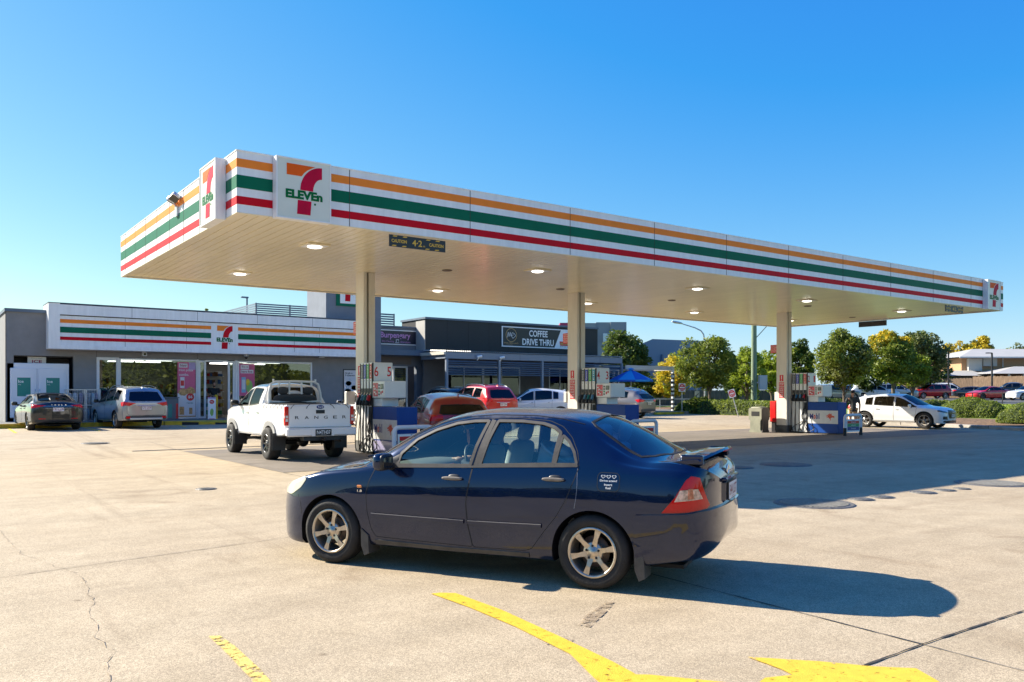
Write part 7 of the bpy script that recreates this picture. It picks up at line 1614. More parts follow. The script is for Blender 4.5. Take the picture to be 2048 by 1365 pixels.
ptree('large round green tree above the man and pump 1', 1628, 1748, 667, 50, 1.55, L_mid, n=12000, seed=8, leaf=.19, group=G_t, ncl=100, trunk=.10, mix=(L_olive, .2))
ptree('tree with a golden yellow top, right of the large round tree', 1738, 1835, 666, 72, 1.6, L_mid, n=9500, seed=9, leaf=.28, group=G_t, ncl=80, mix=(L_yel, lambda c: c[2] > 5.0), trunk=.2)
ptree('tall grey-green tree, the highest of the distant trees', 1782, 1890, 655, 95, 1.5, L_olive, n=9000, seed=10, leaf=.40, group=G_t, ncl=80, mix=(L_dark, .4), trunk=.3)
ptree('bright green tree behind the white hatchback roof', 1786, 1864, 706, 74, 1.0, L_lime, n=6500, seed=11, leaf=.24, group=G_t, mix=(L_mid, .5))
ptree('golden yellow tree behind the car park light post', 1886, 1955, 676, 125, 2.0, L_yel, n=5000, seed=12, leaf=.42, group=G_t, mix=(L_mid, .35), trunk=.3)
ptree('second golden yellow tree, partly behind the house roof', 1935, 1990, 673, 128, 3, L_yel, n=4500, seed=13, leaf=.42, group=G_t, mix=(L_olive, .3), trunk=.3)
ptree('small distant olive tree top above the house roof at the right edge', 2008, 2062, 686, 150, 4, L_olive, n=2500, seed=14, leaf=.45, group=G_t, trunk=.3)
ptree('dark low tree behind the timber fence left of the house', 1850, 1905, 716, 108, .5, L_dark, n=4000, seed=15, leaf=.36, group=G_t)
ptree('bushy green tree filling the gap behind the power pole', 1440, 1500, 706, 72, .3, L_dark, n=4500, seed=16, leaf=.3, group=G_t)
ptree('slim tree tip showing above the shop roof', 399, 421, 606, 62, 5.2, L_mid, n=900, seed=17, leaf=.20, group=G_t, ncl=16)
ptree('low leafy tree top just above the shop roof beside the slim tip', 424, 442, 620, 62, 5.2, L_mid, n=600, seed=18, leaf=.2, group=G_t, ncl=12)
ptree('dark bush under the big green trees behind the railing', 1250, 1330, 752, 72, .1, L_dark, n=4200, seed=19, leaf=.3, group=G_t)
ptree('dark tree between the lime trees, left of the right-hand column', 1530, 1600, 706, 76, .3, L_dark, n=4500, seed=20, leaf=.3, group=G_t)
ptree('shady tree behind the parked cars, left of the yellow-topped tree', 1700, 1770, 716, 84, .6, L_dark, n=4500, seed=21, leaf=.32, group=G_t)
def shrub(label, P, h, m, n=5000, seed=1, leaf=.10, boxy=False, rad=None, name='shrub', cat='shrub'):
    """P: list of (u,v,r) lobes or centre line"""
    rs = np.random.RandomState(seed); c0 = P[0]; T = thing(name, label, cat, (c0[0], c0[1], 0)); C = []; O = []; mb = MB()
    w = np.array([p[2]**2 for p in P]); w = w/w.sum()
    for p, k in zip(P, (w*n).astype(int)):
        z0 = gtop(p[0], p[1]); hh = h*(p[3] if len(p) > 3 else 1); d = rs.normal(size=(k, 3)); d[:, 2] = np.abs(d[:, 2])*1.1-.25; d /= np.linalg.norm(d, axis=1)[:, None]
        if boxy: d = np.sign(d)*np.abs(d)**.45; 
        r = 1-np.abs(rs.normal(size=k))*.06; c = d*r[:, None]*np.array([p[2], p[2], hh]); c += np.array([p[0]-c0[0], p[1]-c0[1], z0]); c[:, 2] = np.maximum(c[:, 2], z0+.02); C.append(c); O.append(d)
        mb.sup((p[0]-c0[0], p[1]-c0[1], z0), (p[2]*.90, p[2]*.90, hh*.90), (4 if boxy else 2.2, 5 if boxy else 2.2), (18, 12))
    C = np.vstack(C); O = np.vstack(O); nz = rs.normal(size=C.shape)*.02; mb.build('dark_core', mat('shrub_core', (.03, .045, .012), 1.0), T); leaves_mesh('foliage', C+nz, leaf, m, T, rs, .55, .2, O); return T  # solid dark core added behind the leaves so the gaps look dark
# hedges and shrubs along the kerb
hp = []
for i in range(15): u, v = uvd(1432+i*9.5, 55.0-.35*i); hp.append((u, v, 1.0, 1))
shrub('long clipped green hedge behind the leaning no entry sign', hp, 1.0, L_shrub, 11000, 31, .13, True, name='hedge', cat='hedge')
shrub('loose grassy shrub bank around the big tree, left of the clipped hedge', [(*uvd(px, 57), .9, hh) for px, hh in ((1375, .9), (1392, 1.1), (1410, 1.2), (1425, .9))], 1.0, L_mid, 5000, 32, .22)
shrub('large mounded green shrub to the right of the white hatchback', [(*uvd(1940, 44), 1.35, 1), (*uvd(1912, 46), 1.0, .74), (*uvd(1976, 43), .95, .84)], 1.10, L_shrub, 15000, 33, .085)
shrub('rounded green shrub cut off by the right frame edge', [(*uvd(2024, 38), .65, .78), (*uvd(2052, 37.5), .95, 1.08), (*uvd(2085, 38), 1.2, 1.2)], .84, L_shrub, 13000, 34, .075)
shrub('low green shrub between the white hatchback and the lawn', [(*uvd(1868, 50), 1.0, 1), (*uvd(1890, 50), .9, .9)], .85, L_mid, 5000, 35, .10)
shrub('low green bush in front of the grey fence, left of the big tree trunk', [(*uvd(1640, 62), 1.2, 1), (*uvd(1670, 62), 1.2, .8)], .9, L_dark, 4000, 36, .14)
# lawn grass tufts: one uncounted mass
rs = np.random.RandomState(5); n = 16000; pxs = rs.uniform(1850, 2120, n); Zs = rs.uniform(44, 74, n); C = []
for a, b in zip(pxs, Zs):
    u, v = uvd(a, b); d = u-kerbline(min(v, 38))
    if 4 < d < 21.5: C.append((u, v, gtop(u, v)+.03))
g = leaves_mesh('grass', np.array(C), .13, L_lime, None, rs, .3, -.3); tag(g, 'short bright green grass on the sloping lawn', 'grass', None, 'stuff')
# woodland and buildings across the road (seen only in reflections, behind the viewpoint)

rs = np.random.RandomState(77); P_ = []; D_ = []; mb = MB()
line = [(-40+rs.uniform(-3, 3), v) for v in np.arange(-62, 10, 5.5)]+[(u, -44+rs.uniform(-3, 3)) for u in np.arange(-40, 75, 6.0)]
for u, v in line:
    r = rs.uniform(3.2, 5.2); h = rs.uniform(4.5, 9.5); n = 1500; d = rs.normal(size=(n, 3)); d /= np.linalg.norm(d, axis=1)[:, None]; d[:, 2] = np.abs(d[:, 2])*1.5-.5
    P_.append(d*np.array([r, r, h*.55])+np.array([u, v, h*.5])); D_.append(d); mb.sup((u, v, h*.45), (r*.8, r*.8, h*.5), (2.2, 2.4), (12, 8))
wd = mb.build('woodland', mat('shrub_core', (.03, .045, .012), 1.0)); g2 = leaves_mesh('leafage', np.vstack(P_), .55, L_mid, wd, rs, .6, .2, np.vstack(D_)); tag(wd, 'belt of green woodland across the road, reflected in the car and shop glass', None, None, 'stuff')
# ================================================================== other vehicles
def auto_regs(sh, wins, doors, arches, R, glass, paint, flare=None, trim=None, archz=.33, sill=.33, ws=None, bl=None, wm=.035, blk=None, fo=.0, wtop=.05):
    regs = [archreg(a, archz, R, **({'flare': flare, 'fo': fo} if flare else {})) for a in arches]
    if ws: regs.append(dict(name='windscreen', k='t', p=ws, mat=G_mid, off=-.002, border=.03, bmat=M_black, bname='seal'))
    if bl: regs.append(dict(name='rear_window', k=blk or 'r', p=bl, mat=glass, off=-.002, border=.03, bmat=M_black, bname='seal'))
    for i, (a, b) in enumerate(wins):
        n = 8; lo = []; hi = []
        for j in range(n+1):
            x = a+(b-a)*j/n; z0 = sh.zb(x)+wm; z1 = max(z0+.004, sh.zr(x)-wtop); lo.append((x, z0)); hi.append((x, z1))
        p = lo+hi[::-1]; q = []
        for pt in p:
            if not q or (pt[0]-q[-1][0])**2+(pt[1]-q[-1][1])**2 > 2.5e-4: q.append(pt)
        regs.append(dict(name='window', id='w%d' % i, k='s', p=rpoly(q, .02, 2), mat=glass, mode='pair', off=-.004, border=.028, bmat=trim or M_dark))
    for i, (a, b, ta, tb_) in enumerate(doors):
        n = 6; top = [(a+(b-a)*j/n, 0) for j in range(n+1)]; p = [(a, sill), (b, sill), (b+.02, .75*sh.zb(b)), (b, sh.zb(b))]
        up = []
        for j in range(n+1): x = tb_+(ta-tb_)*j/n; up.append((x, sh.zr(x)-.012))
        regs.append(dict(name='door', id='d%d' % i, k='s', p=rpoly(p+up+[(a, sh.zb(a)), (a-.01, .75*sh.zb(a))], .02, 2), mat=paint, mode='pair', border=.009, bmat=M_black, bh=.001, bname='door_gap'))
    return regs
PLY = mat('plate_yellowish', (.62, .60, .45), .4)
def finish(c, wheels, R, yo, w, rr, sp, style, rm, under, seats, mir, handles, hm=None, mm=None, dark_int=True, ridx=None):
    c.wheels(wheels, R, yo, w, None, rr, sp, style, rm); c.underside(*under)
    if seats: c.interior((under[0]+.6, under[1]-1.0, .42), seats, (seats[0][0]+.72, seats[0][2]+.42))
    if mir: c.mirror(*mir, mm or c.paint)
    for x, z in handles: c.handle(x, z, .19, hm or c.paint)
    # windows belong to the doors they sit in
    return c
def lamp(c, kind, p, m=None, name='tail_lamp', mode='pair'): return dict(name=name, k=kind, p=p, mat=m or M_lampred, mode=mode, off=.006, border=.008, bh=.001, bname='seal')
def face_patch(c, name, y0, y1, z0, z1, m, th=.02, x=None, front=False, M=None):
    q = c.sh.end(abs((y0+y1)/2) if y0*y1 > 0 else 0, (z0+z1)/2, front); xx = c.sh.P3(*q).x if x is None else x; mb = MB(); s_ = 1 if front else -1
    mb.bbox(min(xx, xx+s_*th), max(xx, xx+s_*th), y0, y1, z0, z1, min(.012, th/2.2)); return mb.build(name, m, c.T)
# ---- compact and mid SUVs share a body scheme
def suv(name, label, pos, heading, paint, L=4.69, W=1.80, H=1.71, wb=2.67, R=.345, glass=None, z=None, group=None, rim=(5, 'double', M_rim), plate=None, style='a', rails=True, fine=False, flare=None, plate_cols=None, front_detail=False, cat='car', lampstyle='wide', dark=False, lowtrim=True, interior=True, mirr=True):
    sz = (H-.20)/1.51; hf = wb/2; xf = hf+.93*(L/4.69)**.5; xr = xf-L; glass = glass or G_tint
    Zf = lambda z_: .20+(z_-.20)*sz; X = lambda x: (xf-2.265)+x if x > .9 else x*(L/4.69) if x > -1.2 else (xr+2.43)+x
    dr = {'a': 0, 'c': .10}[style]      # c: faster tail
    spec = dict(T=[(X(-2.43), Zf(1.0)), (X(-2.39), Zf(1.10)), (X(-2.26), Zf(1.28-dr*.4)), (X(-2.10), Zf(1.50-dr)), (X(-2.0), Zf(1.595-dr*.8)), (X(-1.88), Zf(1.64-dr*.6)), (X(-1.2), Zf(1.69-dr*.2)), (X(-.4), Zf(1.71)), (X(.1), Zf(1.69)), (X(.45), Zf(1.61)), (X(.85), Zf(1.39)), (X(1.25), Zf(1.16)), (X(1.40), Zf(1.11)), (X(1.8), Zf(1.06)), (X(2.1), Zf(1.0)), (X(2.265), Zf(.93))],
        b=[(X(-2.43), .36), (X(-2.1), .32), (X(-1.6), .30), (0, .27), (X(1.5), .27), (X(2.265), .24)],
        zb=[(X(-2.4), Zf(1.04)), (X(-1.5), Zf(1.09)), (0, Zf(1.03)), (X(.9), Zf(1.0)), (X(1.4), Zf(.99)), (X(2.0), Zf(.90)), (X(2.26), Zf(.78))],
        zr=[(X(-2.42), Zf(1.06)), (X(-2.36), Zf(1.13)), (X(-2.2), Zf(1.30-dr*.4)), (X(-2.05), Zf(1.46-dr)), (X(-1.9), Zf(1.565-dr*.7)), (X(-1.5), Zf(1.61-dr*.5)), (X(-.6), Zf(1.645)), (X(0), Zf(1.62)), (X(.4), Zf(1.50)), (X(.8), Zf(1.28)), (X(1.12), Zf(1.08)), (X(1.3), Zf(1.02)), (X(1.7), Zf(1.0)), (X(2.2), Zf(.86))],
        w=[(X(-2.43), W/2*.975), (X(-1.4), W/2), (0, W/2*.985), (X(1.3), W/2), (X(2.265), W/2*.96)],
        wr=[(X(-2.4), W/2*.80), (X(-2.1), W/2*.73), (X(-1.6), W/2*.685), (0, W/2*.68), (X(.5), W/2*.72), (X(1.1), W/2*.84), (X(1.4), W/2*.84), (X(2.2), W/2*.72)],
        front=(xf, .40, 3.0, 6.5, .56), rear=(xr, .20, 3.8, 8.0, .70), belt=.94, sill=.96)
    c = Car(name, label, cat, spec, paint, pos, heading, group, fine, z); sh = c.sh
    bl = [(-.01, Zf(1.475-dr)), (W/2*.58, Zf(1.455-dr)), (W/2*.70, Zf(1.14)), (W/2*.60, Zf(1.105)), (-.01, Zf(1.10))]
    wsx = [(X(.36), -.01), (X(.34), W/2*.35), (X(.30), W/2*.62), (X(.62), W/2*.72), (X(1.0), W/2*.79), (X(1.18), W/2*.55), (X(1.24), .3), (X(1.25), -.01)]
    wins = [(X(1.02), X(.02)+.04), (X(.02)-.05, X(-.95)), (X(-1.04), X(-1.72) if style == 'a' else X(-1.52))]
    doors = [(X(1.02), X(.0), X(.62), X(.03)), (X(-.01), X(-.98), X(.02), X(-.90))]
    regs = []
    if lampstyle == 'wide': regs += [lamp(c, 'r', [(W/2*.42, Zf(1.02)), (W/2*.90, Zf(1.07)), (W/2*.93, Zf(.93)), (W/2*.72, Zf(.91))]), lamp(c, 's', [(X(-2.02), Zf(1.045)), (X(-2.34), Zf(1.08)), (X(-2.36), Zf(.90)), (X(-2.20), Zf(.90))])]
    else: regs += [lamp(c, 'r', [(W/2*.60, Zf(1.06)), (W/2*.93, Zf(1.10)), (W/2*.95, Zf(.92)), (W/2*.62, Zf(.96))]), lamp(c, 's', [(X(-2.08), Zf(1.08)), (X(-2.34), Zf(1.10)), (X(-2.36), Zf(.93)), (X(-2.18), Zf(.93))])]
    low = trimd = mat('cladding_grey', (.045, .047, .05), .6)
    if lowtrim: regs.append(dict(name='lower_bumper', k='r', p=[(-.01, .53), (W/2*.84, .53), (W/2*.88, .44), (W/2*.84, .385), (-.01, .385)], mat=low, off=.004))
    if front_detail: regs += front_detail(c, X, Zf, W)
    regs += auto_regs(sh, wins, doors, (hf, -hf), R+.055, glass, paint, flare, None, R, .36, wsx, bl, .05, wtop=.075)
    c.build(regs)
    for i in range(3):
        for k in (0, 1):
            if 'w%d' % i in c.made and i < 2 and 'd%d' % i in c.made:
                o = c.made['w%d' % i][k]; o.parent = c.made['d%d' % i][k]
                for ch in list(o.children): ch.parent = c.made['d%d' % i][k]
    st = [(.05, .36, .66, .25), (.05, -.36, .66, .25), (-.85, 0, .68, .58)] if interior else None
    finish(c, (hf, -hf), R, W/2-.035, .215, R*.68, rim[0], rim[1], rim[2], (xr+.25, xf-.3, .30), st, (X(.80), W/2-.02, Zf(1.10)) if mirr else None, [(X(-.78), Zf(.94)), (X(.15), Zf(.92))])
    c.gap('t', [(X(1.36), W/2*.8), (X(1.8), W/2*.78), (X(2.1), W/2*.70)], .008, M_dark, 'bonnet_gap')
    q0 = sh.P3(*sh.end(0, Zf(.80), False)).x
    c.gap('r', [(W/2*.80, Zf(1.06)), (W/2*.80, Zf(.62)), (W/2*.72, Zf(.555)), (0, Zf(.54))], .010, M_dark, 'tailgate_gap')
    if plate: pc = plate_cols or (M_plate, M_maroon); c.plate(q0-.012, Zf(.82), plate, pc[0], pc[1]); face_patch(c, 'garnish', -.36, .36, Zf(.90), Zf(.93), M_chrome, .02, q0+.005)
    if rails:
        for sg in (1, -1):
            pts = [Vector((x, sg*(sh.wr(x)*.93), sh.zr(x)+(.035 if i in (0, 6) else .085))) for i, x in enumerate(np.linspace(X(.25), X(-1.75), 7))]; mb = MB(); mb.tube(pts, .017, 8); mb.build('roof_rail', M_chrome, c.T)
    mb = MB(); mb.add([(X(-1.75), -.012, sh.T(X(-1.75))-.01), (X(-1.75), .012, sh.T(X(-1.75))-.01), (X(-1.92), .008, sh.T(X(-1.75))+.055), (X(-1.92), -.008, sh.T(X(-1.75))+.055), (X(-1.95), .01, sh.T(X(-1.9))-.01), (X(-1.95), -.01, sh.T(X(-1.9))-.01)], [(0,1,2,3),(3,2,4,5),(1,4,2),(0,3,5)]); mb.build('antenna_fin', paint, c.T)
    c.X = X; c.Zf = Zf; c.q0 = q0; return c
def hd(a, b): return atan2(b, a)
P_silver = paintmat('silver_paint', (.33, .335, .335), .5, .28); P_red = paintmat('red_metallic_paint', (.42, .010, .012), .25, .3); P_reddk = paintmat('dark_red_paint', (.30, .004, .010), .15, .35); P_red2 = paintmat('bright_red_paint', (.52, .006, .008), .1, .3); P_white = paintmat('white_paint', (.76, .76, .75), 0, .3); P_bk = paintmat('black_paint', (.012, .013, .014), .3, .3); P_gr = paintmat('grey_metallic_paint', (.20, .175, .17), .6, .3); P_navy = paintmat('dark_car_paint', (.02, .03, .045), .4, .3); P_sg = paintmat('sage_paint', (.32, .34, .33), .6, .3)
def upix(px, Z): return uvd(px, Z)
# silver wagon by the shop
c = suv('silver_wagon', 'silver SUV with roof rails parked nose-in, second from the left by the shop', (uvd(262, 33.6)[0]+.05, uvd(262, 33.6)[1]+1.0), hd(-.10, 1), P_silver, plate='573·ZE9', rim=(5, 'double', M_rim), fine=True)
face_patch(c, 'skid_plate', -.62, .62, .36, .44, mat('skid_silver', (.5, .5, .5), .4, .5), .025, c.sh.P3(*c.sh.end(0, .42, False)).x+.01)
for sg in (1, -1): face_patch(c, 'rear_reflector', min(sg*.60, sg*.76), max(sg*.60, sg*.76), .42, .50, M_lampred, .02)
# black fastback beside it
def fastback(name, label, pos, heading, paint, plate, z=None, group=None, wheelm=None, letters=None, fine=False):
    xf, xr = 2.28, -2.44; W = 1.85
    spec = dict(T=[(xr, .86), (-2.38, 1.00), (-2.30, 1.075), (-2.2, 1.085), (-2.0, 1.13), (-1.5, 1.285), (-1.0, 1.39), (-.5, 1.435), (-.1, 1.442), (.3, 1.40), (.7, 1.27), (1.15, 1.04), (1.38, .955), (1.7, .88), (2.0, .78), (2.28, .62)],
        b=[(xr, .30), (-2.1, .25), (-1.5, .20), (1.5, .19), (2.28, .18)], zb=[(xr, .94), (-2.0, .98), (-1.2, .985), (0, .95), (1.0, .90), (1.5, .85), (2.0, .70), (2.28, .6)],
        zr=[(xr, .98), (-2.2, 1.02), (-1.95, 1.05), (-1.5, 1.20), (-1.0, 1.33), (-.5, 1.385), (0, 1.375), (.4, 1.27), (.8, 1.08), (1.1, .93), (1.4, .87), (2.0, .72), (2.28, .61)],
        w=[(xr, .88), (-1.4, .925), (0, .91), (1.4, .92), (2.28, .88)], wr=[(xr, .72), (-1.9, .68), (-1.4, .61), (-.5, .57), (0, .58), (.5, .65), (1.05, .76), (2.2, .62)],
        front=(xf, .6, 2.8, 4, .45), rear=(xr, .28, 3.2, 7.0, .64), belt=.93, sill=.955)
    c = Car(name, label, 'car', spec, paint, pos, heading, group, fine, z)
    ws = [(.22, -.01), (.2, .35), (.18, .54), (.5, .62), (.95, .70), (1.18, .5), (1.27, .3), (1.28, -.01)]; bl = [(-.62, -.01), (-.63, .3), (-.68, .49), (-1.2, .54), (-1.8, .60), (-1.98, .5), (-2.06, .3), (-2.08, -.01)]
    regs = [lamp(c, 'r', [(.40, .955), (.84, .985), (.87, .85), (.62, .895)]), lamp(c, 's', [(-2.10, .965), (-2.34, .985), (-2.36, .86), (-2.26, .85)]),
            dict(name='lower_bumper', k='r', p=[(-.01, .42), (.74, .42), (.78, .36), (.72, .32), (-.01, .32)], mat=M_dark, off=.004)]
    regs += auto_regs(c.sh, [(.98, -.08), (-.14, -1.12), (-1.18, -1.55)], [(1.05, -.1, .6, -.08), (-.12, -1.15, -.1, -1.1)], (1.4375, -1.4375), .37, G_tint, paint, None, M_black, .335, .30, None, None)
    regs.insert(3, dict(name='windscreen', k='t', p=ws, mat=G_mid, off=-.002, border=.02, bmat=M_black, bname='seal')); regs.insert(4, dict(name='rear_window', k='t', p=bl, mat=G_tint, off=-.002, border=.03, bmat=M_black, bname='seal'))
    c.build(regs)
    finish(c, (1.4375, -1.4375), .335, .885, .235, .235, 5, 'double', wheelm or M_rimdark, (-2.1, 1.9, .2), [(.1, .38, .52, .25), (.1, -.38, .52, .25), (-.8, 0, .54, .6)], (.72, .92, 1.0), [(-.85, .83), (.1, .81)], None, P_bk)
    c.gap('r', [(.66, .95), (.62, .66), (.50, .60), (0, .59)], .009, M_dark, 'boot_gap'); c.gap('r', [(0, .925), (.5, .93)], .012, M_chrome, 'light_strip')
    x0 = c.sh.P3(*c.sh.end(0, .80, False)).x
    if plate: c.plate(x0-.012, .80, plate, M_plate, M_maroon)
    if letters: 
        x1 = c.sh.P3(*c.sh.end(0, .93, False)).x
        for i, ch in enumerate(letters):
            mb = MB(); fit_text(mb, ch, lambda a, b, d: (x1-.018, -a, b), -.24+.115*i, -.19+.115*i, .955, .99, 0, .01); mb.build('letter', M_chrome, c.T, fixn=False)
        for sg in (1, -1): face_patch(c, 'rear_reflector', min(sg*.42, sg*.66), max(sg*.42, sg*.66), .44, .47, M_lampred, .012)
    return c
bp_ = uvd(98, 32.4)
fastback('black_fastback', 'black electric fastback sedan parked nose-in at the far left by the ice freezer', (bp_[0]-.0, bp_[1]+.6), hd(-.04, 1), P_bk, '191·LU9', letters='TESLA', fine=True)
# white double cab ute
def ute(name, label, pos, heading, paint, detail=True, z=None, lift=1.0):
    xf, xr = 2.42, -2.60
    spec = dict(T=[(xr, 1.35), (-.98, 1.365), (-.93, 1.38), (-.90, 1.46), (-.80, 1.74), (-.72, 1.835), (-.6, 1.865), (-.1, 1.89), (.35, 1.865), (.6, 1.80), (1.0, 1.53), (1.28, 1.36), (1.42, 1.33), (2.0, 1.27), (2.3, 1.17), (xf, 1.05)],
        b=[(xr, .66), (-2.3, .60), (-1.0, .56), (1.5, .54), (xf, .50)], zb=[(xr, 1.31), (-.9, 1.32), (0, 1.27), (1.1, 1.25), (1.5, 1.24), (2.1, 1.12), (xf, 1.0)],
        zr=[(xr, 1.335), (-1.0, 1.345), (-.93, 1.36), (-.88, 1.47), (-.80, 1.68), (-.70, 1.775), (-.5, 1.80), (0, 1.815), (.35, 1.77), (.6, 1.67), (.95, 1.43), (1.2, 1.28), (1.5, 1.25), (2.1, 1.13), (xf, 1.01)],
        w=[(xr, .845), (-1.0, .855), (0, .86), (1.4, .86), (xf, .84)], wr=[(xr, .80), (-1.0, .80), (-.92, .76), (-.8, .655), (-.5, .63), (0, .625), (.5, .66), (1.1, .76), (1.5, .76), (2.3, .66)],
        front=(xf, .5, 3.2, 4.5, .8), rear=(xr, .07, 7, 8, 1.0), belt=.972, sill=.985)
    c = Car(name, label, 'ute', spec, paint, pos, heading, None, detail, z); sh = c.sh
    regs = []
    if detail: regs = [lamp(c, 's', [(-2.53, 1.28), (-2.585, 1.28), (-2.585, .86), (-2.50, .86)], None)]
    ws = [(.52, -.01), (.50, .35), (.47, .57), (.7, .63), (1.05, .70), (1.22, .5), (1.28, .3), (1.29, -.01)]; ton = [(-2.56, -.01), (-2.56, .74), (-1.02, .76), (-1.0, -.01)]
    regs += [dict(name='tonneau_cover', k='t', p=ton, mat=mat('black_vinyl', (.012, .012, .013), .55, bump=.3, bscale=15), off=.008)] if detail else []
    bl = [(-.01, 1.755), (.50, 1.735), (.585, 1.66), (.605, 1.46), (.56, 1.42), (-.01, 1.415)]
    fl = (mat('flare_grey', (.33, .325, .31), .6), .13, .035)
    ar = auto_regs(sh, [(1.02, .16), (.08, -.68)], [(1.18, .10, .72, .13), (.09, -.80, .12, -.72)], (1.5, -1.5), .455, G_tint, paint, fl if detail else None, mat('dusty_black_trim', (.085, .075, .066), .65), .40, .60, ws, None, wtop=.06, fo=.03)
    regs += ar; c.build(regs)
    # rear window of the cab as its own flat pane with white bars
    mb = MB(); A = Vector((-.885, 0, 1.43)); B_ = Vector((-.782, 0, 1.76)); fn = lambda a, b, d: A+(B_-A)*b+Vector((-.016-d, -a, 0)); P = rpoly([(-.60, 0), (.60, 0), (.575, .75), (.50, 1.0), (-.50, 1.0), (-.575, .75)], .05, 3); mb.prism(P, fn, .004, 0); rw = mb.build('rear_window', G_tint, c.T, fixn=False)
    mb = MB()
    n = len(P); [mb.add([fn(*P[i], .006), fn(*P[(i+1) % n], .006), fn(P[(i+1) % n][0]*.96, .5+(P[(i+1) % n][1]-.5)*.92, .006), fn(P[i][0]*.96, .5+(P[i][1]-.5)*.92, .006)], [(0, 1, 2, 3)]) for i in range(n)]; mb.build('seal', M_black, rw, fixn=False)
    finish(c, (1.5, -1.5), .39, .935, .27, .225, 8, 'mesh', M_rimdark, (-2.3, 2.0, .52), [(.15, .36, .95, .25), (.15, -.36, .95, .25), (-.55, 0, .95, .58)], (.88, .87, 1.36), [(-.62, 1.13), (.22, 1.12)], M_chrome, M_dark)
    if detail:
        rack = MB(); w_ = mat('rack_white', (.72, .72, .70), .4)
        pts = [(-.98, .68, 1.35), (-.94, .67, 1.62), (-.92, .62, 1.84), (-.915, .50, 1.90), (-.915, 0, 1.91), (-.915, -.50, 1.90), (-.92, -.62, 1.84), (-.94, -.67, 1.62), (-.98, -.68, 1.35)]
        rack.tube(pts, .032, 10); rack.tube([(-.98, .68, 1.40), (-.98, -.68, 1.40)], .025, 8)
        for y in (-.42, -.16, .16, .42): rack.box(-.985, -.955, y-.022, y+.022, 1.37, 1.90)
        for y in (-.55, .55): rack.box(-.93, -.90, y-.02, y+.02, 1.90, 1.97)
        rack.build('cab_rack', w_, c.T)
        mb = MB(); mb.bbox(-2.625, -2.585, -.765, .765, .80, 1.315, .012); tg = mb.build('tailgate', paint, c.T)
        mb = MB(); x = -2.627; fv = lambda a, b, d: (x-.002, -a, b)
        for i, ch in enumerate('RANGER'): fit_text(mb, ch, fv, -.62+.235*i, -.62+.235*i+.10, 1.005, 1.075, 0, .01)
        mb.build('lettering', M_dark, tg, fixn=False)
        mb = MB(); mb.lathe([(0, .012), (.085, .010), (.095, 0)], 24, 0, Matrix.Translation((x, 0, 1.285)) @ Matrix.Rotation(-pi/2, 4, 'Y') @ Matrix.Scale(.48, 4, (1, 0, 0))); fit_text(mb, 'Ford', lambda a, b, d: (x-.016, -a, 1.285+b), -.06, .06, -.02, .024, 1, .01); mb.build('badge', [mat('badge_blue', (.01, .04, .2), .3), M_signw], tg, fixn=False)
        mb = MB(); mb.bbox(x-.012, x, -.11, .11, 1.13, 1.215, .01); mb.build('tailgate_handle', M_dark, tg)
        mb = MB(); mb.bbox(-2.80, -2.60, -.86, .86, .60, .80, .035); mb.bbox(-2.82, -2.78, -.28, .28, .60, .775, .01); mb.build('rear_bumper', paint, c.T)
        c.plate(-2.822, .69, 'N4TH07', mat('plate_black', (.01, .01, .012), .4), M_signw)
        for sg in (1, -1):
            mb = MB(); mb.bbox(-2.628, -2.56, min(sg*.77, sg*.858), max(sg*.77, sg*.858), .86, 1.30, .012, 0); mb.box(-2.631, -2.628, min(sg*.785, sg*.845), max(sg*.785, sg*.845), 1.03, 1.09, 1); mb.box(-2.631, -2.628, min(sg*.785, sg*.845), max(sg*.785, sg*.845), .95, 1.01, 1)
            mb.box(-2.61, -2.575, min(sg*.858, sg*.861), max(sg*.858, sg*.861), 1.03, 1.09, 1); mb.build('tail_lamp', [M_lampred, M_lampcl], c.T)
            for xx in (-1.98, 1.02): mb = MB(); mb.bbox(xx-.02, xx, min(sg*.62, sg*.95), max(sg*.62, sg*.95), .25, .66, .005); mb.build('mud_flap', M_dark, c.T)
        for sg in (1, -1):
            for i, y in enumerate((.25, .62)): mb = MB(); mb.tube([(-2.60, sg*y, 1.35), (-2.63, sg*(y+.06), 1.31), (-2.632, sg*(y+.10), 1.25)], .007, 6); mb.build('tie_strap', M_dark, c.T)
            for xx in np.linspace(-2.4, -1.1, 6): mb = MB(); mb.tube([(xx, sg*.78, 1.352), (xx, sg*.862, 1.30), (xx, sg*.864, 1.24)], .006, 6); mb.build('tie_strap', M_dark, c.T)
        mb = MB(); mb.tube([(-2.7, 0, .55), (-2.93, 0, .52)], .03, 8); mb.sup((-2.94, 0, .57), (.03, .03, .03), (2, 2), (12, 8)); mb.box(-2.75, -2.5, -.45, .45, .50, .58); mb.tube([(-2.5, -.6, .45), (-1.5, -.62, .50)], .035, 8); mb.sup((-1.5, 0, .42), (.16, .14, .14), (2, 2), (12, 8)); mb.build('tow_bar', M_dark, c.T)
    return c
ru = Vector((7.0, 21.1)); hR = hd(.02, 1)
ute('white_ute', 'white double cab ute with black tonneau cover and cab rack, beside pump 6', (7.86, 21.08), hR, P_white)
# red small SUV at the pump
rp = uvd(893, 24.5)
c = suv('red_hatchback', 'dark red small SUV at pump 5, half hidden behind the first pump and blue sedan', uvd(884, 23.2), hd(.27, .96), P_reddk, L=4.36, W=1.81, H=1.64, wb=2.67, rails=False, plate='842·XKZ', style='c', fine=True, rim=(5, 'double', M_rim), lampstyle='tall')
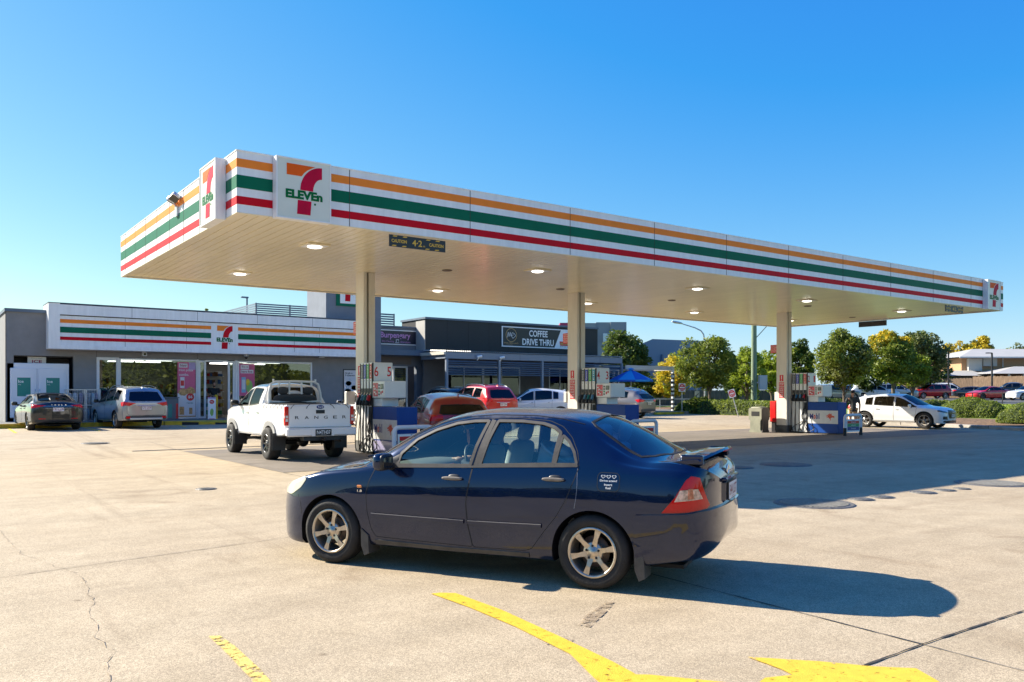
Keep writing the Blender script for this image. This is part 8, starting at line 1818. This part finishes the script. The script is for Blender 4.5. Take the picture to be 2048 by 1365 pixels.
# cars nosed in at the cafe
u, v = uvd(975, 40)
c = suv('red_wagon', 'bright red SUV parked at the cafe, seen between the pump and verandah posts', (u+.1, v+1.1), hd(.05, 1), P_red2, L=4.85, W=1.87, H=1.84, wb=2.85, R=.38, plate='081·DK4', lampstyle='tall', fine=False)
u, v = uvd(905, 43); suv('dark_hatchback', 'dark car roof just showing behind the red SUV, left of it', (u, v+1.0), hd(0, 1), P_navy, L=4.5, H=1.72, plate=None, rails=True)
u, v = uvd(1092, 43); suv('white_small_suv', 'white small SUV with tinted windows in front of the cafe verandah', (u-.3, v+.6), hd(-.80, .60), P_white, L=4.36, W=1.81, H=1.68, wb=2.67, plate='YU1·27', style='c', rails=False, lampstyle='wide')
u, v = uvd(1262, 47); suv('grey_suv', 'grey-brown SUV parked under the blue umbrella beside the cafe', (u-.3, v+1.2), hd(-.25, .97), P_gr, L=4.7, W=1.86, H=1.72, wb=2.7, plate='XZ4·51', plate_cols=(PLY, M_dark), style='c')
u, v = uvd(650, 40.2); suv('white_hatchback', 'small white car nosed in beside the shop wall behind the white ute', (u, v-4.4), hd(.15, 1), P_white, L=4.2, W=1.76, H=1.58, wb=2.6, plate=None, rails=False)
# white hatchback at the right, front three-quarter view
def q3front(c, X, Zf, W):
    gr = mat('grille_black', (.012, .012, .014), .3)
    return [dict(name='grille', k='f', p=[(-.01, Zf(.88)), (W/2*.42, Zf(.90)), (W/2*.52, Zf(.78)), (W/2*.42, Zf(.52)), (-.01, Zf(.50))], mat=gr, off=.006, border=.02, bmat=M_black, bname='grille_surround'),
            dict(name='headlight', k='f', p=[(W/2*.54, Zf(.80)), (W/2*.93, Zf(.90)), (W/2*.95, Zf(.83)), (W/2*.62, Zf(.74))], mat=mat('headlight_dark', (.08, .085, .09), .1, coat=1.0), mode='pair', off=.006, border=.014, bmat=M_lampcl, bname='running_light'),
            dict(name='headlight', id='hs', k='s', p=[(X(1.98), Zf(.905)), (X(2.18), Zf(.84)), (X(2.17), Zf(.77)), (X(2.05), Zf(.82))], mat=mat('headlight_dark', (.08, .085, .09), .1, coat=1.0), mode='pair', off=.006, border=.010, bmat=M_lampcl, bname='running_light'),
            dict(name='air_intake', k='f', p=[(W/2*.60, Zf(.60)), (W/2*.86, Zf(.60)), (W/2*.86, Zf(.46)), (W/2*.56, Zf(.44))], mat=gr, mode='pair', off=.004),
            dict(name='lower_grille', k='f', p=[(-.01, Zf(.40)), (W/2*.80, Zf(.40)), (W/2*.86, Zf(.33)), (W/2*.6, Zf(.27)), (-.01, Zf(.27))], mat=gr, off=.004)]
hA = hd(.13, -.99)
c = suv('white_hatchback', 'white hatchback facing right with dark alloys and black grille, at the right kerb', (37.55, 20.5), hA, P_white, L=4.48, W=1.85, H=1.60, wb=2.68, R=.372, glass=G_tint, rim=(5, 'double', mat('alloy_two_tone', (.25, .25, .25), .3, .6)), plate='', style='c', front_detail=q3front, fine=True, lampstyle='tall', rails=False)
xg = c.sh.P3(*c.sh.end(0, .75, True)).x
mb = MB()
for i in range(4):
    y = (-.12+.08*i); mb.tube([(xg+.015, y+.052*cos(2*pi*k/20), .80+.052*sin(2*pi*k/20)) for k in range(21)], .006, 6)
mb.build('grille_badge', M_chrome, c.T)
c.plate(xg+.012, .60, '736·QX', M_plate, M_dark, face=1)
mb = MB()
for k in range(5): mb.box(xg+.004, xg+.010, -.30, .30, .66+.05*k, .664+.05*k)
mb.build('grille_bars', M_rimdark, c.T)
c.gap('s', [(.95, .34), (0, .335), (-.95, .34)], .05, mat('sill_silver', (.45, .45, .45), .4, .4), 'sill_trim', .008)
# far car park
GP = 'cars in the far car park'
def far(kind, px, Z, h, paint, label, name, **k):
    u, v = uvd(px, Z); z = gtop(u, v)
    if kind == 's': return suv(name, label, (u, v), h, paint, z=z, group=GP, plate=None, interior=False, **k)
    if kind == 'f': return fastback(name, label, (u, v), h, paint, None, z, GP, M_rimdark)
    return ute(name, label, (u, v), h, paint, False, z)
cam_r = lambda a: radians(a)-YAW   # heading measured from the photo's rightward axis
far('s', 1860, 95, cam_r(186), P_red2, 'bright red SUV in the far car park, left of the white four wheel drive', 'red_suv', L=4.4, W=1.82, H=1.70)
far('s', 1900, 104, cam_r(-28), P_white, 'white four wheel drive with black nose in the far car park between two red cars', 'white_four_wheel_drive', L=4.9, W=1.93, H=1.90, R=.39)
far('f', 1974, 88, cam_r(196), P_red2, 'bright red electric sedan in the far car park near the right edge', 'red_sedan')
far('f', 1950, 100, cam_r(-30), P_navy, 'dark sedan nose showing between the white four wheel drive and red sedan', 'dark_sedan')
far('s', 1792, 92, cam_r(-22), P_sg, 'pale grey wagon with roof rails behind the white hatchback roof', 'grey_wagon', L=4.8, W=1.86, H=1.75)
far('s', 1750, 84, cam_r(-12), P_white, 'white wagon behind the white hatchback, left of the grey wagon', 'white_wagon', L=4.7, W=1.8, H=1.60)
far('s', 1672, 78, cam_r(12), P_silver, 'silver car behind pump 1 and the round tree trunk', 'silver_car', L=4.6, W=1.8, H=1.55, rails=False)
far('s', 1710, 90, cam_r(5), P_sg, 'pale car behind the man in the grey shirt, farther back', 'pale_car', L=4.5, W=1.8, H=1.6, rails=False)
far('u', 2024, 96, cam_r(160), P_navy, 'dark double cab pickup in the far car park behind the red sedan tail', 'dark_pickup')
far('f', 2004, 108, cam_r(170), P_bk, 'black sedan farther back, behind the red sedan roof', 'black_sedan')
far('s', 2060, 84, cam_r(185), P_white, 'white car cut off by the right frame edge in the far car park', 'white_car', L=4.5, W=1.8, H=1.6, rails=False)
# red STOP flags on the canopy columns
for cu in (9.94, 17.60, 28.82):
    mb = MB(); mb.box(cu+.1, cu+.12, 21.05, 21.40, 3.28, 3.62, 0)
    for k in range(5): fit_text(mb, ['WARNING', 'NO FLAME', 'NO PHONES', 'STOP', 'ENGINE'][k], lambda a, b, d: (cu+.098, 21.225-a, b), -.14, .14, 3.55-k*.06, 3.59-k*.06, 1, .01)
    o = mb.build('warning_flag', [M_signred, M_signw], None); o.location = (-CU0, -CV0, 0); o.parent = canopy
